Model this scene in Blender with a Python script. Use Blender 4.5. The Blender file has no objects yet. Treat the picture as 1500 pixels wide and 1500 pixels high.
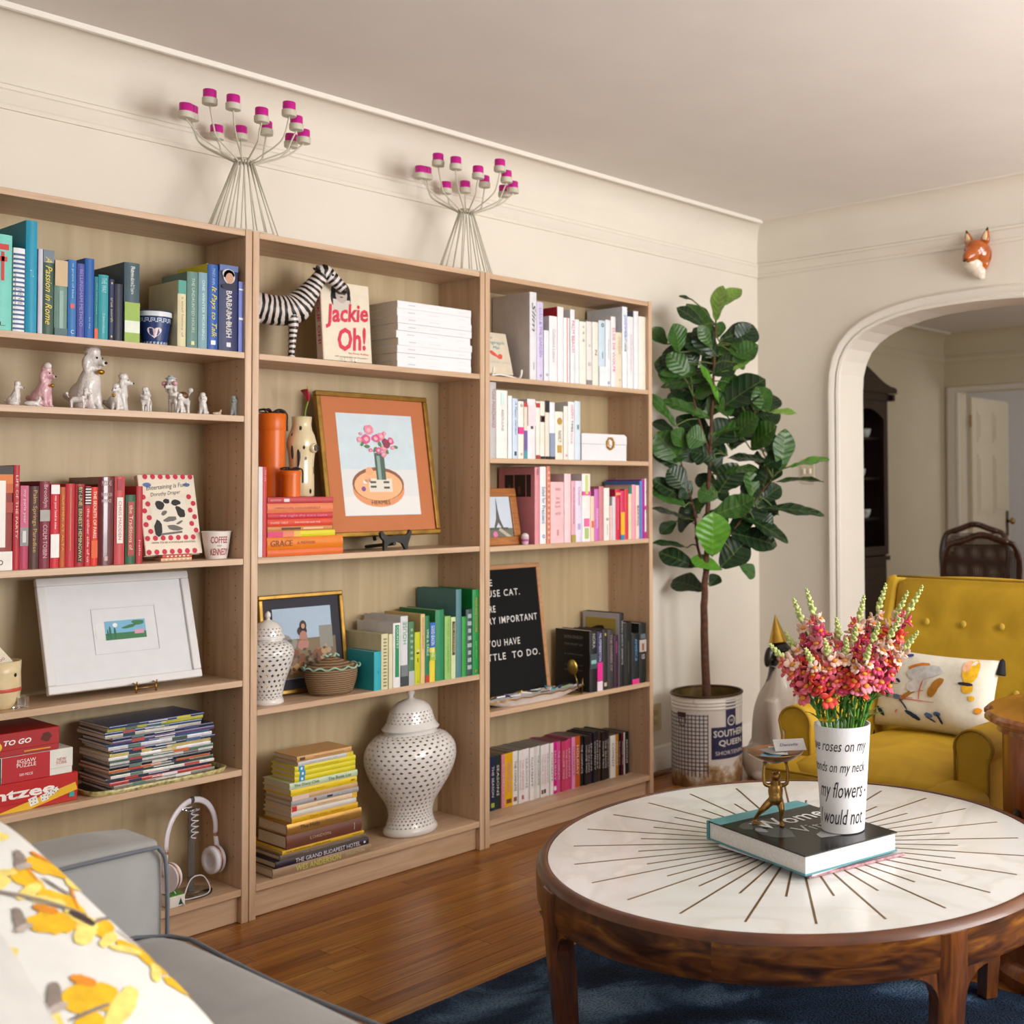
import bpy, bmesh, math, random
from mathutils import Vector, Matrix, Euler, noise
random.seed(11)
SC = bpy.context.scene
COL = SC.collection
R = math.radians
PI = math.pi

# ---------------------------------------------------------------- camera, world, window light, exposure
FPX, PPX, PPY = 1724.04, 1117.2, 667.33          # focal length and principal point for a 1500 x 1500 frame
YAW, PITCH, ROLL = R(52.3505), R(1.6651), R(-0.3635)
CAM = Vector((-1.7756, -3.2214, 1.2154))
VFW = Vector((math.sin(YAW) * math.cos(PITCH), math.cos(YAW) * math.cos(PITCH), math.sin(PITCH)))
VR0 = Vector((math.cos(YAW), -math.sin(YAW), 0))
VU0 = VR0.cross(VFW)
VRT = VR0 * math.cos(ROLL) + VU0 * math.sin(ROLL)
VUP = VU0 * math.cos(ROLL) - VR0 * math.sin(ROLL)
cam = bpy.data.cameras.new('camera')
camo = bpy.data.objects.new('camera', cam)
COL.objects.link(camo)
camo.matrix_world = Matrix(((VRT.x, VUP.x, -VFW.x, CAM.x), (VRT.y, VUP.y, -VFW.y, CAM.y), (VRT.z, VUP.z, -VFW.z, CAM.z), (0, 0, 0, 1)))
cam.sensor_width = 36
cam.lens = FPX / 1500 * 36
cam.shift_x = (750 - PPX) / 1500
cam.shift_y = (PPY - 750) / 1500
cam.clip_start = .05
cam.dof.use_dof = True
cam.dof.focus_distance = 2.75
cam.dof.aperture_fstop = 4.8
SC.camera = camo

world = bpy.data.worlds.new('world'); SC.world = world
world.use_nodes = True
_bg = world.node_tree.nodes['Background']
_bg.inputs[0].default_value = (.93, .97, 1, 1)
_bg.inputs[1].default_value = 1.2


def area(name, loc, rot, sx, sy, power, color=(1, 1, 1)):
    l = bpy.data.lights.new(name, 'AREA'); l.shape = 'RECTANGLE'; l.size = sx; l.size_y = sy
    l.energy = power; l.color = color
    o = bpy.data.objects.new(name, l); COL.objects.link(o); o.location = loc; o.rotation_euler = rot
    return o


# daylight by the window behind the camera, the dining room's window and the hall, plus two added fills
area('window_daylight', (1.2, -4.46, 1.58), (R(90), 0, 0), 2.3, 1.6, 135, (1, .995, .99))
area('window_ground_bounce', (1.2, -4.47, 1.5), (R(128), 0, 0), 2.3, 1.3, 75, (1, .99, .985))  # added lamp angled up, stands in for ground bounce to brighten the ceiling
area('side_window_daylight', (-3.06, -3.2, 1.5), (R(90), 0, R(-90)), 1.5, 1.4, 14, (1, .99, .98))  # added weak fill lamp, set in an unseen left-hand window
area('dining_window_daylight', (5.0, -1.9, 1.5), (R(90), 0, 0), 1.5, 1.3, 22, (1, .98, .95))
area('hall_daylight', (8.1, -.8, 1.6), (R(90), 0, 0), .9, 1.2, 16, (1, .99, 1))
vs = SC.view_settings
vs.view_transform = 'Standard'; vs.look = 'None'; vs.gamma = 1; vs.use_curve_mapping = False
vs.exposure = -0.32


def at(u, v, Y):
    """the point of the upright plane at depth Y that the photograph shows at (u, v)"""
    d = VFW + VRT * ((u - PPX) / FPX) - VUP * ((v - PPY) / FPX)
    return CAM + d * ((Y - CAM.y) / d.y)


def at_depth(u, v, d):
    return CAM + (VFW + VRT * ((u - PPX) / FPX) - VUP * ((v - PPY) / FPX)) * d


# ---------------------------------------------------------------- materials
def lin(h):
    h = h.lstrip('#')
    o = []
    for i in (0, 2, 4):
        c = int(h[i:i + 2], 16) / 255
        o.append(c / 12.92 if c <= .04045 else ((c + .055) / 1.055) ** 2.4)
    return (*o, 1)


_mats = {}


def new_mat(name):
    m = bpy.data.materials.new(name); m.use_nodes = True
    nt = m.node_tree
    return m, nt, nt.nodes['Principled BSDF']


def N(nt, kind, **kw):
    n = nt.nodes.new(kind)
    for k, v in kw.items():
        if k in n.inputs.keys(): n.inputs[k].default_value = v
        else: setattr(n, k, v)
    return n


def ramp(nt, stops, interp='LINEAR'):
    n = nt.nodes.new('ShaderNodeValToRGB'); cr = n.color_ramp; cr.interpolation = interp
    while len(cr.elements) < len(stops): cr.elements.new(.5)
    for e, (p, c) in zip(cr.elements, stops): e.position = p; e.color = lin(c) if isinstance(c, str) else c
    return n


def M(hexc, rough=.5, metal=0., var=.05, scale=30., bump=0., bscale=200., coat=0., spec=.5, sheen=0., trans=0., ior=1.45, sss=0.):
    """a plain coloured surface with a little mottling and relief"""
    key = (hexc, rough, metal, var, scale, bump, bscale, coat, spec, sheen, trans, ior, sss)
    if key in _mats: return _mats[key]
    m, nt, p = new_mat('surface_' + hexc.lstrip('#'))
    c = lin(hexc)
    p.inputs['Roughness'].default_value = rough
    p.inputs['Metallic'].default_value = metal
    p.inputs['Coat Weight'].default_value = coat
    p.inputs['Specular IOR Level'].default_value = spec
    p.inputs['Sheen Weight'].default_value = sheen
    p.inputs['Transmission Weight'].default_value = trans
    p.inputs['IOR'].default_value = ior
    p.inputs['Base Color'].default_value = c
    if var > 0 or bump > 0:
        tc = N(nt, 'ShaderNodeTexCoord')
    if var > 0:
        nz = N(nt, 'ShaderNodeTexNoise', Scale=scale, Detail=3.)
        nt.links.new(tc.outputs['Object'], nz.inputs['Vector'])
        lo = tuple(max(0, x * (1 - var)) for x in c[:3]) + (1,); hi = tuple(min(1, x * (1 + var)) for x in c[:3]) + (1,)
        rp = ramp(nt, [(.3, lo), (.7, hi)])
        nt.links.new(nz.outputs['Fac'], rp.inputs['Fac']); nt.links.new(rp.outputs['Color'], p.inputs['Base Color'])
    if bump > 0:
        nb = N(nt, 'ShaderNodeTexNoise', Scale=bscale, Detail=4.)
        nt.links.new(tc.outputs['Object'], nb.inputs['Vector'])
        b = N(nt, 'ShaderNodeBump', Strength=bump, Distance=.002)
        nt.links.new(nb.outputs['Fac'], b.inputs['Height']); nt.links.new(b.outputs['Normal'], p.inputs['Normal'])
    _mats[key] = m
    return m


def wood(name, stops, axis=0, scale=1., rough=.4, dist=2., stretch=14., rings=3., coat=0., bump=.05):
    """wood with its grain along one axis of the object"""
    m, nt, p = new_mat(name)
    tc = N(nt, 'ShaderNodeTexCoord'); mp = N(nt, 'ShaderNodeMapping')
    oi = N(nt, 'ShaderNodeObjectInfo')
    ad = N(nt, 'ShaderNodeVectorMath', operation='ADD')
    sc = N(nt, 'ShaderNodeVectorMath', operation='SCALE'); sc.inputs['Scale'].default_value = 7.
    cb = N(nt, 'ShaderNodeCombineXYZ')
    for i in range(3): nt.links.new(oi.outputs['Random'], cb.inputs[i])
    nt.links.new(cb.outputs[0], sc.inputs[0])
    nt.links.new(tc.outputs['Object'], ad.inputs[0]); nt.links.new(sc.outputs[0], ad.inputs[1])
    s = [stretch * scale] * 3; s[axis] = scale
    mp.inputs['Scale'].default_value = s
    nt.links.new(ad.outputs[0], mp.inputs['Vector'])
    nz = N(nt, 'ShaderNodeTexNoise', Scale=rings, Detail=6., Distortion=dist)
    nt.links.new(mp.outputs[0], nz.inputs['Vector'])
    rp = ramp(nt, stops); nt.links.new(nz.outputs['Fac'], rp.inputs['Fac'])
    nt.links.new(rp.outputs['Color'], p.inputs['Base Color'])
    p.inputs['Roughness'].default_value = rough; p.inputs['Coat Weight'].default_value = coat
    b = N(nt, 'ShaderNodeBump', Strength=bump, Distance=.001)
    nt.links.new(nz.outputs['Fac'], b.inputs['Height']); nt.links.new(b.outputs['Normal'], p.inputs['Normal'])
    return m


WHITE = M('#ece9e4', .45)
PAGE = M('#d9cfbd', .9, var=.12, scale=(300.))
BLACK = M('#141312', .5)
BRASS = M('#b08a45', .3, metal=1.)
GOLD = M('#b98a35', .35, metal=.9, bump=.1)
INK = M('#17161a', .6, var=0)


# ---------------------------------------------------------------- mesh helpers
class MB:
    """collects shapes; build() links them as ONE mesh object"""

    def __init__(s):
        s.v = []; s.f = []; s.mi = []; s.cur = 0; s.att = []; s.s = 0.

    def add(s, vs, fs, att=None):
        o = len(s.v)
        s.v += [Vector(v) for v in vs]; s.f += [tuple(i + o for i in f) for f in fs]; s.mi += [s.cur] * len(fs)
        s.att += att if att is not None else [s.s] * len(vs)
        return s

    def box(s, x0, x1, y0, y1, z0, z1):
        return s.add([(x0, y0, z0), (x1, y0, z0), (x1, y1, z0), (x0, y1, z0), (x0, y0, z1), (x1, y0, z1), (x1, y1, z1), (x0, y1, z1)],
                     [(3, 2, 1, 0), (4, 5, 6, 7), (0, 1, 5, 4), (1, 2, 6, 5), (2, 3, 7, 6), (3, 0, 4, 7)])

    def rbox(s, x0, x1, y0, y1, z0, z1, b=.004, seg=2, puff=0.):
        bm = bmesh.new(); bmesh.ops.create_cube(bm, size=1)
        for v in bm.verts:
            v.co = Vector((x0 if v.co.x < 0 else x1, y0 if v.co.y < 0 else y1, z0 if v.co.z < 0 else z1))
        bmesh.ops.bevel(bm, geom=list(bm.edges), offset=b, segments=seg, affect='EDGES', profile=.5)
        return s.bm(bm)

    def bm(s, bm, mtx=None):
        bm.verts.index_update()
        s.add([(mtx @ v.co if mtx else v.co.copy()) for v in bm.verts], [[v.index for v in f.verts] for f in bm.faces])
        bm.free(); return s

    def prism(s, poly, h0, h1, axis='z'):
        """poly in the two other axes, extruded from h0 to h1"""
        n = len(poly)
        def P(a, b, h):
            return {'z': (a, b, h), 'y': (a, h, b), 'x': (h, a, b)}[axis]
        vs = [P(a, b, h0) for a, b in poly] + [P(a, b, h1) for a, b in poly]
        fs = [tuple(reversed(range(n))), tuple(range(n, 2 * n))] + [(i, (i + 1) % n, (i + 1) % n + n, i + n) for i in range(n)]
        return s.add(vs, fs)

    def lathe(s, prof, n=24, c=(0, 0, 0), a0=0., sx=1., sy=1., cap=True):
        vs = []; fs = []
        for r, z in prof:
            for k in range(n):
                a = a0 + 2 * PI * k / n
                vs.append((c[0] + r * math.cos(a) * sx, c[1] + r * math.sin(a) * sy, c[2] + z))
        m = len(prof)
        for i in range(m - 1):
            for k in range(n):
                fs.append((i * n + k, i * n + (k + 1) % n, (i + 1) * n + (k + 1) % n, (i + 1) * n + k))
        if cap:
            fs.append(tuple(reversed(range(n)))); fs.append(tuple(range((m - 1) * n, m * n)))
        return s.add(vs, fs)

    def tube(s, pts, rad, n=8, cap=True, closed=False, flat=1., att=None):
        pts = [Vector(p) for p in pts]; m = len(pts)
        if not isinstance(rad, (list, tuple)): rad = [rad] * m
        vs = []; fs = []; al = []
        t0 = (pts[1] - pts[0]).normalized()
        up = Vector((0, 0, 1)) if abs(t0.z) < .9 else Vector((1, 0, 0))
        nrm = (up - t0 * up.dot(t0)).normalized()
        L = 0.
        for i, p in enumerate(pts):
            a = pts[i - 1] if i > 0 else (pts[-1] if closed else p)
            b = pts[i + 1] if i < m - 1 else (pts[0] if closed else p)
            t = (b - a).normalized()
            nrm = (nrm - t * nrm.dot(t)).normalized(); bi = t.cross(nrm)
            if i: L += (p - pts[i - 1]).length
            for k in range(n):
                an = 2 * PI * k / n
                vs.append(p + nrm * (math.cos(an) * rad[i]) + bi * (math.sin(an) * rad[i] * flat)); al.append(L + s.s)
        mm = m if closed else m - 1
        for i in range(mm):
            j = (i + 1) % m
            for k in range(n):
                fs.append((i * n + k, i * n + (k + 1) % n, j * n + (k + 1) % n, j * n + k))
        if cap and not closed:
            fs.append(tuple(reversed(range(n)))); fs.append(tuple(range((m - 1) * n, m * n)))
        return s.add(vs, fs, al)

    def ball(s, c, r, n=12, m=8, rot=None):
        if not isinstance(r, (list, tuple)): r = (r, r, r)
        c = Vector(c); q = rot.to_matrix() if rot else Matrix.Identity(3)
        vs = [c + q @ Vector((0, 0, -r[2]))]; fs = []
        for i in range(1, m):
            th = -PI / 2 + PI * i / m
            for k in range(n):
                a = 2 * PI * k / n
                vs.append(c + q @ Vector((r[0] * math.cos(th) * math.cos(a), r[1] * math.cos(th) * math.sin(a), r[2] * math.sin(th))))
        vs.append(c + q @ Vector((0, 0, r[2])))
        for k in range(n): fs.append((0, 1 + (k + 1) % n, 1 + k))
        for i in range(m - 2):
            for k in range(n):
                fs.append((1 + i * n + k, 1 + i * n + (k + 1) % n, 1 + (i + 1) * n + (k + 1) % n, 1 + (i + 1) * n + k))
        e = len(vs) - 1; b = 1 + (m - 2) * n
        for k in range(n): fs.append((b + k, b + (k + 1) % n, e))
        return s.add(vs, fs)

    def xf(s, mtx):
        s.v = [mtx @ v for v in s.v]; return s

    def build(s, name, mats, parent=None, loc=None, rot=None, smooth=False, attr=False, kind=None):
        me = bpy.data.meshes.new(name)
        me.from_pydata([tuple(v) for v in s.v], [], s.f)
        if not isinstance(mats, (list, tuple)): mats = [mats]
        for m in mats: me.materials.append(m)
        if len(mats) > 1:
            for p, i in zip(me.polygons, s.mi): p.material_index = i
        if smooth is True:
            for p in me.polygons: p.use_smooth = True
        elif smooth:
            for p in me.polygons: p.use_smooth = True
            me.set_sharp_from_angle(angle=R(smooth))
        if attr:
            a = me.attributes.new('along', 'FLOAT', 'POINT')
            a.data.foreach_set('value', s.att)
        me.update()
        return obj(name, me, parent, loc, rot, kind)


def obj(name, data, parent=None, loc=None, rot=None, kind=None):
    o = bpy.data.objects.new(name, data); COL.objects.link(o)
    if parent: o.parent = parent
    if loc is not None: o.location = loc
    if rot is not None: o.rotation_euler = rot
    if kind: o['kind'] = kind
    return o


def tag(o, label, cat, group=None):
    o['label'] = label; o['category'] = cat
    if group: o['group'] = group
    return o


def thing(name, label, cat, loc=(0, 0, 0), rot=(0, 0, 0), group=None):
    o = bpy.data.objects.new(name, None); COL.objects.link(o)
    o.empty_display_size = .05
    o.location = loc; o.rotation_euler = rot
    return tag(o, label, cat, group)


def struct(o):
    o['kind'] = 'structure'; return o


def copy_tree(o, parent=None):
    c = o.copy(); COL.objects.link(c); c.parent = parent
    for ch in list(o.children): copy_tree(ch, c)
    return c


def remesh(o, voxel=.004, smooth=4):
    m = o.modifiers.new('merge', 'REMESH'); m.mode = 'VOXEL'; m.voxel_size = voxel; m.use_smooth_shade = True
    k = o.modifiers.new('soften', 'SMOOTH'); k.iterations = smooth; k.factor = .5
    return o


_texts = []


def text(body, w, h, mtx, mat, parent=None, name='lettering', shear=0., bold=0., wrap=None, thick=.0004, lines=1., space=1.):
    """flat lettering fitted into a w x h box centred on mtx (local x = reading direction, y = up)"""
    cu = bpy.data.curves.new('t', 'FONT'); cu.body = body; cu.resolution_u = 2; cu.shear = shear; cu.offset = bold
    cu.align_x = 'CENTER'; cu.space_line = lines; cu.space_character = space
    o = bpy.data.objects.new('t', cu); COL.objects.link(o)
    _texts.append((o, w, h, mtx, mat, parent, name, wrap, thick))


def flush_texts():
    dg = bpy.context.evaluated_depsgraph_get(); dg.update()
    res = []
    for t in _texts: res.append(bpy.data.meshes.new_from_object(t[0].evaluated_get(dg)))
    for (o, w, h, mtx, mat, parent, name, wrap, thick), me in zip(_texts, res):
        cu = o.data; bpy.data.objects.remove(o); bpy.data.curves.remove(cu)
        if not me.vertices: continue
        xs = [v.co.x for v in me.vertices]; ys = [v.co.y for v in me.vertices]
        cx, cy = (min(xs) + max(xs)) / 2, (min(ys) + max(ys)) / 2
        kx, ky = w / max(1e-6, max(xs) - min(xs)), h / max(1e-6, max(ys) - min(ys))
        bm = bmesh.new(); bm.from_mesh(me)
        for v in bm.verts:
            p = Vector(((v.co.x - cx) * kx, (v.co.y - cy) * ky, thick))
            v.co = wrap(p) if wrap else mtx @ p
        bm.to_mesh(me); bm.free()
        me.materials.clear(); me.materials.append(mat); me.name = name
        obj(name, me, parent)


def frame3(o, ex, ey):
    """matrix with origin o, x axis ex, y axis ey"""
    ex = Vector(ex).normalized(); ey = Vector(ey); ey = (ey - ex * ey.dot(ex)).normalized(); ez = ex.cross(ey)
    o = Vector(o)
    return Matrix(((ex.x, ey.x, ez.x, o.x), (ex.y, ey.y, ez.y, o.y), (ex.z, ey.z, ez.z, o.z), (0, 0, 0, 1)))


def blot(parent, mtx, shapes, hexc, name='print', lift=.0004, rough=.6):
    """flat printed shapes of one colour: (cx, cy, rx, ry, turn, kind) in the plane of mtx"""
    objs = []; one = len(shapes) > 6
    mb = MB()
    for sh in shapes:
        if not one: mb = MB()
        cx, cy, rx, ry = sh[:4]; an = sh[4] if len(sh) > 4 else 0; kd = sh[5] if len(sh) > 5 else 'o'
        if kd == 'o': pts = [(math.cos(2 * PI * k / 24), math.sin(2 * PI * k / 24)) for k in range(24)]
        elif kd == 'b': pts = [(math.cos(2 * PI * k / 11) * random.uniform(.72, 1.1), math.sin(2 * PI * k / 11) * random.uniform(.72, 1.1)) for k in range(11)]
        elif kd == 't': pts = [(-1, -1), (1, -1), (0, 1)]
        else: pts = [(-1, -1), (1, -1), (1, 1), (-1, 1)]
        ca, sa = math.cos(an), math.sin(an)
        P = [mtx @ Vector((cx + x * rx * ca - y * ry * sa, cy + x * rx * sa + y * ry * ca, lift)) for x, y in pts]
        mb.add(P, [tuple(range(len(P)))])
        if not one: mb.build(name, M(hexc, rough, var=0), parent)
    if one: mb.build(name, M(hexc, rough, var=0), parent, kind='stuff')
# ---------------------------------------------------------------- the room
YW, XW, ZC = .248, 2.688, 2.48            # back wall, arch wall, ceiling
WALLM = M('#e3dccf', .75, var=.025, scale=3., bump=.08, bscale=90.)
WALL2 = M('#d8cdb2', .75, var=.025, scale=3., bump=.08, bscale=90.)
CEILM = M('#e9e4df', .85, var=.02, scale=4., bump=.12, bscale=60.)
TRIMM = M('#e9e3d8', .45, var=.02, scale=5.)


def sbox(name, mat, *b, parent=None):
    o = MB().box(*b).build(name, mat, parent)
    return o if parent else struct(o)


def strip_x(name, prof, x0, x1, mat, sm=35):
    """a moulding whose (y, z) profile runs along x"""
    return struct(MB().prism(prof, x0, x1, 'x').build(name, mat, smooth=sm))


def strip_y(name, prof, y0, y1, mat, sm=35):
    return struct(MB().prism([(a, b) for a, b in prof], y0, y1, 'y').build(name, mat, smooth=sm))


# floor: a slab that carries narrow oak strips laid along the bookcases
def floor_mat():
    m, nt, p = new_mat('oak_strip')
    tc = N(nt, 'ShaderNodeTexCoord'); oi = N(nt, 'ShaderNodeObjectInfo')
    cb = N(nt, 'ShaderNodeCombineXYZ'); sc = N(nt, 'ShaderNodeVectorMath', operation='SCALE'); sc.inputs['Scale'].default_value = 9.
    for i in range(3): nt.links.new(oi.outputs['Random'], cb.inputs[i])
    nt.links.new(cb.outputs[0], sc.inputs[0])
    ad = N(nt, 'ShaderNodeVectorMath', operation='ADD'); nt.links.new(tc.outputs['Object'], ad.inputs[0]); nt.links.new(sc.outputs[0], ad.inputs[1])
    mp = N(nt, 'ShaderNodeMapping'); mp.inputs['Scale'].default_value = (1.2, 26, 26); nt.links.new(ad.outputs[0], mp.inputs['Vector'])
    nz = N(nt, 'ShaderNodeTexNoise', Scale=2.2, Detail=7., Distortion=1.6); nt.links.new(mp.outputs[0], nz.inputs['Vector'])
    rp = ramp(nt, [(.28, '#74471a'), (.46, '#9c6828'), (.6, '#b07c34'), (.78, '#c49448')]); nt.links.new(nz.outputs['Fac'], rp.inputs['Fac'])
    tone = ramp(nt, [(0, '#b98a64'), (.5, '#e6c79c'), (1, '#ffffff')]); nt.links.new(oi.outputs['Random'], tone.inputs['Fac'])
    mx = N(nt, 'ShaderNodeMix', data_type='RGBA', blend_type='MULTIPLY'); mx.inputs['Factor'].default_value = .75
    nt.links.new(rp.outputs['Color'], mx.inputs['A']); nt.links.new(tone.outputs['Color'], mx.inputs['B'])
    nt.links.new(mx.outputs['Result'], p.inputs['Base Color'])
    p.inputs['Roughness'].default_value = .3
    b = N(nt, 'ShaderNodeBump', Strength=.06, Distance=.001); nt.links.new(nz.outputs['Fac'], b.inputs['Height']); nt.links.new(b.outputs['Normal'], p.inputs['Normal'])
    return m


OAK = floor_mat()
floor = struct(MB().box(-3.2, 9.2, -5.2, 2.6, -.06, -.005).build('floor', wood('floor_base', [(.3, '#5a3516'), (.7, '#7d5122')], 0)))
PWID = .057
row = 0
y = YW - .02
while y > -1.25:
    x = -1.25 - random.uniform(0, .9)
    while x < XW:
        L = random.uniform(.55, 1.5); x1 = min(x + L, XW)
        if x1 > -1.2:
            xa = max(x, -1.2)
            mb = MB(); g = .0006
            hx = (x1 - xa) / 2 - g
            mb.box(-hx, hx, -PWID / 2 + g, PWID / 2 - g, -.006, 0)
            mb.build('plank', OAK, floor, ((xa + x1) / 2, y - PWID / 2, 0))
        x = x1
    y -= PWID; row += 1
rest = MB()
yy = y
while yy > -5.0:
    rest.box(-3.1, XW, yy - PWID + .0006, yy - .0006, -.006, -.0005); yy -= PWID
for k in range(60):
    rest.box(2.69, 6.85, 1.5 - (k + 1) * PWID + .0006, 1.5 - k * PWID - .0006, -.006, -.0005)
rest.build('far_planks', OAK, floor, kind='stuff')

struct(MB().box(-3.2, XW + .19, YW, YW + .12, -.05, 2.75).build('wall_back', WALLM))
sbox('wall_left', WALLM, -3.12, -3.02, -5.1, -3.98, -.05, 2.75)
sbox('wall_left', WALLM, -3.12, -3.02, -2.42, YW, -.05, 2.75)
sbox('wall_left', WALLM, -3.12, -3.02, -3.98, -2.42, -.05, .78)
sbox('wall_left', WALLM, -3.12, -3.02, -3.98, -2.42, 2.22, 2.75)
sbox('wall_front', WALLM, -3.12, .05, -4.45, -4.35, -.05, 2.75)
sbox('wall_front', WALLM, 2.35, XW + .19, -4.45, -4.35, -.05, 2.75)
sbox('wall_front', WALLM, .05, 2.35, -4.45, -4.35, -.05, .78)
sbox('wall_front', WALLM, .05, 2.35, -4.45, -4.35, 2.38, 2.75)
# window frames behind the camera
for n, (fx, x0, x1, z0, z1) in enumerate([('y', .05, 2.35, .78, 2.38), ('x', -3.98, -2.42, .78, 2.22)]):
    fr = MB(); gl = MB()
    def bar(a, b, c, d):
        if fx == 'y': fr.box(a, b, -4.42, -4.38, c, d)
        else: fr.box(-3.09, -3.05, a, b, c, d)
    for a, b in ((x0, x0 + .05), (x1 - .05, x1), ((x0 + x1) / 2 - .02, (x0 + x1) / 2 + .02)): bar(a, b, z0, z1)
    for a, b in ((z0, z0 + .05), (z1 - .05, z1)): bar(x0, x1, a, b)
    struct(fr.build('window_%d' % (n + 1), TRIMM))

# arch wall
AR = [(-.225, 0), (-.225, 1.66), (-.23, 1.74), (-.247, 1.80), (-.277, 1.853), (-.32, 1.893), (-.375, 1.925), (-.45, 1.953), (-.55, 1.976), (-.66, 1.992), (-.80, 2.0), (-.94, 2.003)]
AR = AR + [(-1.88 - a, b) for a, b in reversed(AR[:-1])]
poly = [(YW, -.05)] + [(AR[0][0], -.05)] + AR[1:-1] + [(AR[-1][0], -.05), (-5.0, -.05), (-5.0, 2.75), (YW, 2.75)]
struct(MB().prism(poly, XW, XW + .194, 'x').build('wall_right', WALLM))


def casing(name, path, prof, xface, sgn):
    """door casing: profile (outward offset, standing proud) carried along a (y, z) path"""
    mb = MB(); n = len(path); vs = []; fs = []
    for i, p in enumerate(path):
        a = Vector(path[max(0, i - 1)]); b = Vector(path[min(n - 1, i + 1)]); t = (b - a).normalized()
        nr = Vector((-t.y, t.x)) * sgn
        for off, pr in prof: vs.append((xface - pr, p[0] + nr.x * off, p[1] + nr.y * off))
    m = len(prof)
    for i in range(n - 1):
        for k in range(m - 1): fs.append((i * m + k, i * m + k + 1, (i + 1) * m + k + 1, (i + 1) * m + k))
    mb.add(vs, fs)
    return struct(mb.build(name, TRIMM, smooth=40))


casing('trim_1', AR, [(-.001, 0), (-.001, .012), (.010, .018), (.018, .009), (.026, .020), (.046, .026), (.056, .016), (.06, 0)], XW, -1)
# ceiling, coves, beads and picture rails
sbox('ceiling', CEILM, -3.12, XW + .19, -5.1, YW + .1, ZC, ZC + .1)
cv = [(.11 - .11 * math.sin(t * PI / 16), -.11 + .11 * (1 - math.cos(t * PI / 16))) for t in range(9)]   # quarter cove: (distance from wall, below ceiling)
cove = [(0, .02)] + [(0, -.11)] + [(.11 * (1 - math.cos(k * PI / 16)), -.11 + .11 * math.sin(k * PI / 16)) for k in range(1, 9)] + [(.11, .02)]
strip_x('trim_2', [(YW - a, ZC + b) for a, b in cove], -3.05, XW, WALLM, 30)
strip_y('trim_3', [(XW - a, ZC + b) for a, b in cove], -5.0, YW, WALLM, 30)
bead = [(.10, -.004), (.102, -.012), (.109, -.016), (.117, -.014), (.121, -.006), (.121, .004), (.10, .004)]
strip_x('trim_4', [(YW - a, ZC + b) for a, b in bead], -3.05, XW - .11, TRIMM)
strip_y('trim_5', [(XW - a, ZC + b * .35) for a, b in bead], -5.0, YW - .11, WALLM)
rail = [(0, 2.235), (.008, 2.235), (.010, 2.246), (.006, 2.252), (.012, 2.262), (.014, 2.284), (.008, 2.290), (.010, 2.300), (.004, 2.304), (0, 2.304)]
strip_x('trim_6', [(YW - a, b) for a, b in rail], -3.05, XW, WALLM)
strip_y('trim_7', [(XW - a, b) for a, b in rail], -5.0, YW, WALLM)
bb = [(0, 0), (.02, 0), (.02, .088), (.014, .098), (.012, .112), (.004, .12), (0, .12)]
SHOE = wood('shoe_wood', [(.3, '#5b3417'), (.7, '#8a5526')], 0)
strip_x('baseboard_back', [(YW - a, b) for a, b in bb], -3.05, XW, TRIMM)
strip_x('trim_8', [(YW - .02 - a, b) for a, b in ((0, 0), (.016, 0), (.015, .008), (.009, .016), (0, .019))], -3.05, XW, SHOE)
strip_y('baseboard_right', [(XW - a, b) for a, b in bb], -.164, YW, TRIMM)
strip_y('trim_9', [(XW - .02 - a, b) for a, b in ((0, 0), (.016, 0), (.015, .008), (.009, .016), (0, .019))], -.164, YW, SHOE)

# dining room beyond the arch and the hall behind its door
DX, DY = 6.8, 1.5
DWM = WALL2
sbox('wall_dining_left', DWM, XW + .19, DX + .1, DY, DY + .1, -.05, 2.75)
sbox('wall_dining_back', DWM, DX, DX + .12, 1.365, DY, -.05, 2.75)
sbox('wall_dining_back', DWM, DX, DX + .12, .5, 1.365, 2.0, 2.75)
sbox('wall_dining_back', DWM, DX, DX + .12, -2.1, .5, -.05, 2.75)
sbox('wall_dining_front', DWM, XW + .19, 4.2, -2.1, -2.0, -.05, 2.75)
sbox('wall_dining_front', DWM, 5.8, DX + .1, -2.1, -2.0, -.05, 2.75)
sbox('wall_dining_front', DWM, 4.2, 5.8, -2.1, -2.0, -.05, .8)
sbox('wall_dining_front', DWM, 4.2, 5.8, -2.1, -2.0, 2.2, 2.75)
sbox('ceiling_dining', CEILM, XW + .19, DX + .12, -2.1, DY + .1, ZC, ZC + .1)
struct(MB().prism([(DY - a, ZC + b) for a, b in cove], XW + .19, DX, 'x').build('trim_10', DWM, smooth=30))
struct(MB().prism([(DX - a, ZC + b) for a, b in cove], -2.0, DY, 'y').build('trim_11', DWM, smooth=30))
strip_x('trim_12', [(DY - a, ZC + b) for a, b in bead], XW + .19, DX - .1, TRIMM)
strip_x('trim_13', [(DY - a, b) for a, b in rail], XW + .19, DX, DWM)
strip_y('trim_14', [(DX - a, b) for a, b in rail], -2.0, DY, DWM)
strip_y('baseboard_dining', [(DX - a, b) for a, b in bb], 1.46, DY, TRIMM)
casing('trim_15', [(1.365, 0), (1.365, 2.0), (.5, 2.0), (.5, 0)], [(0, 0), (0, .014), (.02, .02), (.03, .012), (.08, .022), (.1, .026), (.12, .014), (.13, 0)], DX, -1)
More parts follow.
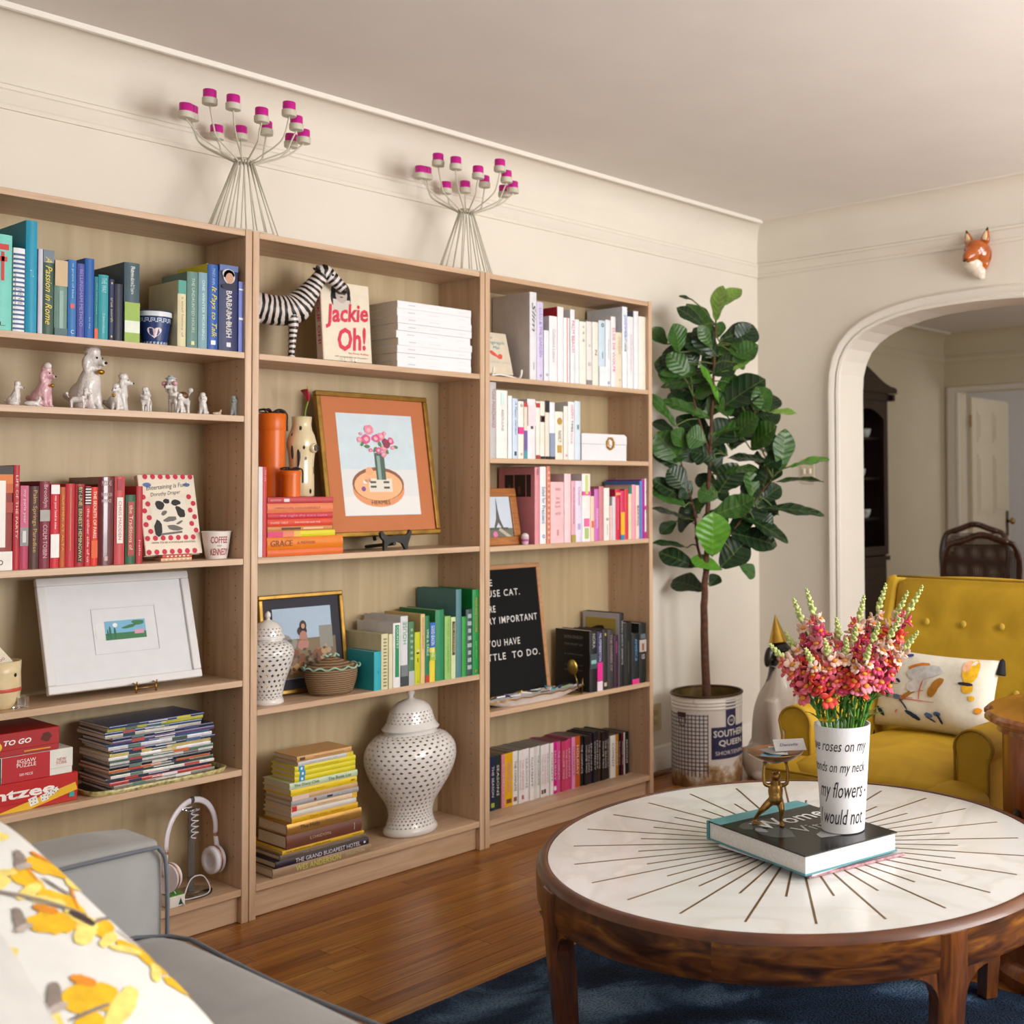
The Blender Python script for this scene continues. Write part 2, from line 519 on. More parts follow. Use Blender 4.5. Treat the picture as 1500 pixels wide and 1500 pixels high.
# open panel door, swung into the hall from the left jamb
DOORM = M('#ded2b8', .5, var=.02)
dr = MB().rbox(0, .76, -.02, .02, .01, 1.97, .003).build('door_1', DOORM, loc=(DX + .14, 1.345, 0), rot=(0, 0, R(3)))
struct(dr)
for (a, b) in ((.10, .34), (.42, .66)):
    for (c, d) in ((.2, .82), (1.0, 1.5), (1.6, 1.86)):
        q = MB(); q.prism([(a, c), (b, c), (b, d), (a, d)], -.026, -.019, 'y')
        q.box(a + .03, b - .03, -.032, -.024, c + .03, d - .03)
        q.build('panel', DOORM, dr)
kn = MB().lathe([(.012, 0), (.010, .03), (.028, .04), (.03, .055), (.018, .068), (.002, .07)], 14).xf(Matrix.Translation((.70, -.02, .93)) @ Matrix.Rotation(R(90), 4, 'X'))
kn.build('knob', BRASS, dr, smooth=True)
MB().rbox(.675, .725, -.026, -.018, .8, 1.02, .002).build('lock_plate', M('#5b4a33', .4, metal=.8), dr)
for hz in (.3, 1.72):
    MB().lathe([(.008, 0), (.008, .1)], 10, (-.006, -.014, hz)).build('hinge', BRASS, dr)
HALL = M('#e2dcd8', .7, var=.02)
sbox('wall_hall', HALL, 8.3, 8.4, -1.2, 2.5, -.05, 2.75)
sbox('wall_hall_side', HALL, DX + .12, 8.3, 2.2, 2.3, -.05, 2.75)
sbox('wall_hall_end', HALL, DX + .12, 8.3, -1.3, -1.2, -.05, 2.75)
sbox('ceiling_hall', CEILM, DX + .12, 8.4, -1.3, 2.4, ZC, ZC + .1)

# switch plate and wall socket
sw = thing('light_switch', 'cream switch plate on the wall between fig tree and arch', 'light switch', (XW, -.045, 1.3))
MB().rbox(-.006, 0, -.037, .037, -.058, .058, .002).build('plate', M('#d8cdb4', .4), sw)
for k in (-.016, .016): MB().rbox(-.014, -.004, k - .005, k + .005, -.012, .012, .002).build('toggle', M('#efe8d8', .35), sw)
ol = thing('wall_socket', 'cream wall socket low beside the bookcase end', 'socket', (1.955, YW, .245))
MB().rbox(-.036, .036, -.006, 0, -.057, .057, .002).build('plate', M('#c9bb96', .4), ol)
for k in (-.02, .02): MB().rbox(-.014, .014, -.009, -.004, k - .013, k + .013, .003).build('outlet', M('#b8aa86', .4), ol)

# rug
def rug_mat():
    m, nt, p = new_mat('navy_pile')
    tc = N(nt, 'ShaderNodeTexCoord')
    a = N(nt, 'ShaderNodeTexNoise', Scale=2.6, Detail=4., Distortion=1.2); nt.links.new(tc.outputs['Object'], a.inputs['Vector'])
    b = N(nt, 'ShaderNodeTexNoise', Scale=170., Detail=2.); nt.links.new(tc.outputs['Object'], b.inputs['Vector'])
    r1 = ramp(nt, [(.40, '#202c3e'), (.52, '#2c3e58'), (.59, '#56708e'), (.72, '#7c98b4')]); nt.links.new(a.outputs['Fac'], r1.inputs['Fac'])
    r2 = ramp(nt, [(.3, '#6c6c6c'), (.6, '#ffffff')]); nt.links.new(b.outputs['Fac'], r2.inputs['Fac'])
    mx = N(nt, 'ShaderNodeMix', data_type='RGBA', blend_type='MULTIPLY'); mx.inputs['Factor'].default_value = .8
    nt.links.new(r1.outputs['Color'], mx.inputs['A']); nt.links.new(r2.outputs['Color'], mx.inputs['B'])
    nt.links.new(mx.outputs['Result'], p.inputs['Base Color'])
    p.inputs['Roughness'].default_value = .95; p.inputs['Specular IOR Level'].default_value = .15
    bp = N(nt, 'ShaderNodeBump', Strength=.9, Distance=.006); nt.links.new(b.outputs['Fac'], bp.inputs['Height']); nt.links.new(bp.outputs['Normal'], p.inputs['Normal'])
    return m


mb = MB(); nx, ny = 130, 165; x0, x1, y0, y1 = -1.05, .86, -3.3, -.868
vs = []; fs = []
for j in range(ny + 1):
    for i in range(nx + 1):
        x = x0 + (x1 - x0) * i / nx; yv = y0 + (y1 - y0) * j / ny
        e = min(i, nx - i, j, ny - j)
        h = .0115 if e > 1 else (.008 if e == 1 else .001)
        vs.append((x, yv, h + .003 * noise.noise(Vector((x * 3, yv * 3, 1))) * (e > 1) + .0014 * noise.noise(Vector((x * 50, yv * 50, 3)))))
for j in range(ny):
    for i in range(nx):
        q = j * (nx + 1) + i; fs.append((q, q + 1, q + nx + 2, q + nx + 1))
mb.add(vs, fs)
tag(mb.build('area_rug', rug_mat(), smooth=True), 'navy blue textured area rug under the round coffee table', 'rug')
# ---------------------------------------------------------------- three birch bookcases
BIRCH_H = wood('birch_along', [(.25, '#b3906f'), (.5, '#c8a788'), (.8, '#d6b99b')], 0, .9, .42, 1., 16., 2.2)
BIRCH_V = wood('birch_upright', [(.25, '#b3906f'), (.5, '#c8a788'), (.8, '#d6b99b')], 2, .9, .42, 1., 16., 2.2)
BIRCH_B = wood('birch_back', [(.25, '#ab9571'), (.5, '#b49e79'), (.8, '#bfab87')], 2, .7, .5, .6, 18., 2.)
BW, BH, BD = .84, 1.972, .238
SHELVES = [[1.618, 1.436, 1.029, .684, .433, .097], [1.618, 1.029, .594, .098], [1.616, 1.331, 1.025, .458, .090]]
TH = .0175; SP = .0205
CASE_L = ['pale birch bookcase beside the grey sofa arm, holding blue and red books',
          'pale birch bookcase holding the zebra and the two pierced white jars',
          'pale birch bookcase beside the fig tree, holding white and pink books']
for n in range(3):
    bx = (n - 1) * BW
    c = thing('bookcase', CASE_L[n], 'bookcase', (bx, 0, 0), group='row of birch bookcases')
    g = .0012
    for a in (g, BW - SP - g * .5):
        MB().rbox(a, a + SP - g * .5, 0, BD, 0, BH, .0012, 1).build('side_panel', BIRCH_V, c)
    MB().rbox(SP + g, BW - SP - g, .002, BD, BH - .002 - TH, BH - .002, .001, 1).build('top_panel', BIRCH_H, c)
    MB().box(SP, BW - SP, BD - .008, BD - .003, .05, BH - .01).build('back_panel', BIRCH_B, c)
    for i, z in enumerate(SHELVES[n]):
        MB().rbox(SP + g, BW - SP - g, .001, BD - .009, z - TH - (.002 if i == len(SHELVES[n]) - 1 else 0), z, .001, 1).build('shelf', BIRCH_H, c)
    MB().box(SP + g, BW - SP - g, .022, .038, .002, SHELVES[n][-1] - TH - .003).build('kick_plate', BIRCH_H, c)
    # peg holes inside the right side panel
    ph = MB()
    for k in range(48):
        zz = .18 + k * .035
        for yq in (.045, .195):
            ph.prism([(yq + .0025 * math.cos(q * PI / 3), zz + .0025 * math.sin(q * PI / 3)) for q in range(6)], BW - SP - g * .5 - .0004, BW - SP, 'x')
    ph.build('peg_holes', M('#7a5d3c', .7, var=0), c, kind='stuff')

# ---------------------------------------------------------------- books
_bookmesh = {}


def book_parts(t, T, D, L, colour, rough=.45, hard=True, pages=PAGE, cover=None):
    """book standing with its spine at y = 0: thickness along x, height along z"""
    bt = min(.0026 if hard else .0011, T * .2)
    r = min(.004, T * .12) if hard else .0006
    sp = [(0, r)] + [(T * k / 6, r - r * math.sin(PI * k / 6)) for k in range(1, 6)] + [(T, r)]
    out = [(0, D)] + sp + [(T, D), (T - bt, D), (T - bt, r + bt), (bt, r + bt), (bt, D)]
    mb = MB(); mb.prism(list(reversed(out)), 0, L)
    mat = colour if not isinstance(colour, str) else M(colour, rough, var=.06, scale=25., bump=.03, bscale=400.)
    mb.build('cover', mat, t, smooth=25)
    e = .003 if hard else .0002
    MB().box(bt + .0001, T - bt - .0001, r + bt + .0002, D - e, e, L - e).build('pages', pages, t)


FILMEDGE = M('#2a2828', .4)


def make_book(desc, X, Y, Z, T, D, L, colour, where, group, bands=(), titles=(), flat=False, hard=True, tilt=0., cat='book', name='book', rough=.45, turn=0.):
    """flat=True lays the book down with its spine to the front, X = its right end"""
    t = thing(name, desc + (' ' + where if where else ''), cat, (X, Y, Z), (0, 0, 0), group)
    if flat:
        t.rotation_euler = Euler((0, R(-90), 0)); t.matrix_basis = Matrix.Translation((X, Y, Z)) @ Matrix.Rotation(turn, 4, 'Z') @ frame3((0, 0, 0), (0, 0, 1), (0, 1, 0))
    elif tilt or turn:
        t.matrix_basis = Matrix.Translation((X, Y, Z)) @ Matrix.Rotation(turn, 4, 'Z') @ Matrix.Rotation(tilt, 4, 'Y')
    book_parts(t, T, D, L, colour, rough, hard, FILMEDGE if name == 'film_case' else PAGE)
    for bi, (a, b, c) in enumerate(bands):
        MB().box(.0004, T - .0004, -.0003 - .00015 * bi, .004, L * a, L * b).build('spine_band', M(c, .5, var=.05), t)
    for q in titles:
        s, a, b, wf, c = q[:5]; st = q[5] if len(q) > 5 else 'down'
        mat = M(c, .5, var=0)
        mid = L * (a + b) / 2; ln = L * abs(b - a)
        if st == 'down': mx = frame3((T / 2, -.0009, mid), (0, 0, -1), (1, 0, 0)); text(s, ln, T * wf, mx, mat, t, 'title')
        elif st == 'up': mx = frame3((T / 2, -.0009, mid), (0, 0, 1), (-1, 0, 0)); text(s, ln, T * wf, mx, mat, t, 'title')
        elif st == 'script': mx = frame3((T / 2, -.0009, mid), (0, 0, -1), (1, 0, 0)); text(s, ln, T * wf, mx, mat, t, 'title', shear=.35)
        elif st == 'across': mx = frame3((T / 2, -.0009, mid), (1, 0, 0), (0, 0, 1)); text(s, T * wf, ln, mx, mat, t, 'title')
        elif st == 'bar': MB().box(T * .5 - T * wf / 2, T * .5 + T * wf / 2, -.0008, .002, L * a, L * b).build('print', mat, t)
    return t


def shelf_row(rows, tr, z, yf, where, group, dmax=.2, cat='book', name='book', hard=True, hmax=9.):
    ox, oy, s = tr; prev = -9.; out = []
    for e in rows:
        xl, xr, yt, colour, desc = e[:5]; o = e[5] if len(e) > 5 else {}
        yy = yf + o.get('back', 0)
        vm = oy + yt / s
        X0 = at(ox + xl / s, vm + 30, yy).x; X1 = at(ox + xr / s, vm + 30, yy).x
        X0 = max(X0, prev + .0006); T = max(.006, X1 - X0 - .0006)
        H = min(hmax, at(ox + (xl + xr) / 2 / s, vm, yy).z - z)
        D = o.get('d', min(dmax, max(.11, H * .70)))
        D = min(D, BD - .012 - yy)
        out.append(make_book(desc, X0, yy, z, T, D, H, colour, where, group, o.get('bands', ()), o.get('titles', ()), hard=o.get('hard', hard), cat=cat, name=name))
        prev = X0 + T
    return out


GR = 'books standing on the bookcase shelves'
shelf_row([
    (-40, 75, 170, '#74cbbd', 'aqua gift-style book with a red ribbon printed on its spine', {'titles': [('L', .05, .09, .3, '#20302e', 'across'), ('x', .52, .82, .16, '#c8302c', 'bar'), ('x', .84, .9, .6, '#c8302c', 'bar'), ('x', .72, .77, .45, '#c8302c', 'bar')]}),
    (80, 148, 250, '#e8ecef', 'navy and white striped book', {'bands': [(.03 + k * .055, .052 + k * .055, '#3a5a8c') for k in range(17)], 'titles': [('x', .3, .7, .62, '#eceef0', 'bar'), ('JOE NYE', .33, .52, .5, '#20242c', 'down')]}),
    (153, 220, 92, '#0f93b4', 'tall turquoise hardback, tallest among the blue books', {'d': .2, 'titles': [('T L', .5, .56, .3, '#8fd4e4', 'across')]}),
    (223, 250, 255, '#c9c4d4', 'thin white and lilac book', {}),
    (250, 315, 262, '#3d5a4c', 'dark green book with yellow script lettering', {'bands': [(.85, 1, '#6f7f8c')], 'titles': [('A Passion in Rome', .12, .92, .6, '#e7cf4f', 'script')]}),
    (318, 394, 322, '#6f8f86', 'grey green book with a cream top and glossy jacket', {'bands': [(.66, 1, '#c9b08c'), (0, .1, '#4c6b6b')], 'titles': [('x', .1, .6, .3, '#8fb0a8', 'bar')]}),
    (396, 445, 318, '#2f72b4', 'mid blue book with a small red mark', {'titles': [('in praise of blue', .5, .95, .3, '#a8cdec', 'down'), ('x', .37, .43, .5, '#d05a5a', 'bar'), ('C', .04, .09, .4, '#cfe2f2', 'across')]}),
    (447, 492, 340, '#4a4c9c', 'violet blue book with pale lettering', {'titles': [('BELLINGHAM METHOD', .15, .92, .45, '#8f93d4', 'down')]}),
    (494, 548, 310, '#1259a6', 'plain royal blue book', {'titles': [('be the', .12, .26, .2, '#7fb2e2', 'down')]}),
    (537, 570, 415, '#1c7681', 'narrow dark teal book with an orange foot', {'bands': [(0, .17, '#dd5a2a')], 'titles': [('the open road', .4, .9, .35, '#7fc4cc', 'down')]}),
    (572, 630, 405, '#2c97a2', 'teal book with light lettering', {'titles': [('THE WAY', .72, .95, .5, '#9fdce0', 'down'), ('Edmondson', .1, .4, .3, '#9fdce0', 'down')]}),
    (632, 662, 430, '#1c2350', 'narrow navy book with gold marks', {'titles': [('true north', .3, .7, .5, '#c8b878', 'down'), ('x', .92, .95, .3, '#d8c070', 'bar'), ('x', .05, .08, .3, '#d8c070', 'bar')]}),
    (664, 712, 458, '#23283a', 'near black navy book, plain spine', {}),
    (722, 812, 335, '#3c545e', 'thick slate book with a lime lower half', {'d': .19, 'bands': [(0, .5, '#94b24c'), (.12, .27, '#dfe6d8')], 'titles': [('Remember', .62, .95, .28, '#dbe2e2', 'down'), ('the Ladies', .6, .93, .2, '#dbe2e2', 'down')]}),
    (1030, 1079, 437, '#d8cfa8', 'cream book with a teal top third', {'d': .17, 'bands': [(.8, 1, '#4c9c8c')], 'titles': [('a small history of', .15, .75, .3, '#9c7f56', 'down')]}),
    (1085, 1148, 388, '#63877f', 'sage grey book with small square at its foot', {'titles': [('THE UNDAUNTED HOURS', .2, .92, .28, '#b9cfc4', 'down'), ('x', .04, .09, .3, '#d8d8a0', 'bar')]}),
    (1150, 1202, 392, '#7ea4b0', 'pale steel blue book', {'titles': [('ONE WINTER MORNING', .12, .9, .3, '#d4e4e8', 'down')]}),
    (1205, 1265, 345, M('#1d55a4', .4), 'blue book with big yellow script', {'titles': [('It Pays to Talk', .14, .74, .62, '#e4d83c', 'script'), ('MARY ANN', .76, .95, .3, '#8fb4e4', 'down'), ('x', .06, .11, .45, '#e8ecf2', 'bar')], 'd': .18}),
    (1270, 1378, 350, '#262d5c', 'thick navy hardback with a portrait at its spine top', {'d': .17, 'bands': [(.93, 1, '#5b6fa8')], 'titles': [('BARBARA BUSH', .16, .70, .30, '#eceae6', 'down'), ('A MEMOIR', .22, .62, .16, '#c8c4c0', 'down'), ('x', .05, .1, .22, '#dfe0e6', 'bar')]}),
    (1381, 1415, 446, '#6a77c4', 'periwinkle paperback with white bands', {'bands': [(.88, .9, '#eceef4'), (.46, .49, '#eceef4')], 'hard': False}),
], (0, 300, 3.947), 1.618, .012, 'on the blue-book shelf', GR)
# portrait print on the thick navy spine
_bb = [o for o in bpy.data.objects if o.get('label', '').startswith('thick navy hardback')][0]
_pm = frame3((.027, -.0012, .208), (1, 0, 0), (0, 0, 1))
blot(_bb, _pm, [(0, .004, .017, .02), (-.002, .012, .018, .014)], '#c9c6c4', 'portrait')
blot(_bb, _pm, [(.001, 0, .0115, .015)], '#c4967e', 'portrait', .0007)
blot(_bb, _pm, [(0, -.024, .022, .009)], '#23263c', 'portrait', .0006)
# yellow boards of the blue book with yellow script
_yb = [o for o in bpy.data.objects if o.get('label', '').startswith('blue book with big yellow')][0]
MB().box(-.0006, .0012, .006, .178, .0005, .243).build('board', M('#d6d21e', .4), _yb)

shelf_row([
    (-60, 78, 168, '#8c2c22', 'thick striped orange and maroon book with white label', {'d': .2, 'bands': [(.83, .92, '#d9772c'), (.74, .83, '#c25a26'), (.55, .65, '#a83a24'), (.92, 1, '#2c2420'), (0, .18, '#e9e4de')], 'titles': [('x', .22, .86, .36, '#efe9e2', 'bar'), ('o', .05, .1, .2, '#1a1a1a', 'across')]}),
    (80, 117, 163, '#b32430', 'narrow red book with fine lettering', {'titles': [('LIFE OF THE PARTY', .3, .9, .4, '#e8c8c0', 'down')]}),
    (117, 168, 282, '#b0385a', 'magenta book with a grey picture band', {'bands': [(.28, .5, '#8c8c8c'), (.5, 1, '#c45a7a')], 'titles': [('my paris year', .55, .95, .4, '#f0c4d0', 'down'), ('x', .32, .46, .4, '#d9d4d0', 'bar')]}),
    (170, 230, 285, '#4c2620', 'dark brown book with gold lettering', {'titles': [('Palm Springs Paradise', .2, .95, .5, '#c29a4c', 'down')]}),
    (232, 292, 256, '#7c2338', 'burgundy book with a grey photo band', {'bands': [(.54, .67, '#a8a29c')], 'titles': [('Brooklyn', .7, .96, .5, '#d8a8b0', 'down'), ('COLM TOIBIN', .12, .5, .42, '#d8a8b0', 'down')]}),
    (295, 347, 272, '#c8202e', 'red book with a white wedge at its foot', {'bands': [(.12, .4, '#eceae8'), (.88, .99, '#eceae8')], 'titles': [('was your hand in mine', .46, .86, .35, '#f4dada', 'down')]}),
    (348, 380, 290, '#b8541c', 'narrow burnt orange book', {'titles': [('SUMMER AT ALTA', .2, .9, .4, '#e0a040', 'down')]}),
    (382, 436, 270, '#bb2230', 'plain bright red book', {'titles': [('x', .2, .95, .05, '#d8b060', 'bar')]}),
    (438, 492, 272, '#a61c26', 'red book with a black title strip', {'titles': [('x', .05, .97, .5, '#221a16', 'bar'), ('BY-LINE: ERNEST HEMINGWAY', .06, .96, .36, '#d9bf7a', 'down')]}),
    (493, 528, 285, '#c02833', 'red book topped with zebra stripes', {'bands': [(.78 + k * .035, .795 + k * .035, '#eeeae6') for k in range(6)] + [(.762 + k * .035, .78 + k * .035, '#1a1818') for k in range(7)], 'titles': [('the other side of us', .05, .72, .45, '#eecaca', 'down')]}),
    (529, 568, 290, '#d63018', 'scarlet book with an orange foot', {'bands': [(.1, .32, '#e05a1c')], 'titles': [('THE SECRETS OF PARIS', .35, .95, .5, '#f4e2d0', 'down')]}),
    (570, 662, 232, M('#5e1420', .18, coat=.6), 'thick glossy burgundy hardback', {'d': .18, 'titles': [('MADE AS', .9, .96, .6, '#c8a8a8', 'across'), ('THE AMERICAN', .78, .82, .7, '#c8a8a8', 'across'), ('HERITAGE', .71, .75, .6, '#c8a8a8', 'across'), ('x', .05, .1, .2, '#c8a8a8', 'bar')]}),
    (665, 725, 228, '#c2484a', 'salmon red book with long white label', {'titles': [('x', .24, .76, .6, '#e9e2da', 'bar'), ('CHRIS MADDEN', .28, .72, .3, '#b06060', 'down'), ('x', .84, .97, .5, '#a02c34', 'bar')]}),
    (728, 788, 335, '#2c5a3e', 'green book with a red title panel', {'titles': [('x', .12, .9, .6, '#a83a34', 'bar'), ('the Traditions of', .2, .85, .35, '#e4cfae', 'down')]}),
    (790, 828, 285, '#b0262e', 'narrow red hardback at the row end', {'d': .16, 'titles': [('hello', .1, .3, .3, '#e0b0b0', 'down')]}),
], (0, 640, 3.947), 1.029, .028, 'on the red-book shelf', GR)

shelf_row([
    (290, 368, 785, M('#2aa7b4', .4), 'small turquoise clasped book', {'d': .16, 'titles': [('x', .44, .5, .12, '#1c7f8c', 'bar')]}),
    (370, 445, 590, '#d6cfa6', 'cream book with trellis spine and olive boards', {'d': .2, 'titles': [('x', .05 + k * .06, .08 + k * .06, .45, '#8f8766', 'bar') for k in range(15)]}),
    (450, 492, 592, '#dcd5b0', 'plain cream book', {}),
    (500, 580, 470, '#e4e3e2', 'white book with a long green label', {'d': .2, 'titles': [('x', .16, .97, .5, '#1f8a56', 'bar'), ('COUNTRY', .6, .95, .3, '#d8ecdc', 'down')]}),
    (582, 662, 395, '#d4d4d6', 'pale grey book shading to charcoal at its foot', {'d': .2, 'bands': [(0, .14, '#3a3f44'), (.14, .3, '#74797e')], 'titles': [('HOUSE', .6, .92, .5, '#5a9c74', 'up')]}),
    (667, 730, 455, '#4c7a54', 'mottled green garden book with pale foot', {'bands': [(0, .22, '#b4b8b4')], 'titles': [('x', .4 + k * .09, .44 + k * .09, .5 - .07 * (k % 3), '#8cb08c', 'bar') for k in range(6)]}),
    (735, 798, 570, '#c2c414', 'chartreuse book with small black bird mark', {'titles': [('o', .62, .67, .3, '#f0f0e8', 'across'), ('x', .58, .61, .4, '#1c1c14', 'bar'), ('x', .42, .5, .12, '#3c3c14', 'bar'), ('o', .03, .06, .2, '#3c3c14', 'across')]}),
    (800, 848, 372, '#d9bd84', 'tan book with olive boards', {'d': .2, 'titles': [('DESIGNING GARDENS', .5, .95, .4, '#a07c3c', 'down')]}),
    (850, 897, 390, '#12774e', 'green book with a red foot', {'bands': [(0, .11, '#b83a26')], 'titles': [('VINE & TABLE', .4, .8, .5, '#d4e8d8', 'down')]}),
    (899, 960, 465, '#e2cc34', 'yellow book with a bright blue top', {'bands': [(.58, 1, '#1f66b8'), (.36, .5, '#9cb83c')], 'titles': [('GOOD SEASON', .62, .95, .6, '#eef2f6', 'down'), ('LIVING', .42, .58, .5, '#f4f0d0', 'down')]}),
    (965, 1060, 325, '#288454', 'thick mid green hardback', {'d': .2}),
    (1066, 1132, 395, '#93bf68', 'light lime book with pale edge', {'titles': [('THE FIRST HUNDRED RECIPES', .1, .95, .3, '#6c9c48', 'down')]}),
    (1135, 1186, 405, '#c9d6a4', 'pale green book with brown title strip', {'titles': [('x', .38, .93, .55, '#4c3a24', 'bar'), ('THE GRAMMAR', .42, .9, .3, '#d8c890', 'down')]}),
    (1190, 1250, 100, '#4c7f84', 'tall slate teal hardback', {'d': .215}),
    (1253, 1298, 400, '#2f9c3c', 'narrow bright green book', {}),
    (1300, 1366, 320, '#33504c', 'dark book with palm leaf print', {'titles': [('x', .1 + k * .11, .16 + k * .11, .7 - .1 * (k % 3), '#9cb0ac', 'bar') for k in range(8)]}),
    (1371, 1440, 100, '#0b8a3c', 'tall emerald hardback with orange lettering', {'d': .215, 'titles': [('PALM AND PLEASURE', .5, .9, .3, '#d88a3c', 'down'), ('garden', .2, .4, .25, '#8fc45c', 'down'), ('P', .03, .06, .3, '#d88a3c', 'across')]}),
], (510, 850, 7.5), .594, .004, 'on the green-book shelf', GR)

shelf_row([
    (388, 450, 50, '#dcdade', 'very tall white hardback', {'d': .21, 'titles': [('Slim', .55, .88, .5, '#55555c', 'script'), ('x', .12, .2, .15, '#b0b0b8', 'bar')]}),
    (452, 510, 140, '#cfc6e4', 'lilac and white patterned book', {'titles': [('LULU & THE GARDEN', .3, .92, .4, '#8f7fc4', 'down'), ('o', .05, .08, .3, '#3a3a6c', 'across')]}),
    (516, 562, 400, '#e2e2ea', 'small white book', {'titles': [('o', .1, .15, .4, '#5a5a8c', 'across')]}),
    (566, 640, 270, '#e6e4e6', 'white book with faint grey lettering', {'titles': [('Collected Letters', .3, .8, .35, '#b4b0b8', 'down')]}),
    (642, 696, 185, '#e4e6e8', 'tall white hardback with red boards', {'d': .17, 'titles': []}),
    (698, 752, 285, '#e8e8ea', 'white book with an orange stripe', {'titles': [('x', 0, 1, .12, '#e0684c', 'bar')]}),
    (757, 797, 210, '#e6e6ea', 'white book with pink capital lettering', {'titles': [('PALM BEACH', .42, .85, .55, '#dc7a9c', 'down')]}),
    (799, 838, 300, '#e4e4e8', 'plain white book with narrow spine', {}),
    (842, 904, 320, '#e6e2d8', 'ivory book with three black dots', {'titles': [('o', .8, .84, .2, '#3a3a3a', 'across'), ('o', .68, .72, .2, '#3a3a3a', 'across'), ('o', .9, .93, .2, '#3a3a3a', 'across')]}),
    (906, 956, 320, '#dedad6', 'white book with grey marbling and dark foot', {'bands': [(0, .08, '#8c8480')], 'titles': [('x', .3, .36, .5, '#c4c0bc', 'bar'), ('x', .6, .64, .4, '#c8c4c0', 'bar')]}),
    (960, 1015, 325, '#e7e0d4', 'cream book with a single slanted letter', {'titles': [('Z', .48, .56, .4, '#3a3836', 'across')]}),
    (1018, 1078, 310, '#c2d6e2', 'pale blue book with a black dot', {'bands': [(0, .3, '#dfe6ea')], 'titles': [('o', .9, .96, .4, '#2a2a2c', 'across'), ('x', .42, .52, .1, '#5a7a94', 'bar')]}),
    (1080, 1126, 305, '#e0e4ea', 'white book with blue specks', {'titles': [('o', .04, .08, .4, '#2a4a8c', 'across'), ('bonjour', .4, .7, .3, '#8c9cb4', 'down')]}),
    (1129, 1172, 275, '#e8e4e6', 'white book with rose lettering', {'titles': [('ELSIE DE WOLFE', .22, .84, .5, '#d8708c', 'down')]}),
    (1174, 1232, 420, '#ded4bc', 'short beige book', {'titles': [('STYLE BOOK', .6, .92, .4, '#b4a484', 'down'), ('o', .12, .16, .3, '#b4a484', 'across')]}),
    (1234, 1280, 185, '#e2e8f0', 'tall white hardback with blue lettering', {'d': .2, 'titles': [('SWIMMER', .62, .9, .5, '#3c6cd0', 'down'), ('AT LARGE', .45, .62, .35, '#2a2a50', 'down')]}),
    (1283, 1336, 275, '#e4e4e8', 'white book with pale pink lettering', {'titles': [('ROSE AND SAND', .25, .75, .3, '#e0b4c8', 'down')]}),
    (1338, 1381, 225, '#e6e6ec', 'white book with grey boards', {'d': .17}),
    (1384, 1450, 275, '#e9e4d6', 'ivory rounded book at the row end', {}),
], (715, 420, 6.25), 1.616, .015, 'on the top white-book shelf', GR)
for _lb, _c in (('tall white hardback with red boards', '#b8202a'), ('white book with grey boards', '#7c7e8c'), ('very tall white hardback', '#c9c4c4')):
    _o = [o for o in bpy.data.objects if o.get('label', '').startswith(_lb)][0]
    _d = [c for c in _o.children if c.name.startswith('cover')][0].dimensions
    _me = [c for c in _o.children if c.name.startswith('cover')][0].data
    _zz = max(v.co.z for v in _me.vertices); _yy = max(v.co.y for v in _me.vertices)
    MB().box(-.0006, .001, .006, _yy - .001, .0005, _zz - .0005).build('board', M(_c, .45), _o)

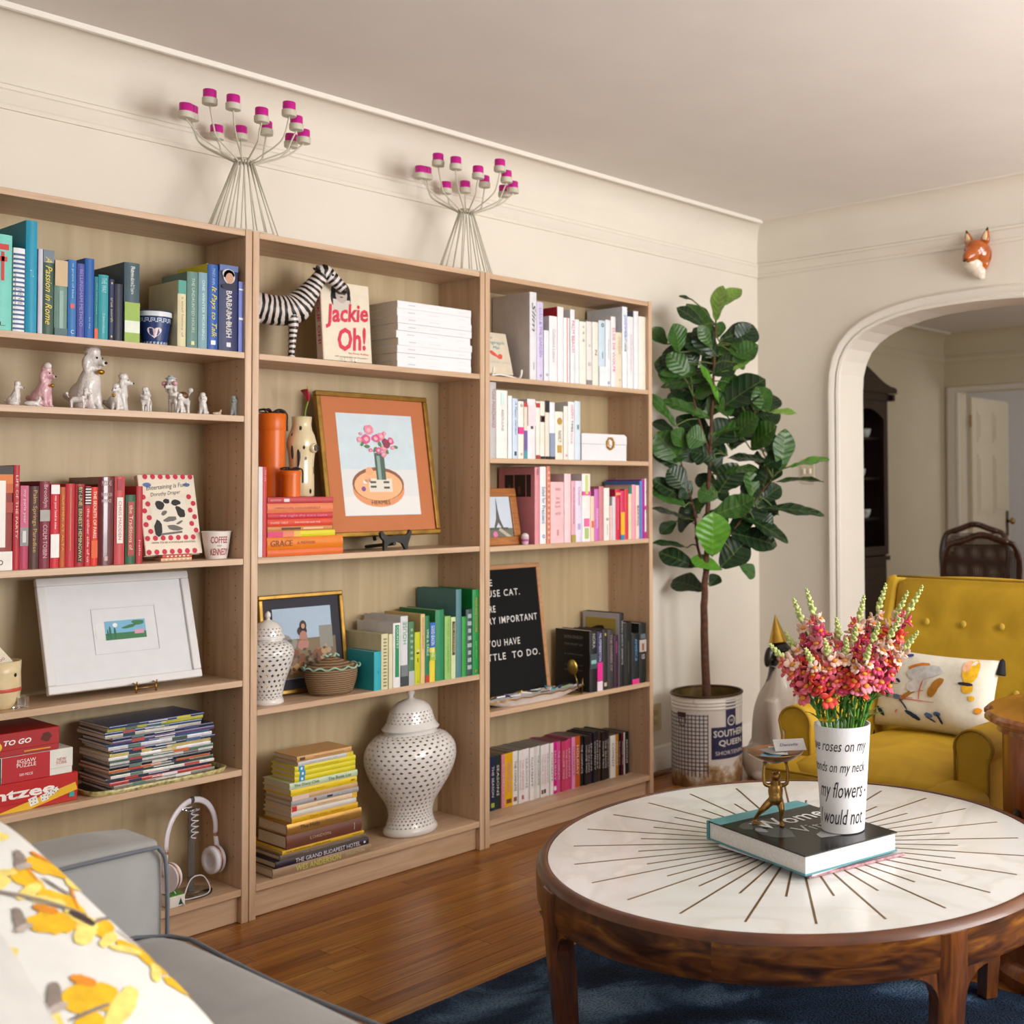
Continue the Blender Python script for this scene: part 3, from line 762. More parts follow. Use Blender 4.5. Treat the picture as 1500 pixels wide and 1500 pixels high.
shelf_row([
    (22, 79, 30, '#b9b6b4', 'tall grey book with rose lettering', {'titles': [('TONI MARCHAND', .4, .92, .5, '#a8687c', 'down')]}),
    (82, 183, 105, '#e8e6e2', 'thick white book with a pale aqua cap', {'titles': [('ASSOULINE', .4, .72, .2, '#7c8480', 'down'), ('x', .78, .96, .3, '#cfe6e2', 'bar')]}),
    (186, 223, 155, '#dfe8ea', 'narrow white and ice blue book', {}),
    (228, 276, 180, '#c6d6ea', 'pale blue book with blue script', {'titles': [('A Paper Garden', .4, .95, .45, '#4a6cb0', 'script'), ('x', .05, .12, .4, '#3c4c6c', 'bar')]}),
    (279, 331, 205, '#e9e4dc', 'cream book with a magenta band', {'bands': [(.43, .55, '#dc3c8c')], 'titles': [('o', .9, .95, .4, '#4a4a6c', 'across'), ('o', .06, .1, .3, '#4a4a4a', 'across')]}),
    (333, 363, 215, '#e2d2c2', 'narrow book with red top and violet foot', {'bands': [(.92, 1, '#c83430'), (.15, .5, '#6c5ca4'), (0, .15, '#3c9cac')]}),
    (366, 439, 185, '#ecdfe4', 'white book with blush petals', {'bands': [(.55, .9, '#f0d4dc')], 'titles': [('x', .5, .55, .3, '#4c4448', 'bar')]}),
    (441, 479, 205, '#e8e2d6', 'cream book with red squares at both ends', {'bands': [(.89, .97, '#b83234'), (0, .07, '#a83a3a')]}),
    (481, 523, 205, '#e6e0d2', 'cream book with a small black picture', {'titles': [('x', .64, .75, .9, '#4c2a24', 'bar'), ('x', .66, .73, .4, '#d8d0c4', 'bar'), ('x', 0, .05, .9, '#1c1c1c', 'bar')]}),
    (526, 565, 200, '#dcd6ca', 'narrow book with a black upper third', {'bands': [(.8, 1, '#222024'), (0, .05, '#1c1c1c')]}),
    (567, 616, 215, '#e2e4ea', 'white book with grey blue lower half', {'bands': [(0, .46, '#8c98b4'), (0, .05, '#2c2c34')]}),
    (618, 693, 300, '#e9e2d4', 'ivory book with gold ornament', {'titles': [('x', .74, .86, .4, '#b8923c', 'bar'), ('o', .72, .88, .6, '#b8923c', 'across'), ('NANCY', .36, .6, .4, '#4a4438', 'down'), ('x', .14, .3, .5, '#c29a44', 'bar')]}),
    (696, 736, 250, '#e4e0da', 'narrow ivory book', {'titles': [('o', .06, .1, .4, '#c83a3a', 'across')]}),
    (739, 796, 210, '#ebe7e6', 'white book with pink and black lettering', {'titles': [('HAPPY', .7, .94, .4, '#e07aa0', 'down'), ('TIMES', .48, .68, .35, '#3c3434', 'down'), ('love', .28, .46, .4, '#e88ab0', 'down')]}),
    (798, 850, 205, '#cbdbe6', 'pale blue book at the row end', {'titles': [('x', .52, .6, .3, '#6c8494', 'bar')]}),
], (715, 555, 6.25), 1.331, .012, 'on the white-box shelf', GR)

_j = shelf_row([
    (432, 476, 90, '#d98a94', 'tall dusty pink hardback with dark photo on its board', {'d': .2, 'titles': [('PARIS', .9, .98, .5, '#5c2c34', 'down')]}),
    (480, 536, 85, '#e9e6e6', 'tall white book with blue title', {'d': .18, 'titles': [('Salad for President', .26, .74, .5, '#3a4ca0', 'down'), ('o', .07, .12, .4, '#3a5ab4', 'across')]}),
    (540, 573, 80, '#d47a5c', 'narrow coral book with dotted spine', {'titles': [('x', .06 + k * .07, .09 + k * .07, .5, '#e8b49c', 'bar') for k in range(13)]}),
    (578, 701, 225, '#eabcc0', 'very thick pale pink book', {'titles': [('kate', .86, .92, .35, '#c8909a', 'across'), ('the\npink\nbook', .58, .76, .4, '#c8909a', 'across'), ('vol ten', .46, .52, .4, '#c8909a', 'across'), ('x', .12, .22, .12, '#c8909a', 'bar')]}),
    (704, 764, 150, '#ecc9cd', 'tall blush pink hardback', {'d': .17}),
    (766, 804, 215, '#e0a8b4', 'narrow rose book with olive foot', {'bands': [(0, .12, '#a8963c')], 'titles': [('the art of entertaining', .3, .9, .4, '#7c4c54', 'down')]}),
    (806, 864, 215, '#dcd4e8', 'pale lilac floral book', {'titles': [('Charlotte', .6, .9, .35, '#d47aa0', 'down'), ('x', .2, .3, .4, '#b8a8d4', 'bar')]}),
    (866, 942, 150, '#eee4e0', 'white book with pink and green flowers', {'d': .17, 'bands': [(.68, .74, '#e05a9c')], 'titles': [('x', .7, .98, .3, '#c4d67c', 'bar'), ('x', .22, .34, .6, '#e46aa0', 'bar'), ('x', .04, .2, .45, '#a8c47c', 'bar')]}),
    (943, 975, 355, '#eecdb4', 'small peach book', {'titles': [('x', .3, .45, .6, '#e0703c', 'bar')]}),
    (977, 1018, 290, '#c86ab4', 'orchid pink book with white lettering', {'titles': [('PERSUASION', .25, .62, .5, '#f0d4ea', 'down')]}),
    (1020, 1062, 265, '#c97a84', 'plain dusty rose book', {}),
    (1065, 1117, 280, '#e9e4dc', 'ivory book with a black dot', {'titles': [('o', .38, .43, .4, '#2c2c2c', 'across'), ('x', .1, .3, .08, '#a8a49c', 'bar')]}),
    (1118, 1137, 440, '#ecc4c0', 'slim short pink booklet', {'hard': False}),
    (1138, 1166, 360, '#d4cfd6', 'slim pale grey book', {'hard': False}),
    (1168, 1213, 290, '#c81c44', 'crimson book with a gold band', {'bands': [(.88, .93, '#e8a06a')], 'titles': [('x', .2, .82, .12, '#e46a84', 'bar')]}),
    (1215, 1251, 305, '#d42c5c', 'crimson and yellow book with blue foot', {'bands': [(.1, .56, '#eab81c'), (0, .1, '#2c84b0')]}),
    (1253, 1286, 290, '#d02a3a', 'narrow bright red book', {}),
    (1288, 1318, 265, '#d8d0b0', 'narrow cream book with a green top', {'bands': [(.86, 1, '#2c7a64')]}),
    (1320, 1354, 250, '#ee9cac', 'narrow candy pink book', {}),
    (1356, 1388, 255, '#eacdca', 'narrow blush book with black lettering', {'titles': [('BAKING', .25, .62, .5, '#3c2c34', 'down')]}),
    (1389, 1409, 215, '#4c84cc', 'slim tall blue book', {'d': .2, 'hard': False}),
    (1410, 1436, 200, '#a01c90', 'slim tall purple book', {'d': .2}),
    (1438, 1470, 195, '#ece8e6', 'white book with pink blossoms at the row end', {'bands': [(0, .11, '#e22c94'), (.48, .55, '#e84ca0')], 'titles': [('x', .42, .48, .5, '#8cb464', 'bar'), ('x', .75, .8, .5, '#8cb464', 'bar')]}),
], (715, 670, 6.25), 1.025, .016, 'on the pink-book shelf', GR)
# dark photo on the left board of the tall dusty pink book
_pk = _j[0]
_m = frame3((-.0004, .2, 0), (0, -1, 0), (0, 0, 1))
_h = max(v.co.z for v in _pk.children[0].data.vertices)
blot(_pk, _m, [(.058, _h * .76, .024, _h * .145, 0, 'r'), (.118, _h * .76, .03, _h * .145, 0, 'r'), (.165, _h * .76, .012, _h * .145, 0, 'r')], '#33201c', 'photo')
blot(_pk, _m, [(.06, _h * .72, .008, _h * .05), (.115, _h * .7, .008, _h * .06)], '#7a4436', 'photo', .0008)

_k = shelf_row([
    (935, 1000, 275, '#1b1a1c', 'black hardback with white lettering on its board', {'d': .19, 'bands': [(.38, .62, '#3c4c50')], 'titles': [('NORA', .72, .95, .4, '#b4b0ac', 'down'), ('x', .46, .52, .7, '#8cb4b0', 'bar')]}),
    (1001, 1050, 280, '#22224c', 'navy book with magenta and white lower spine', {'bands': [(.17, .48, '#dc2c8c'), (0, .16, '#e4d4dc')], 'titles': [('MS PEMBERTON', .5, .96, .45, '#cfcbe0', 'down')]}),
    (1052, 1097, 265, '#2a2624', 'black brown book with two gold marks', {'titles': [('x', .9, .94, .3, '#c8a85c', 'bar'), ('x', .06, .12, .5, '#c8b89c', 'bar')]}),
    (1099, 1154, 265, '#3a3638', 'charcoal book with rose lettering', {'titles': [('THE DIARIES OF', .3, .92, .35, '#a88c8c', 'down')]}),
    (1156, 1196, 315, '#3a1c30', 'dark plum book', {'titles': [('x', .66, .88, .3, '#84386c', 'bar')]}),
    (1206, 1246, 112, '#1c1c20', 'tall black book with white bordered picture board', {'d': .205, 'titles': [('WHO SHOT SPORTS', .3, .9, .35, '#b8b8b8', 'down')]}),
    (1249, 1320, 200, '#181a1a', 'black book with faint olive lettering', {'d': .15, 'titles': [('x', .2, .7, .08, '#4c5034', 'bar')]}),
    (1321, 1385, 300, '#1c2024', 'black book with blue lettering and pink foot', {'bands': [(0, .1, '#d83a84')], 'titles': [('AMERICA', .45, .9, .35, '#5c9cc8', 'down')]}),
    (1387, 1450, 205, '#1a1c1a', 'black book with a small portrait band', {'d': .15, 'bands': [(.52, .72, '#b4aca4')], 'titles': [('x', .54, .66, .35, '#8c5c44', 'bar'), ('US', .4, .48, .4, '#d4d4d4', 'across'), ('x', .74, .82, .7, '#5c646c', 'bar')]}),
], (715, 880, 6.25), .458, .008, 'on the black-book shelf', GR)
_h = max(v.co.z for v in _k[5].children[0].data.vertices)
_m = frame3((-.0004, .205, 0), (0, -1, 0), (0, 0, 1))
MB().box(-.0008, .0006, .004, .204, .001, _h - .001).build('board', M('#b8b6b8', .5), _k[5])
_m = frame3((-.0012, .205, 0), (0, -1, 0), (0, 0, 1))
blot(_k[5], _m, [(.1, _h * .5, .083, _h * .42, 0, 'r')], '#b09a44', 'picture')
blot(_k[5], _m, [(.09, _h * .66, .062, _h * .16, 0, 'b'), (.09, _h * .4, .07, _h * .14, 0, 'r')], '#231814', 'picture', .0007)
_h = max(v.co.z for v in _k[0].children[0].data.vertices)
_m = frame3((-.0004, .19, 0), (0, -1, 0), (0, 0, 1))
for tx, hh, zz in (('NORA EPHRON', .012, .88), ('THE MOST OF', .008, .76), ('a collection', .006, .6), ('and other writings', .005, .42), ('with an introduction', .005, .34)):
    text(tx, .1, hh, _m @ Matrix.Translation((.1, _h * zz, .0003)), M('#8c8a86', .5, var=0), _k[0], 'title')

# film cases, pushed back on the bottom shelf
DV = []
ed = [20, 74, 130, 165]
cols = ['#1c2a4a', '#22302a', '#cc8088']
nm = ['navy film case with a yellow green foot', 'dark green film case beside the navy one', 'dusty pink film case between dark green and yellow ones']
for k in range(3): DV.append((ed[k], ed[k + 1] - 2, 0, cols[k], nm[k]))
DV.append((168, 248, 0, '#d9a418', 'thick golden yellow film box set'))
wl = [250, 302, 332, 364, 414, 454, 490, 522, 556, 582, 616, 650]
wn = ['white film case with brown corner pictures', 'white film case with pale green lettering', 'narrow white film case with red dots', 'white film case with pink script', 'wide plain white film case', 'grey white film case with black lettering',
      'white film case with grey stripe', 'cream film case with tiny brown portraits', 'white film case with dark flower', 'white film case with orange lettering', 'white film case with pale blue edge']
for k in range(11): DV.append((wl[k], wl[k + 1] - 1.5, 0, ['#e0dad6', '#dddcd8', '#e2d6d4', '#e4dce0', '#e6e0dc', '#cdc9cb'][k % 6], wn[k]))
pl = [651, 690, 730, 768, 798, 832, 866]
pn = ['hot magenta film case with white strip', 'rose pink film case with pale lettering', 'deep rose film case with cream strip', 'raspberry film case with white label', 'plain raspberry film case', 'light pink film case']
pc = ['#c81a80', '#cc4a8c', '#bc3a5c', '#c84070', '#c23a70', '#dc86b4']
for k in range(6): DV.append((pl[k], pl[k + 1] - 1.5, 0, pc[k], pn[k]))
dl = [868, 920, 960, 994, 1020, 1048, 1078, 1104, 1130, 1160, 1190, 1214]
dn = ['orange flame coloured film case', 'black film case beside the orange one', 'black film case with a white line', 'dark red topped black film case', 'plum black film case with pink lettering', 'black film case with blue lettering', 'black film case with white lettering',
      'brown black film case with rose strip', 'black film case with gold speckles', 'black film case with red square', 'charcoal film case beside the white one']
dc = ['#b8541c', '#171618', '#1c1a1c', '#2c1416', '#2a1a2c', '#1c1e26', '#1a181a', '#3a2824', '#201a18', '#241616', '#222022']
for k in range(11): DV.append((dl[k], dl[k + 1] - 1.5, 0, dc[k], dn[k]))
DV += [(1216, 1268, 0, '#e0dcd8', 'lone white film case among the dark ones'), (1270, 1304, 0, '#b07c2c', 'tan film case'), (1306, 1324, 0, '#1c1816', 'slim black disc case beside the tan one'), (1326, 1351, 0, '#4a1420', 'burgundy disc case'), (1353, 1369, 0, '#d4d0d0', 'slim white disc case'), (1371, 1408, 0, '#1a1c1c', 'black disc case at the row end')]
prev = -9
for i, (xl, xr, _, c, d) in enumerate(DV):
    yf = .094
    X0 = max(prev + .0004, at(715 + xl / 6.818, 1130, yf).x); X1 = at(715 + xr / 6.818, 1130, yf).x
    T = max(.005, X1 - X0); H = .19 if i < 32 else .165
    if 15 <= i <= 31: H = .19 + .004 * math.sin(i)
    acc = {0: '#9cac2c', 3: '#6c3c1c', 15: '#e8dce4', 4: '#8c5a44', 6: '#b85a5c', 11: '#7c4c3c', 12: '#3a1c20'}.get(i)
    ti = [('x', .06, .14, .6, acc, 'bar')] if acc else []
    lc = '#3c3434' if c[1] in 'def' else '#cfc4c0'
    if T > .009: ti.append((['THE SEASON', 'SEASONS', 'COMEDY', 'HOLIDAY', 'THE COMPLETE', 'VOLUME TWO'][i % 6], .25, .82, .42, ['#b86a84', '#8c9c84', lc, '#c87a9c', lc, '#8c8c94'][i % 6] if c[1] in 'def' else lc, 'down'))
    make_book(d, X0, yf + .003 * math.sin(i * 2.1), .09, T, .128, H, M(c, .25, var=.08), 'in the film row', 'film cases on the bottom shelf', (), ti, cat='film case', name='film_case', hard=False)
    prev = X0 + T
# ---------------------------------------------------------------- stacks lying down
def stack(items, tr, z, yf, where, group, dmax=.19, name='book', cat='book'):
    """items from the bottom up: (x left, x right, thickness, colour, description, options)"""
    ox, s, v0 = tr
    for e in items:
        xl, xr, T, c, d = e[:5]; o = e[5] if len(e) > 5 else {}
        X0 = at(ox + xl / s, v0, yf).x; X1 = at(ox + xr / s, v0, yf).x
        make_book(d, X1, yf + o.get('back', 0), z, T, o.get('d', min(dmax, (X1 - X0) * .72)), X1 - X0, c, where, group, o.get('bands', ()), o.get('titles', ()), flat=True, hard=o.get('hard', True), name=name, cat=cat, turn=o.get('turn', 0))
        z += T + .0003
    return z


# lying spines read along -z of the book, so the title direction is 'down' flipped: local z runs to the left
stack([
    (190, 1090, .0255, '#a08468', 'taupe book with big yellow lettering, lowest', {'titles': [('WES ANDERSON', .33, .78, .62, '#d6d85a', 'down'), ('COLLECTION', .08, .28, .3, '#cfcf9c', 'down')], 'd': .22}),
    (215, 1065, .0195, '#2c2032', 'dark plum book with white capital lettering', {'titles': [('THE GRAND BUDAPEST HOTEL', .1, .8, .62, '#e6e2e6', 'down'), ('x', .04, .06, .3, '#e6e2e6', 'bar')], 'd': .215}),
    (255, 1040, .0155, '#6a5c50', 'brown grey book under a thin yellow one', {'titles': [('THE ANDERSON COMPANION', .2, .75, .3, '#a89c8c', 'down')], 'd': .21}),
    (275, 1020, .0105, '#d9ac1c', 'thin golden yellow book', {'titles': [('THE UNOFFICIAL GUIDE BOOK', .42, .96, .45, '#5c4414', 'down'), ('WALLACE', .05, .15, .4, '#5c4414', 'down')], 'd': .2}),
    (315, 1000, .0395, '#6e4030', 'thick chocolate brown hardback', {'titles': [('LONDON', .43, .7, .22, '#c8a890', 'down'), ('THE LAST', .45, .68, .18, '#c09c84', 'down'), ('x', .1, .105, .5, '#d8c8bc', 'bar')], 'd': .165}),
    (320, 1000, .0325, M('#b58a48', .28, metal=.55, var=.1), 'thick metallic gold hardback', {'titles': [('The Help', .58, .84, .5, '#5c3a1c', 'down'), ('STOCKETT', .25, .5, .3, '#8c6a34', 'down')], 'd': .165}),
    (360, 965, .0185, '#dbaa14', 'yellow hardback above the gold one', {'titles': [('Tina Fey', .48, .75, .4, '#a87c14', 'down'), ('Bossypants', .22, .42, .3, '#a87c14', 'down')], 'd': .155}),
    (355, 950, .0150, '#d6d0c8', 'off white book with grey boards', {'d': .155}),
    (355, 955, .0155, '#e0c4a0', 'pale tan book with red and yellow ends', {'bands': [(0, .07, '#dfb020'), (.92, .99, '#c82c34')], 'titles': [('the disappearing spoon', .3, .62, .35, '#a88a68', 'down')], 'd': .15}),
    (355, 970, .0150, '#a09c9c', 'grey book with small dark marks', {'titles': [('x', .4, .48, .4, '#2c2c34', 'bar'), ('x', .64, .67, .5, '#8c3c3c', 'bar'), ('travels', .1, .3, .4, '#c8c4c4', 'down')], 'd': .15}),
    (360, 960, .0148, '#c9a478', 'light brown book with pinkish end', {'bands': [(.75, 1, '#e0c4b4')], 'd': .15}),
    (350, 955, .0185, '#e2c41c', 'bright yellow hardback', {'titles': [('a visit from', .5, .8, .25, '#c0a014', 'down'), ('MIN', .04, .1, .3, '#6c5a14', 'down')], 'd': .155}),
    (340, 960, .0190, '#c3d2b0', 'pale mint book with dark green lettering', {'titles': [('The Diary Club', .58, .94, .55, '#2c6448', 'down'), ('The Book List', .1, .45, .5, '#2c6448', 'down')], 'd': .15}),
    (385, 940, .0150, '#d8ca1c', 'lemon paperback with blue emblem, lowest of three alike', {'bands': [(.84, .93, '#2c94c8')], 'd': .13, 'titles': [('x', .87, .9, .5, '#e8ecea', 'bar')]}),
    (385, 940, .0150, '#dacc20', 'lemon paperback with blue emblem, middle of three alike', {'bands': [(.83, .92, '#2c94c8')], 'd': .13, 'titles': [('x', .86, .89, .5, '#e8ecea', 'bar')]}),
    (385, 942, .0150, '#d9cb1e', 'lemon paperback with blue emblem, topmost of three alike', {'bands': [(.85, .94, '#2c94c8')], 'd': .13, 'titles': [('x', .88, .91, .5, '#e8ecea', 'bar'), ('Agatha Crane', .3, .8, .25, '#a89c1c', 'down')]}),
    (415, 920, .0118, '#c9c8c8', 'thin silver book with yellow ends', {'bands': [(0, .12, '#dcc41c')], 'd': .13, 'titles': [('the power of', .3, .8, .3, '#8c8c8c', 'down')]}),
    (405, 905, .0160, '#c99a60', 'orange tan book lying on top', {'d': .13, 'titles': [('the imperfectionist', .15, .7, .3, '#8c6434', 'down'), ('x', .86, .95, .5, '#5c4020', 'bar')]}),
], (370, 6.25, 1190), .0985, .006, 'in the yellow-brown book stack', 'books stacked beside the large jar')

ZS = stack([
    (122, 738, .0195, '#d8682c', 'plain orange book, lowest', {'d': .17}),
    (122, 738, .0355, '#df7a14', 'thick orange book with brown lettering', {'titles': [('GRACE', .68, .96, .5, '#7c3c14', 'down'), ('A MEMOIR', .38, .62, .25, '#a85a1c', 'down')], 'd': .17}),
    (122, 672, .0175, '#d9cf24', 'yellow book fading into pink', {'bands': [(.78, 1, '#d43a6c'), (.62, .78, '#e07a5c'), (.52, .62, '#e0b048')], 'd': .15}),
    (122, 650, .0135, '#c4804c', 'tan book with dark label', {'titles': [('x', .5, .79, .5, '#4c2c1c', 'bar'), ('x', .15, .46, .4, '#e0b48c', 'bar')], 'd': .15}),
    (122, 650, .0215, '#d4452c', 'vermilion book with fine white lettering', {'titles': [('THE HUNTER AND THE', .2, .6, .2, '#f0d4c8', 'down'), ('SHARED TABLE', .7, .96, .3, '#f0b8a8', 'down')], 'd': .16}),
    (122, 655, .0175, '#c0303c', 'red book with pink lettering', {'titles': [('the night the stars came', .1, .82, .5, '#e884ac', 'down')], 'd': .15}),
    (122, 655, .0280, '#dc7a50', 'thick peach orange book', {'titles': [('LIVING LIFE COLOURFULLY', .2, .9, .25, '#b05c3c', 'down')], 'd': .16}),
    (122, 658, .0180, '#b83c44', 'rose red book on top', {'titles': [('x', .68, .76, .5, '#d8ccd0', 'bar'), ('summer', .8, .96, .3, '#e0a0a4', 'down')], 'd': .165}),
], (370, 5.555, 745), 1.0292, .018, 'in the orange book stack', 'books stacked under the orange canisters')
_x = at(370 + 48 / 5.555, 745, .018).x
make_book('slim white book standing against the orange stack', _x, .018, 1.0292, .0125, .16, .262, '#d9d8dc', '', GR, hard=False)
make_book('slim coral red book standing against the orange stack', _x + .0133, .018, 1.0292, .0125, .16, .262, '#c23a3c', '', GR, titles=[('THE LIFE', .84, .97, .3, '#e8b0b0', 'down')])

# white magazines in the zebra's bay
_a = at(580, 490, .028).x; _b = at(688, 500, .028).x
for k in range(9):
    dx = .002 * math.sin(k * 2.7)
    make_book('thick white magazine, %s in the stack of nine' % ['lowest', 'second from bottom', 'third from bottom', 'fourth from bottom', 'middle one', 'fourth from top', 'third from top', 'second from top', 'topmost'][k],
              _b + dx, .02 + .003 * math.sin(k * 1.9), 1.6185 + k * .0241, .0236, .2, _b - _a, M('#e4e4e8', .3, var=.02), '', 'white magazines beside the red titled book',
              (), [('x', .77, .86, .14, '#c4c4cc', 'bar'), ('x', .45, .58, .08, '#d4d4da', 'bar'), ('x', .08, .18, .08, '#d4d4da', 'bar')], flat=True, hard=False, name='magazine', cat='magazine')

# ---------------------------------------------------------------- sofa-side bookcase: games, magazines, headphones
def game_box(desc, x1, w, z, h, d, colour, yf=.03):
    t = thing('board_game_box', desc, 'game box', (x1, yf, z), group='game boxes stacked beside the magazines')
    MB().rbox(-w, 0, 0, d, 0, h * .82, .0015, 1).build('base', M(colour, .4), t)
    MB().rbox(-w - .001, .001, -.001, d + .001, h * .25, h, .0015, 1).build('lid', M(colour, .35), t)
    return t, (lambda x, zz: frame3((-w + x, -.0012, zz), (1, 0, 0), (0, 0, 1)))


t, fm = game_box('red and yellow dice game box under the other two boxes', -.445, .27, .4335, .072, .19, '#b91f1c')
text('yahtzee', .2, .034, fm(.118, .04), M('#efe9e2', .4, var=0), t, 'lettering', bold=.03)
blot(t, fm(0, 0), [(.17, .012, .10, .010, .25, 'r')], '#e0b020', 'print', .0003)
for k, (a, b) in enumerate(((.167, .018), (.192, .022), (.207, .03), (.219, .036))):
    blot(t, fm(0, 0), [(a, b, .010 - .0015 * k, .010 - .0015 * k, .3, 'r')], '#e6e2dc', 'dice_print', .0006)
    blot(t, fm(0, 0), [(a + q * .004, b + q2 * .004, .0014, .0014) for q in (-1, 1) for q2 in (-1, 1)], '#2a2422', 'dice_print', .0008)
blot(t, fm(0, 0), [(.256, .017, .006, .006, 0, 'r')], '#2c9c94', 'print', .0006)
t, fm = game_box('black, red and white jigsaw box between two red boxes', -.458, .27, .5058, .064, .19, '#e2e0d6')
blot(t, fm(0, 0), [(.075, .032, .032, .0315, 0, 'r')], '#1d1b1b', 'print', .0003)
blot(t, fm(0, 0), [(.163, .032, .054, .0315, 0, 'r'), (.02, .032, .02, .0315, 0, 'r')], '#b5212a', 'print', .0003)
text('THE\nNEW\nYORKER', .034, .026, fm(.075, .036), WHITE, t, 'lettering', lines=.9)
text('JIGSAW\nPUZZLE', .044, .02, fm(.163, .044), WHITE, t, 'lettering', lines=.8)
text('500 PIECE', .03, .006, fm(.163, .016), WHITE, t, 'lettering')
text('NEW\nYORK', .026, .016, fm(.244, .034), M('#b5212a', .5, var=0), t, 'lettering', lines=.8)
t, fm = game_box('red game box with white capital lettering on top of the others', -.49, .25, .5705, .058, .2, '#a81f20')
text('TO GO', .062, .013, fm(.155, .034), M('#efeae4', .4, var=0), t, 'lettering', bold=.03, shear=.2)
blot(t, fm(0, 0), [(.085, .026, .036, .02)], '#e0c020', 'print', .0003)
text('APPLES', .052, .014, fm(.085, .034), M('#a81f20', .4, var=0), t, 'lettering', bold=.02)
text('APPLES', .052, .014, fm(.085, .018), M('#2c7a34', .4, var=0), t, 'lettering', bold=.02)
blot(t, fm(0, 0), [(.22, .036, .013, .013, 0, 'b')], '#5c2014', 'print', .0003)
blot(t, fm(0, 0), [(.2, .008, .03, .0016, 0, 'r')], '#d8a030', 'print', .0003)

# magazines on a lacquer tray
tr = thing('serving_tray', 'flat patterned tray carrying the stack of glossy magazines', 'tray', (-.235, .10, .4335))
def tray_mat():
    m, nt, p = new_mat('tray_pattern')
    tc = N(nt, 'ShaderNodeTexCoord'); v = N(nt, 'ShaderNodeTexVoronoi', Scale=70.); nt.links.new(tc.outputs['Object'], v.inputs['Vector'])
    rp = ramp(nt, [(0, '#4c4a34'), (.4, '#a89c5c'), (.7, '#c8bc84'), (1, '#7c8058')]); nt.links.new(v.outputs['Distance'], rp.inputs['Fac']); nt.links.new(rp.outputs['Color'], p.inputs['Base Color'])
    p.inputs['Roughness'].default_value = .3
    return m
ov = [(.182 * math.copysign(abs(math.cos(a)) ** .35, math.cos(a)), .095 * math.copysign(abs(math.sin(a)) ** .35, math.sin(a))) for a in [2 * PI * k / 40 for k in range(40)]]
MB().prism(ov, 0, .003).build('tray_bottom', M('#22241c', .3), tr)
mb = MB()
rim = [((x * s, y * s2, z)) for s, s2, z in ((1, 1, 0), (1.03, 1.05, .012), (1.0, 1.0, .013), (.975, .96, .003)) for x, y in ov]
mb.add(rim, [(j * 40 + k, j * 40 + (k + 1) % 40, (j + 1) * 40 + (k + 1) % 40, (j + 1) * 40 + k) for j in range(3) for k in range(40)])
mb.build('tray_rim', tray_mat(), tr, smooth=True)
zc = .4367
mc = [('#3c5a8c', 'steel blue'), ('#8c8478', 'taupe'), ('#b4443c', 'brick red'), ('#2a3a4c', 'dark blue'), ('#d8d4d0', 'white'), ('#3c4c3c', 'dark green'), ('#c86c3c', 'orange'), ('#20242c', 'black'), ('#dcd8d6', 'off white'),
      ('#5c7a6c', 'sage'), ('#e2dee0', 'pale'), ('#c8b46c', 'straw'), ('#2c3c5c', 'navy'), ('#d4d0d8', 'silver white'), ('#3c6c94', 'mid blue'), ('#5c4c74', 'violet'), ('#22304c', 'midnight'), ('#b8b0a4', 'stone'), ('#2a4470', 'royal blue'), ('#c4bc3c', 'mustard yellow'), ('#30406c', 'indigo')]
for k, (c, nmx) in enumerate(mc):
    T = .0080 + .0018 * math.sin(k * 3.1)
    x1 = -.098 + .006 * math.sin(k * 1.7) - (.028 if k > 16 else 0)
    make_book('%s spined glossy magazine in the pile on the patterned tray' % nmx, x1, .022 + .006 * math.cos(k * 2.3), zc, T, .17, .272 - (.02 if k > 16 else 0), M(c, .25, var=.2, scale=60.), '', 'magazines piled on the patterned tray',
              [(.15 + .1 * (k % 4), .3 + .1 * (k % 4), mc[(k * 5 + 3) % 21][0]), (.7, .82, mc[(k * 7 + 2) % 21][0])], [('x', .4, .6, .25, '#e4e0da', 'bar')], flat=True, hard=False, name='magazine', cat='magazine', turn=R(1.5 * math.sin(k * 1.3)))
    zc += T + .0002

# headphones on a clear stand
st = thing('headphone_stand', 'clear acrylic headphone stand with round base', 'stand', (-.128, .075, .0975))
ACR = M('#f4f8fa', .04, var=0, trans=1., ior=1.4)
MB().lathe([(.052, 0), (.055, .002), (.055, .006), (.052, .008)], 32).build('base', ACR, st, smooth=40)
MB().rbox(-.009, .009, -.003, .003, .008, .235, .002).build('post', M('#9a9894', .08, var=0, trans=.75), st)
MB().rbox(-.016, .016, -.02, .02, .232, .238, .002).build('cradle', ACR, st)
WHP = M('#dcd6dc', .3, var=.02); RG = M('#c89a84', .3, metal=.8)
hp = thing('headphones', 'white and rose gold headphones hung on the clear stand', 'headphones', (-.130, .07, .0975), (0, 0, R(20)))
hp.scale = (.96, .96, 1.04)
arc = [(-.094 * math.cos(a), 0, .155 + .096 * math.sin(a)) for a in [R(-8) + R(196) * k / 22 for k in range(23)]]
MB().tube(arc, .0085, 8, flat=.6).build('headband', WHP, hp, smooth=True)
MB().tube([(-.006, 0, .2515), (.006, 0, .2515)], .0092, 8, flat=.65).build('band_joint', M('#4a4648', .4), hp, smooth=True)
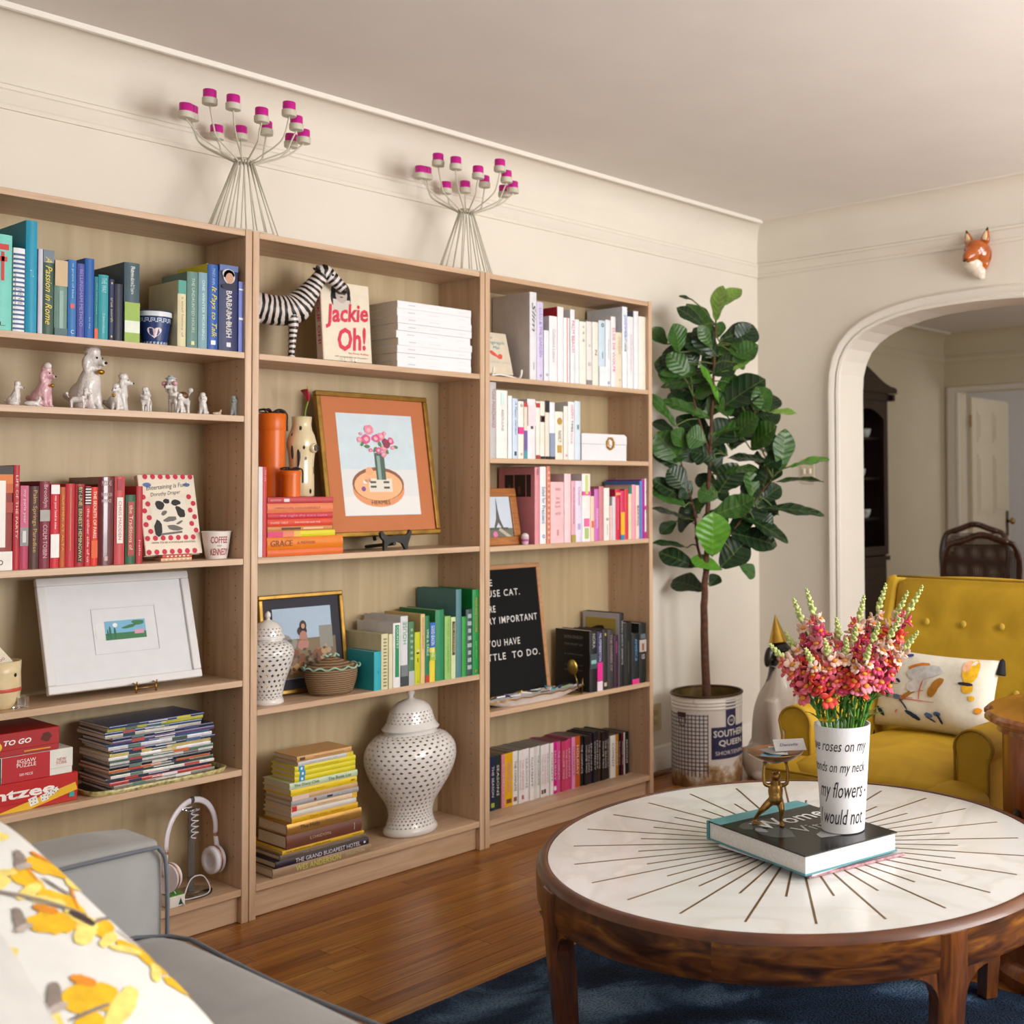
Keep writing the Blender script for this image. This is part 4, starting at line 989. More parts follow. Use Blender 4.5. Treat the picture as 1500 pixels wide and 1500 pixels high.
for sx in (-1, 1):
    MB().rbox(sx * .0945 - .006, sx * .0945 + .006, -.007, .007, .132, .142, .002).build('hinge_collar', RG, hp)
    MB().tube([(sx * .094, 0, .135), (sx * .1, 0, .1), (sx * .098, 0, .075)], [.006, .008, .006], 8).build('yoke', WHP, hp, smooth=True)
    q = Matrix.Translation((sx * .086, 0, .07)) @ Matrix.Rotation(R(90) * sx, 4, 'Y') @ Matrix.Rotation(R(8), 4, 'X')
    MB().lathe([(.012, -.002), (.034, 0), (.039, .006), (.039, .012)], 24).xf(q).build('ear_cup', WHP, hp, smooth=40)
    MB().lathe([(.0395, -.001), (.0402, .001), (.0395, .003)], 24).xf(q).build('ring', RG, hp, smooth=True)
    MB().lathe([(.038, -.002), (.037, -.012), (.03, -.016), (.018, -.013), (.016, -.004)], 24).xf(q).build('ear_pad', M('#e6e2e8', .6, var=.03), hp, smooth=True)
cord = [(-.086, -.02, .04), (-.07, -.03, .012), (-.03, -.045, .006), (.012, -.05, .006), (.028, -.04, .02), (.012, -.03, .05), (-.025, -.025, .052), (-.055, -.03, .02), (-.075, -.045, .006), (-.085, -.06, .004)]
def smooth_path(P, n=6):
    P = [Vector(p) for p in P]; out = []
    for i in range(len(P) - 1):
        a, b, c, d = P[max(0, i - 1)], P[i], P[i + 1], P[min(len(P) - 1, i + 2)]
        for k in range(n):
            t = k / n
            out.append(.5 * ((2 * b) + (c - a) * t + (2 * a - 5 * b + 4 * c - d) * t * t + (3 * b - a - 3 * c + d) * t ** 3))
    return out + [P[-1]]
MB().tube(smooth_path(cord), .0017, 6).build('cord', WHP, hp, smooth=True)
coil = [(.012 * math.cos(k * .9), -.012 + .006 * math.sin(k * .9), .225 - k * .0022) for k in range(34)]
MB().tube(smooth_path(coil, 3), .0016, 5).build('cord_coil', WHP, hp, smooth=True)
sm = thing('small_carton', 'little white carton with green top and tree mark beside the sofa arm', 'carton', (-.221, .004, .0975))
MB().rbox(0, .042, 0, .045, 0, .03, .001, 1).build('carton_body', M('#e6e2dc', .5), sm)
MB().box(.0005, .0415, .0005, .0445, .03, .0306).build('carton_top', M('#5c9c3c', .5, var=.3, scale=90.), sm)
blot(sm, frame3((.03, -.0002, .014), (1, 0, 0), (0, 0, 1)), [(0, 0, .006, .009, 0, 't')], '#2c4c34', 'tree_mark')

# ---------------------------------------------------------------- mugs and cups
mg = thing('paper_coffee_cup', 'dark blue cup with white key border and heart, among blue books', 'cup', (at(226, 500, .058).x, .058, 1.6182))
mz = .093
rr = lambda z: .0305 + .0125 * z / mz
MB().lathe([(rr(0) - .003, .002), (rr(0) - .001, 0), (rr(0), .001)] + [(rr(mz * k / 6), mz * k / 6) for k in range(1, 7)] + [(rr(mz) - .002, mz), (rr(.004) - .003, .006)], 40).build('cup_body', M('#22386e', .35), mg, smooth=40)
MB().lathe([(rr(mz) + .0003, mz - .014), (rr(mz) + .0005, mz - .006), (rr(mz) + .0003, mz - .001)], 40, cap=False).build('white_band', M('#dfe2e6', .35), mg, smooth=True)
MB().lathe([(rr(mz), mz - .001), (rr(mz) + .0018, mz + .0005), (rr(mz), mz + .002), (rr(mz) - .002, mz)], 40, cap=False).build('rim', M('#22386e', .35), mg, smooth=True)
def cyl_wrap(rf, zc, a0, lift=.0006):
    """carries flat print round a turned body; a0 = direction the print faces"""
    def w(p):
        z = zc + p.y; r = rf(z) + lift; a = a0 + p.x / r
        return Vector((r * math.cos(a), r * math.sin(a), z))
    return w
FA = R(-115)
def wrapped(mb, wrap, name, mat, parent):
    mb.v = [wrap(v) for v in mb.v]; return mb.build(name, mat, parent)
kb = MB()
for k in range(16):
    a = k * .0158 - .12
    for (x0, x1, z0, z1) in ((0, .002, 0, .011), (0, .011, .009, .011), (.009, .011, .003, .011), (.004, .011, .003, .005), (.004, .006, .003, .007), (.011, .0158, 0, .002), (0, .003, 0, .002)):
        kb.add([(a + x0, z0, 0), (a + x1, z0, 0), (a + x1, z1, 0), (a + x0, z1, 0)], [(0, 1, 2, 3)])
wrapped(kb, cyl_wrap(rr, .063, FA), 'key_border', M('#c8d2e0', .4, var=0), mg)
kb = MB()
for k in range(28):
    a = k * .009 - .12
    kb.add([(a, 0, 0), (a + .006, 0, 0), (a + .006, .008, 0), (a, .006, 0)], [(0, 1, 2, 3)])
wrapped(kb, cyl_wrap(rr, .003, FA), 'foot_border', M('#aebcd4', .4, var=0), mg)
hb = MB(); hp_ = [(.016 * math.sin(t) ** 3 * 1.15, (.013 * math.cos(t) - .005 * math.cos(2 * t) - .002 * math.cos(3 * t)) * 1.1) for t in [2 * PI * k / 28 for k in range(28)]]
hb.add([(x, y, 0) for x, y in hp_], [tuple(reversed(range(28)))])
wrapped(hb, cyl_wrap(rr, .036, FA), 'heart', M('#ead9dc', .4, var=0), mg)
text('thank you\nso very\nmuch', .012, .008, Matrix(), M('#c85a6c', .5, var=0), mg, 'lettering', wrap=cyl_wrap(rr, .038, FA, .0009))

cp = at(317, 780, .075)
cc = thing('paper_coffee_cup', 'white cup with red capital lettering on the red-book shelf', 'cup', (cp.x, .075, 1.0292))
cr = lambda z: .0285 + .010 * z / .075
MB().lathe([(.025, .003), (.0275, 0)] + [(cr(.075 * k / 5), .075 * k / 5) for k in range(1, 6)] + [(cr(.075) + .002, .0755), (cr(.075) + .001, .078), (cr(.075) - .0015, .077), (.027, .006)], 36).build('cup_body', M('#e4dcd4', .45), cc, smooth=40)
CR = M('#a82c34', .5, var=0)
text('COFFEE', .047, .019, Matrix(), CR, cc, 'lettering', bold=.01, wrap=cyl_wrap(cr, .054, R(-104)))
text('WITH', .012, .004, Matrix(), CR, cc, 'lettering', wrap=cyl_wrap(cr, .037, R(-104)))
text('KENNEDY', .05, .019, Matrix(), CR, cc, 'lettering', bold=.01, wrap=cyl_wrap(cr, .02, R(-100)))

# polka-dot book propped on two little books
_p = at(253, 815, .08)
for k, (c, d) in enumerate((('#d8b48c', 'tiny tan book under the polka dot book'), ('#c8483c', 'tiny red patterned book propping the polka dot book'))):
    make_book(d, at(281, 810, .07).x, .07, 1.0292 + k * .0085, .008, .05, .085 - .004 * k, c, '', 'little books under the polka dot cover', flat=True, titles=[('x', .1 + q * .14, .16 + q * .14, .5, '#ecdcc4', 'bar') for q in range(6)])
pb = thing('polka_dot_book', 'cream book with red polka dots and ink drawing, cover facing out', 'book', (at(209, 800, .1).x + .002, .088, 1.0465))
pb.matrix_basis = Matrix.Translation((at(210, 800, .1).x, .082, 1.0466)) @ Matrix.Rotation(R(-14), 4, 'X')
W_, H_, T_ = .155, .228, .02
MB().rbox(0, W_, 0, .0025, 0, H_, .0008, 1).build('front_board', M('#e6d8c4', .45), pb)
MB().rbox(0, W_, T_ - .0025, T_, 0, H_, .0008, 1).build('back_board', M('#e6d8c4', .45), pb)
MB().rbox(-.002, .001, 0, T_, 0, H_, .0008, 1).build('spine', M('#cfb8a8', .45, var=.2, scale=60.), pb)
MB().box(.001, W_ - .004, .0027, T_ - .0027, .003, H_ - .003).build('pages', PAGE, pb)
fm = frame3((0, -.0003, 0), (1, 0, 0), (0, 0, 1))
dots = []
for j in range(12):
    for i in range(8):
        x = .008 + i * .021 + (j % 2) * .0105; yv = .008 + j * .0195
        if x < W_ - .006 and not (.017 < yv - 0 < .042 or (.022 < x < .125 and .048 < yv < .165) or (.006 < x < .145 and .168 < yv < .205)): dots.append((x, yv, .0068, .0074))
blot(pb, fm, dots, '#c42a46', 'polka_dot')
blot(pb, fm, [(.074, .187, .066, .017, .10, 'r')], '#eadfca', 'banner', .0003)
text('Entertaining is Fun!', .115, .017, fm @ Matrix.Translation((.075, .193, .0004)) @ Matrix.Rotation(.1, 4, 'Z'), INK, pb, 'title', shear=.3)
text('Dorothy Draper', .085, .014, fm @ Matrix.Translation((.07, .173, .0004)) @ Matrix.Rotation(.1, 4, 'Z'), INK, pb, 'title', shear=.3)
blot(pb, fm, [(.075, .105, .05, .055, .05, 'r')], '#e4dccc', 'drawing', .0003)
blot(pb, fm, [(.04, .075, .014, .024, 0, 'b'), (.05, .14, .013, .015, 0, 'b'), (.105, .12, .012, .022, .4, 'b'), (.095, .148, .014, .01, 0, 'b'), (.07, .152, .01, .007, 0, 'b')], '#23201f', 'drawing', .0006)
blot(pb, fm, [(.075, .1, .02, .008, .2, 'b'), (.085, .075, .022, .008, -.2, 'b'), (.06, .118, .01, .006, .6, 'b'), (.1, .09, .012, .004, .5, 'b'), (.075, .06, .03, .003, .1, 'r')], '#6c6863', 'drawing', .0008)
text('HOW TO BE A POPULAR HOSTESS', .12, .005, fm @ Matrix.Translation((.078, .034, .0004)), INK, pb, 'title')
blot(pb, fm, [(.022, .199, .012, .007, 0, 'b'), (.132, .199, .011, .006, 0, 'b')], '#5c74a8', 'drawing', .0008)

# ---------------------------------------------------------------- framed pictures
def leaning_frame(name, label, cat, X0, X1, yb, zb, h, lean, fw, fd, fmat, matc=None, mw=0., picc='#c8d8e4', bevel=.003, turn=0.):
    """picture frame leaning back; local x right, z up the frame, front at y = 0"""
    t = thing(name, label, cat)
    t.matrix_basis = Matrix.Translation((X0, yb, zb)) @ Matrix.Rotation(turn, 4, 'Z') @ Matrix.Rotation(-lean, 4, 'X')
    w = X1 - X0
    for (a, b, c, d) in ((0, w, 0, fw), (0, w, h - fw, h), (0, fw, fw, h - fw), (w - fw, w, fw, h - fw)):
        MB().rbox(a, b, 0, fd, c, d, bevel, 2).build('frame_rail', fmat, t)
    MB().box(fw * .8, w - fw * .8, fd * .75, fd * .95, fw * .8, h - fw * .8).build('backing', M('#6c5c44', .8), t)
    if matc: MB().box(fw * .9, w - fw * .9, fd * .45, fd * .5, fw * .9, h - fw * .9).build('mat_board', M(matc, .8, var=.02), t)
    a = fw + mw
    MB().box(a, w - a, fd * .42, fd * .45, a, h - a).build('picture', M(picc, .6, var=.03), t)
    return t, frame3((0, fd * .42 - .0002, 0), (1, 0, 0), (0, 0, 1)), w, h


WF = M('#dad8d8', .35, var=.02)
t, fm, w, h = leaning_frame('framed_print', 'white framed print with wide mat on a little brass easel', 'picture frame', -.505, -.115, .055, .705, .308, R(19), .022, .018, WF, '#dcdde0', .11, '#e0e0e0', turn=R(-2))
cxp, czp = w * .53, h * .5
blot(t, fm, [(cxp, czp, .052, .026, 0, 'r')], '#79b4d4', 'sky_print', .0004)
blot(t, fm, [(cxp, czp - .017, .052, .009, 0, 'r'), (cxp + .034, czp + .017, .018, .008, 0, 'b'), (cxp + .01, czp + .008, .02, .005, .2, 'b')], '#3d7a4c', 'leaf_print', .0007)
blot(t, fm, [(cxp - .04, czp - .006, .003, .018), (cxp - .028, czp - .008, .003, .016), (cxp - .046, czp - .01, .002, .014)], '#2c6c54', 'tree_print', .0009)
blot(t, fm, [(cxp - .026, czp + .014, .006, .006)], '#eef0ee', 'moon_print', .0009)
blot(t, fm, [(cxp + .034, czp - .008, .012, .006, 0, 'r')], '#d89cb8', 'house_print', .0009)
for (a, b, c, d) in ((cxp - .082, cxp + .082, czp - .062, czp - .0612), (cxp - .082, cxp + .082, czp + .0612, czp + .062), (cxp - .082, cxp - .0812, czp - .062, czp + .062), (cxp + .0812, cxp + .082, czp - .062, czp + .062)):
    MB().box(a, b, .0066, .0074, c, d).build('mat_line', M('#c2c2c6', .8), t)
ez = thing('display_easel', 'small brass easel holding up the white framed print', 'easel', (-.275, .03, .6842))
for sx in (-.026, .026):
    MB().tube([(sx, .018, .024), (sx, -.002, .022), (sx, -.004, .03)], .0022, 6).build('hook', BRASS, ez, smooth=True)
    MB().tube([(sx, .0, .022), (sx, .0, .0)], [.002, .003], 6).build('foot', BRASS, ez, smooth=True)
    MB().tube([(sx, .055, .02), (sx * .6, .145, .2)], .002, 6).build('back_bar', BRASS, ez, smooth=True)
MB().tube([(-.03, 0, .012), (.03, 0, .012)], .002, 6).build('cross_bar', BRASS, ez, smooth=True)
MB().tube([(0, .004, .012), (0, .06, 0)], .002, 6).build('rear_leg', BRASS, ez, smooth=True)

# pale face jug with a price card, half hidden at the end of that shelf
jg = thing('ceramic_jug', 'cream ceramic jug with a red stripe and face mark', 'jug', (-.614, .075, .6842))
MB().lathe([(.03, 0), (.036, .004), (.046, .02), (.05, .05), (.049, .09), (.05, .118), (.047, .118), (.044, .06), (.03, .01)], 32).build('jug_body', M('#d8c49a', .3, var=.1), jg, smooth=True)
MB().lathe([(.0503, .044), (.0512, .048), (.0506, .053)], 32, cap=False).build('stripe', M('#c4543c', .4), jg, smooth=True)
q = cyl_wrap(lambda z: .0495, .085, R(-62)); hb = MB(); hb.add([(.004 * math.cos(k * PI / 6), .005 * math.sin(k * PI / 6), 0) for k in range(12)], [tuple(range(12))]); wrapped(hb, q, 'eye', INK, jg)
cd = thing('price_card', 'small cream card standing in the ceramic jug', 'card')
cd.matrix_basis = Matrix.Translation((-.605, .06, .785)) @ Matrix.Rotation(R(-35), 4, 'Y') @ Matrix.Rotation(R(-10), 4, 'X')
MB().box(-.024, .024, -.0004, .0004, 0, .062).build('card', M('#e2d8c0', .7), cd)
text('8,500', .03, .008, frame3((0, -.0006, .02), (1, 0, 0), (0, 0, 1)), M('#a86c84', .6, var=0), cd)
tk = thing('flower_sprig', 'pale green sprig standing in the ceramic jug', 'sprig', (-.63, .072, .69))
MB().tube([(0, 0, .0), (-.002, 0, .08), (-.008, 0, .125)], .0018, 6).build('stem', M('#9cac5c', .6), tk)
for k in range(6): MB().ball((-.008 + .008 * math.cos(k), .006 * math.sin(k * 2), .11 + .006 * k), (.007, .007, .005), 8, 6).build('bud', M('#c8c884', .6), tk, smooth=True)
ab = thing('acrylic_riser', 'clear acrylic block beside the ceramic jug', 'riser', (-.585, .035, .6842))
MB().rbox(0, .028, 0, .04, 0, .028, .001, 1).build('block', ACR, ab)

# gallery painting on a black easel
GF = M('#8c6a2c', .36, metal=.7, bump=.15, bscale=120., var=.25)
t, fm, w, h = leaning_frame('framed_painting', 'gilt framed painting of flowers on an orange tray, on black easel', 'picture frame', .298, .722, .075, 1.075, .472, R(10), .016, .02, GF, '#bd7248', .052, '#c9d8e0', turn=R(1))
blot(t, fm, [(w * .5, .1, w * .5 - .0685, .03, 0, 'r')], '#e2e0de', 'paper', .0003)
blot(t, fm, [(w * .5, .17, w * .5 - .0685, .05, 0, 'r')], '#dadcdc', 'paper', .00025)
tx, tz = w * .475, .165
blot(t, fm, [(tx, tz - .012, .098, .058)], '#dd9566', 'tray_paint', .0005)
blot(t, fm, [(tx, tz + .006, .098, .056)], '#8a5a42', 'tray_paint', .0007)
blot(t, fm, [(tx, tz + .001, .091, .05)], '#e9b182', 'tray_paint', .0009)
blot(t, fm, [(tx + .008, tz + .002, .044, .022, 0, 'r')], '#dcd6ca', 'book_paint', .0011)
blot(t, fm, [(tx - .02, tz + .012, .011, .0035, 0, 'r'), (tx + .03, tz + .012, .011, .0035, 0, 'r'), (tx - .02, tz - .003, .011, .0035, 0, 'r'), (tx + .03, tz - .006, .011, .0035, 0, 'r')], '#55504a', 'book_paint', .0013)
blot(t, fm, [(tx - .03, tz + .048, .014, .014), (tx - .04, tz + .02, .012, .01)], '#e6a67c', 'cup_paint', .0011)
blot(t, fm, [(tx - .058, tz - .01, .008, .008)], '#7c5090', 'petal_paint', .0011)
blot(t, fm, [(tx - .048, tz + .014, .009, .007)], '#ece4e0', 'petal_paint', .0011)
text('HERMES', .07, .013, fm @ Matrix.Translation((tx + .002, tz - .055, .0011)), M('#4c3a2c', .6, var=0), t)
blot(t, fm, [(tx + .013, tz + .065, .018, .045, 0, 'r')], '#4c6458', 'vase_paint', .0013)
blot(t, fm, [(tx + .008, tz + .06, .006, .04, 0, 'r')], '#8ca49c', 'vase_paint', .0015)
fl = [(-.055, .152, .012), (-.03, .155, .019), (-.018, .185, .02), (.006, .158, .017), (.028, .165, .017), (.062, .15, .015), (.034, .125, .012), (.012, .118, .013), (.03, .105, .012), (-.018, .118, .008), (.068, .128, .008), (-.05, .172, .006), (.04, .175, .009)]
blot(t, fm, [(tx + a, tz + b, .012, .006, k, 'b') for k, (a, b) in enumerate(((-.03, .13), (0, .12), (.045, .115), (.078, .13), (-.045, .14), (.02, .14)))], '#5c7c4c', 'leaf_paint', .0013)
blot(t, fm, [(tx + a, tz + b, r, r * .9, 0, 'b') for a, b, r in fl[::2]], '#e08aa0', 'flower_paint', .0017)
blot(t, fm, [(tx + a, tz + b, r, r * .9, 0, 'b') for a, b, r in fl[1::2]], '#d45a90', 'flower_paint', .0019)
blot(t, fm, [(tx + .044, tz + .142, .016, .018, 0, 'b')], '#8c3c50', 'flower_paint', .0021)
blot(t, fm, [(tx + a, tz + b, r * .45, r * .4, 0, 'b') for a, b, r in fl], '#eeb0b4', 'flower_paint', .0023)
ez = thing('display_easel', 'black scalloped easel under the gilt framed painting', 'easel', (.515, .04, 1.0292))
EB = M('#1b1918', .35)
prf = [(-.052, .062), (-.06, .056), (-.057, .042), (-.046, .03), (-.046, 0), (-.038, 0), (-.034, .014), (-.022, .024), (.004, .026), (.022, .02), (.034, .0), (.042, 0), (.045, .02), (.055, .046), (.058, .058), (.05, .064), (.046, .054), (.038, .046), (-.036, .044), (-.044, .052)]
MB().prism(list(reversed(prf)), 0, .012, 'y').build('front_rail', EB, ez)
for sx in (-.03, .03): MB().tube([(sx, .075, .03), (sx * .5, .165, .25)], .006, 6).build('upright', EB, ez)
MB().tube([(0, .01, .02), (0, .17, .006)], .006, 6).build('rear_leg', EB, ez)

# framed photograph behind the small jar
t, fm, w, h = leaning_frame('framed_photo', 'gilt framed photograph of a person outdoors among brown dogs', 'picture frame', .130, .410, .150, .5985, .306, R(9), .014, .018, GF, '#37363f', .03, '#a8bcd0', turn=R(-3))
hx, hz = w / 2, h / 2
blot(t, fm, [(hx, .105, hz - .052 + .005, .06, 0, 'r')], '#7c6a50', 'ground_print', .0003)
blot(t, fm, [(hx - .07, .16, .03, .03, 0, 'b'), (hx + .075, .165, .022, .035, 0, 'r'), (hx - .04, .15, .02, .02, 0, 'b')], '#8c8a80', 'distance_print', .0004)
blot(t, fm, [(hx + .0, .205, .0115, .016), (hx - .004, .188, .016, .016)], '#3a2620', 'hair_print', .0008)
blot(t, fm, [(hx, .203, .006, .008)], '#c49478', 'face_print', .001)
blot(t, fm, [(hx, .172, .015, .018, 0, 'b'), (hx - .004, .145, .022, .02, 0, 'b')], '#b07a6c', 'dress_print', .0009)
_rn = random.Random(9)
for _c in ('#5c4028', '#94683c', '#3c4030', '#b09478'):
    blot(t, fm, [(hx + _rn.uniform(-.085, .085), .055 + _rn.uniform(0, .085), _rn.uniform(.004, .010), _rn.uniform(.004, .009), _rn.uniform(0, 3), 'b') for _ in range(16)], _c, 'meadow_print', .0014)
blot(t, fm, [(hx - .06, .095, .025, .02, .3, 'b'), (hx + .05, .11, .03, .018, -.3, 'b'), (hx - .01, .09, .02, .03, 0, 'b'), (hx + .07, .085, .02, .015, 0, 'b'), (hx - .035, .12, .02, .018, 0, 'b')], '#7c4a30', 'dog_print', .0011)
blot(t, fm, [(hx - .03, .075, .02, .015, .3, 'b'), (hx + .03, .08, .018, .014, -.3, 'b'), (hx + .065, .12, .012, .012, 0, 'b'), (hx - .075, .075, .012, .02, 0, 'b')], '#b48a5c', 'dog_print', .0013)

# frame with tower picture on the pink-book shelf
WFM = wood('frame_wood', [(.3, '#8c5020'), (.7, '#b0702e')], 0, 2., .4)
_fx = at(764, 785, .05).x
t, fm, w, h = leaning_frame('framed_photo', 'brown wooden frame with an iron tower photograph', 'picture frame', .872, _fx, .045, 1.0262, .205, R(11), .03, .016, WFM, None, 0, '#c6d0de')
blot(t, fm, [(w / 2, .045, w / 2 - .031, .016, 0, 'r')], '#6c6a5c', 'ground_print', .0003)
blot(t, fm, [(w * .42, .06, .05, .004, 0, 'r')], '#54564c', 'trees_print', .0004)
xx = w * .47
tw = MB()
tw.prism([(xx - .022, .06), (xx - .014, .06), (xx, .082), (xx + .014, .06), (xx + .022, .06), (xx + .008, .095), (xx + .003, .13), (xx + .0008, .168), (xx - .0008, .168), (xx - .003, .13), (xx - .008, .095)], fm.translation.y - .0008, fm.translation.y - .0004, 'y')
tw.build('tower_print', M('#5c5a54', .6, var=0), t)
blot(t, fm, [(w * .36, .04, .012, .012, .2, 'b')], '#d474a4', 'blossom_print', .0008)
blot(t, fm, [(w * .62, .042, .03, .006, -.6, 'r')], '#b4ac98', 'path_print', .0006)
pp = thing('tiny_pot', 'tiny pink and white striped pot beside the wooden frame', 'pot', (at(769, 795, .03).x, .03, 1.0252))
MB().lathe([(.010, 0), (.012, .003), (.0145, .026), (.0125, .026), (.010, .004)], 24).build('pot_body', M('#d4b0c4', .4), pp, smooth=40)
MB().lathe([(.0138, .012), (.0143, .017), (.0145, .019)], 24, cap=False).build('stripe', M('#b04c8c', .4), pp, smooth=True)
MB().lathe([(.0138, .026), (.013, .033), (.008, .039), (.002, .041)], 24).build('lid', M('#ded4d4', .5), pp, smooth=True)

# book faced out on a white plate stand
fb = thing('small_book', 'beige book with coral shape and teal lettering, cover facing out', 'book')
fb.matrix_basis = Matrix.Translation((.868, .062, 1.6325)) @ Matrix.Rotation(R(-16), 4, 'X')
_w = at(753, 540, .06).x - .868
MB().rbox(0, _w, 0, .01, 0, .158, .001, 1).build('cover', M('#d9ccb6', .5), fb)
MB().box(.002, _w - .001, .0015, .0085, -.0003, .1583).build('pages', PAGE, fb)
fm = frame3((0, -.0003, 0), (1, 0, 0), (0, 0, 1)); TEAL = M('#3c9cac', .5, var=0)
text('The', .03, .013, fm @ Matrix.Translation((_w * .45, .138, 0)), TEAL, fb, 'title', shear=.3)
text('Autograph', _w * .75, .016, fm @ Matrix.Translation((_w * .52, .118, 0)), TEAL, fb, 'title', shear=.3)
text('Man', .03, .012, fm @ Matrix.Translation((_w * .62, .1, 0)), TEAL, fb, 'title', shear=.3)
blot(fb, fm, [(_w * .5, .076, .02, .008, -.5, 'b'), (_w * .68, .066, .014, .01, .3, 'b')], '#d8584a', 'print')
text('A NOVEL BY SMITH', _w * .8, .008, fm @ Matrix.Translation((_w * .55, .044, 0)), M('#b4c4c4', .5, var=0), fb, 'title')
blot(fb, fm, [(_w * .14, .018, .012, .012, -1.57, 't')], '#2c94ac', 'print')
ps = thing('plate_stand', 'white plate stand holding the beige book', 'stand', (.868, .03, 1.6162))
for sx in (.03, _w + .006):
    MB().tube(smooth_path([(sx, -.004, .034), (sx, .0, .012), (sx, .02, .003), (sx, .1, .003)], 4), .004, 6).build('arm', WHITE, ps, smooth=True)
    MB().tube([(sx, .06, .003), (sx, .11, .10)], .003, 6).build('back_support', WHITE, ps, smooth=True)
MB().tube(smooth_path([(.03, .02, .004), (_w * .5, .014, .012), (_w + .006, .02, .004)], 5), .0035, 6).build('cross_bar', WHITE, ps, smooth=True)

# white lidded box with a gold knocker
_x0 = at(852, 650, .02).x; _x1 = at(917.5, 650, .02).x
wb = thing('lidded_box', 'white lacquer box with a gold ring ornament', 'box', (_x0, .02, 1.3312))
WL = M('#e4e4e8', .25, var=.02); bw = _x1 - _x0
MB().prism([(0, 0), (bw, 0), (bw, .062), (0, .062)], 0, .14, 'y').build('box_body', WL, wb)
MB().prism([(-.001, .063), (bw + .001, .063), (bw + .001, .094), (bw - .012, .102), (.012, .102), (-.001, .1)], -.001, .141, 'y').build('lid', WL, wb)
rg = [(bw * .62 + .018 * math.cos(a), -.004, .066 + .021 * math.sin(a)) for a in [2 * PI * k / 28 for k in range(28)]]
MB().tube(rg, [.0042 + .0012 * math.sin(k * PI / 2) for k in range(28)], 8, closed=True).build('gold_ring', GOLD, wb, smooth=True)
MB().ball((bw * .62, -.003, .066), (.0085, .005, .010), 12, 8).build('stone', M('#e9e6e2', .2), wb, smooth=True)

# letter board
lb = thing('letter_board', 'black letter board with white capital letters in an oak frame', 'letter board')
_r = at(817, 1000, .07).x; _l = .866
lb.matrix_basis = Matrix.Translation((_l, .105, .4595)) @ Matrix.Rotation(R(-8.2), 4, 'X')
w, h = _r - _l, .492
FRM = wood('board_oak', [(.3, '#a8744a'), (.7, '#c08c60')], 0, 1.5, .5)
for (a, b, c, d) in ((0, w, 0, .016), (0, w, h - .016, h), (0, .016, .016, h - .016), (w - .016, w, .016, h - .016)):
    MB().rbox(a, b, -.002, .02, c, d, .0015, 1).build('frame_rail', FRM, lb)
FELT = M('#0c0b0c', .95, var=.1)
zz = .016
ribs = MB()
while zz < h - .018:
    ribs.box(.016, w - .016, .002, .008, zz, zz + .0052); zz += .0064
ribs.build('felt_ribs', FELT, lb, kind='stuff')
MB().box(.016, w - .016, .0065, .012, .016, h - .016).build('felt_back', FELT, lb)
LW = M('#e2dfda', .5, var=0)
# each line: text, right end (u, v) and cap height in photo pixels
def board_line(s, u0, u1, v0, v1, hpx):
    Yp = lambda z: .105 + (z - .4595) * math.sin(R(8.2))
    a = at(u0, v0, .13); b = at(u1, v1, .13)
    for _ in range(4): a = at(u0, v0, Yp(a.z)); b = at(u1, v1, Yp(b.z))
    hh = hpx * 4.0 / 1724
    lm = lb.matrix_basis.inverted()
    A = lm @ a; B = lm @ b
    text(s, B.x - A.x, hh, frame3(((A.x + B.x) / 2, .0015, (A.z + B.z) / 2), (1, 0, 0), (0, 0, 1)), LW, lb, 'letters', bold=.004, space=1.22)
for s, u0, u1, v0, v1, hp_ in (('THE', 701, 721, 856, 853, 10), ('HOUSE CAT.', 697, 761.5, 873, 865, 10.5), ('YOU ARE', 688, 726, 897, 891, 10.5), ('VERY IMPORTANT', 703, 787, 912, 902, 10.5), ('YOU HAVE', 714, 762, 944, 938, 10.5), ('LITTLE  TO DO.', 705, 791, 964, 955, 10.5)):
    board_line(s, u0, u1, v0, v1, hp_)

# scalloped platter of matchbooks
pl = thing('scalloped_platter', 'white oblong platter with wavy gilt rim, full of matchbooks', 'platter', (1.10, .058, .4582))
n = 96; prof = [(.62, 0, 0), (.66, .003, 0), (.86, .016, .2), (1.0, .026, 1.), (.985, .027, 1.), (.84, .018, .2), (.6, .006, 0)]
A_, B_ = .245, .05
vs = []; fs = []
for s, z, wv in prof:
    for k in range(n):
        a = 2 * PI * k / n; sc = 1 + .02 * wv * math.cos(a * 24)
        vs.append((A_ * s * sc * math.copysign(abs(math.cos(a)) ** .8, math.cos(a)), B_ * s * sc * math.copysign(abs(math.sin(a)) ** .8, math.sin(a)), z + .0025 * wv * math.cos(a * 24)))
for i in range(len(prof) - 1):
    for k in range(n): fs.append((i * n + k, i * n + (k + 1) % n, (i + 1) * n + (k + 1) % n, (i + 1) * n + k))
fs.append(tuple(reversed(range(n)))); fs.append(tuple(range((len(prof) - 1) * n, len(prof) * n)))
mb = MB(); mb.add(vs, fs); mb.build('dish', M('#dcd4d0', .25), pl, smooth=40)
MB().tube([vs[3 * n + k] for k in range(n)], .0024, 6, closed=True).build('gilt_rim', GOLD, pl, smooth=True)
mcol = [('#e4e0e4', 'white'), ('#2c3c84', 'royal blue'), ('#d8d4dc', 'pale grey'), ('#c8b43c', 'yellow'), ('#e2dcd8', 'ivory'), ('#1c5a44', 'dark green'), ('#c8d0cc', 'mint white'), ('#e6e0dc', 'white and red'), ('#1c8ca0', 'turquoise'), ('#24408c', 'cobalt blue'), ('#7c9c5c', 'olive green'), ('#2a2a30', 'black')]
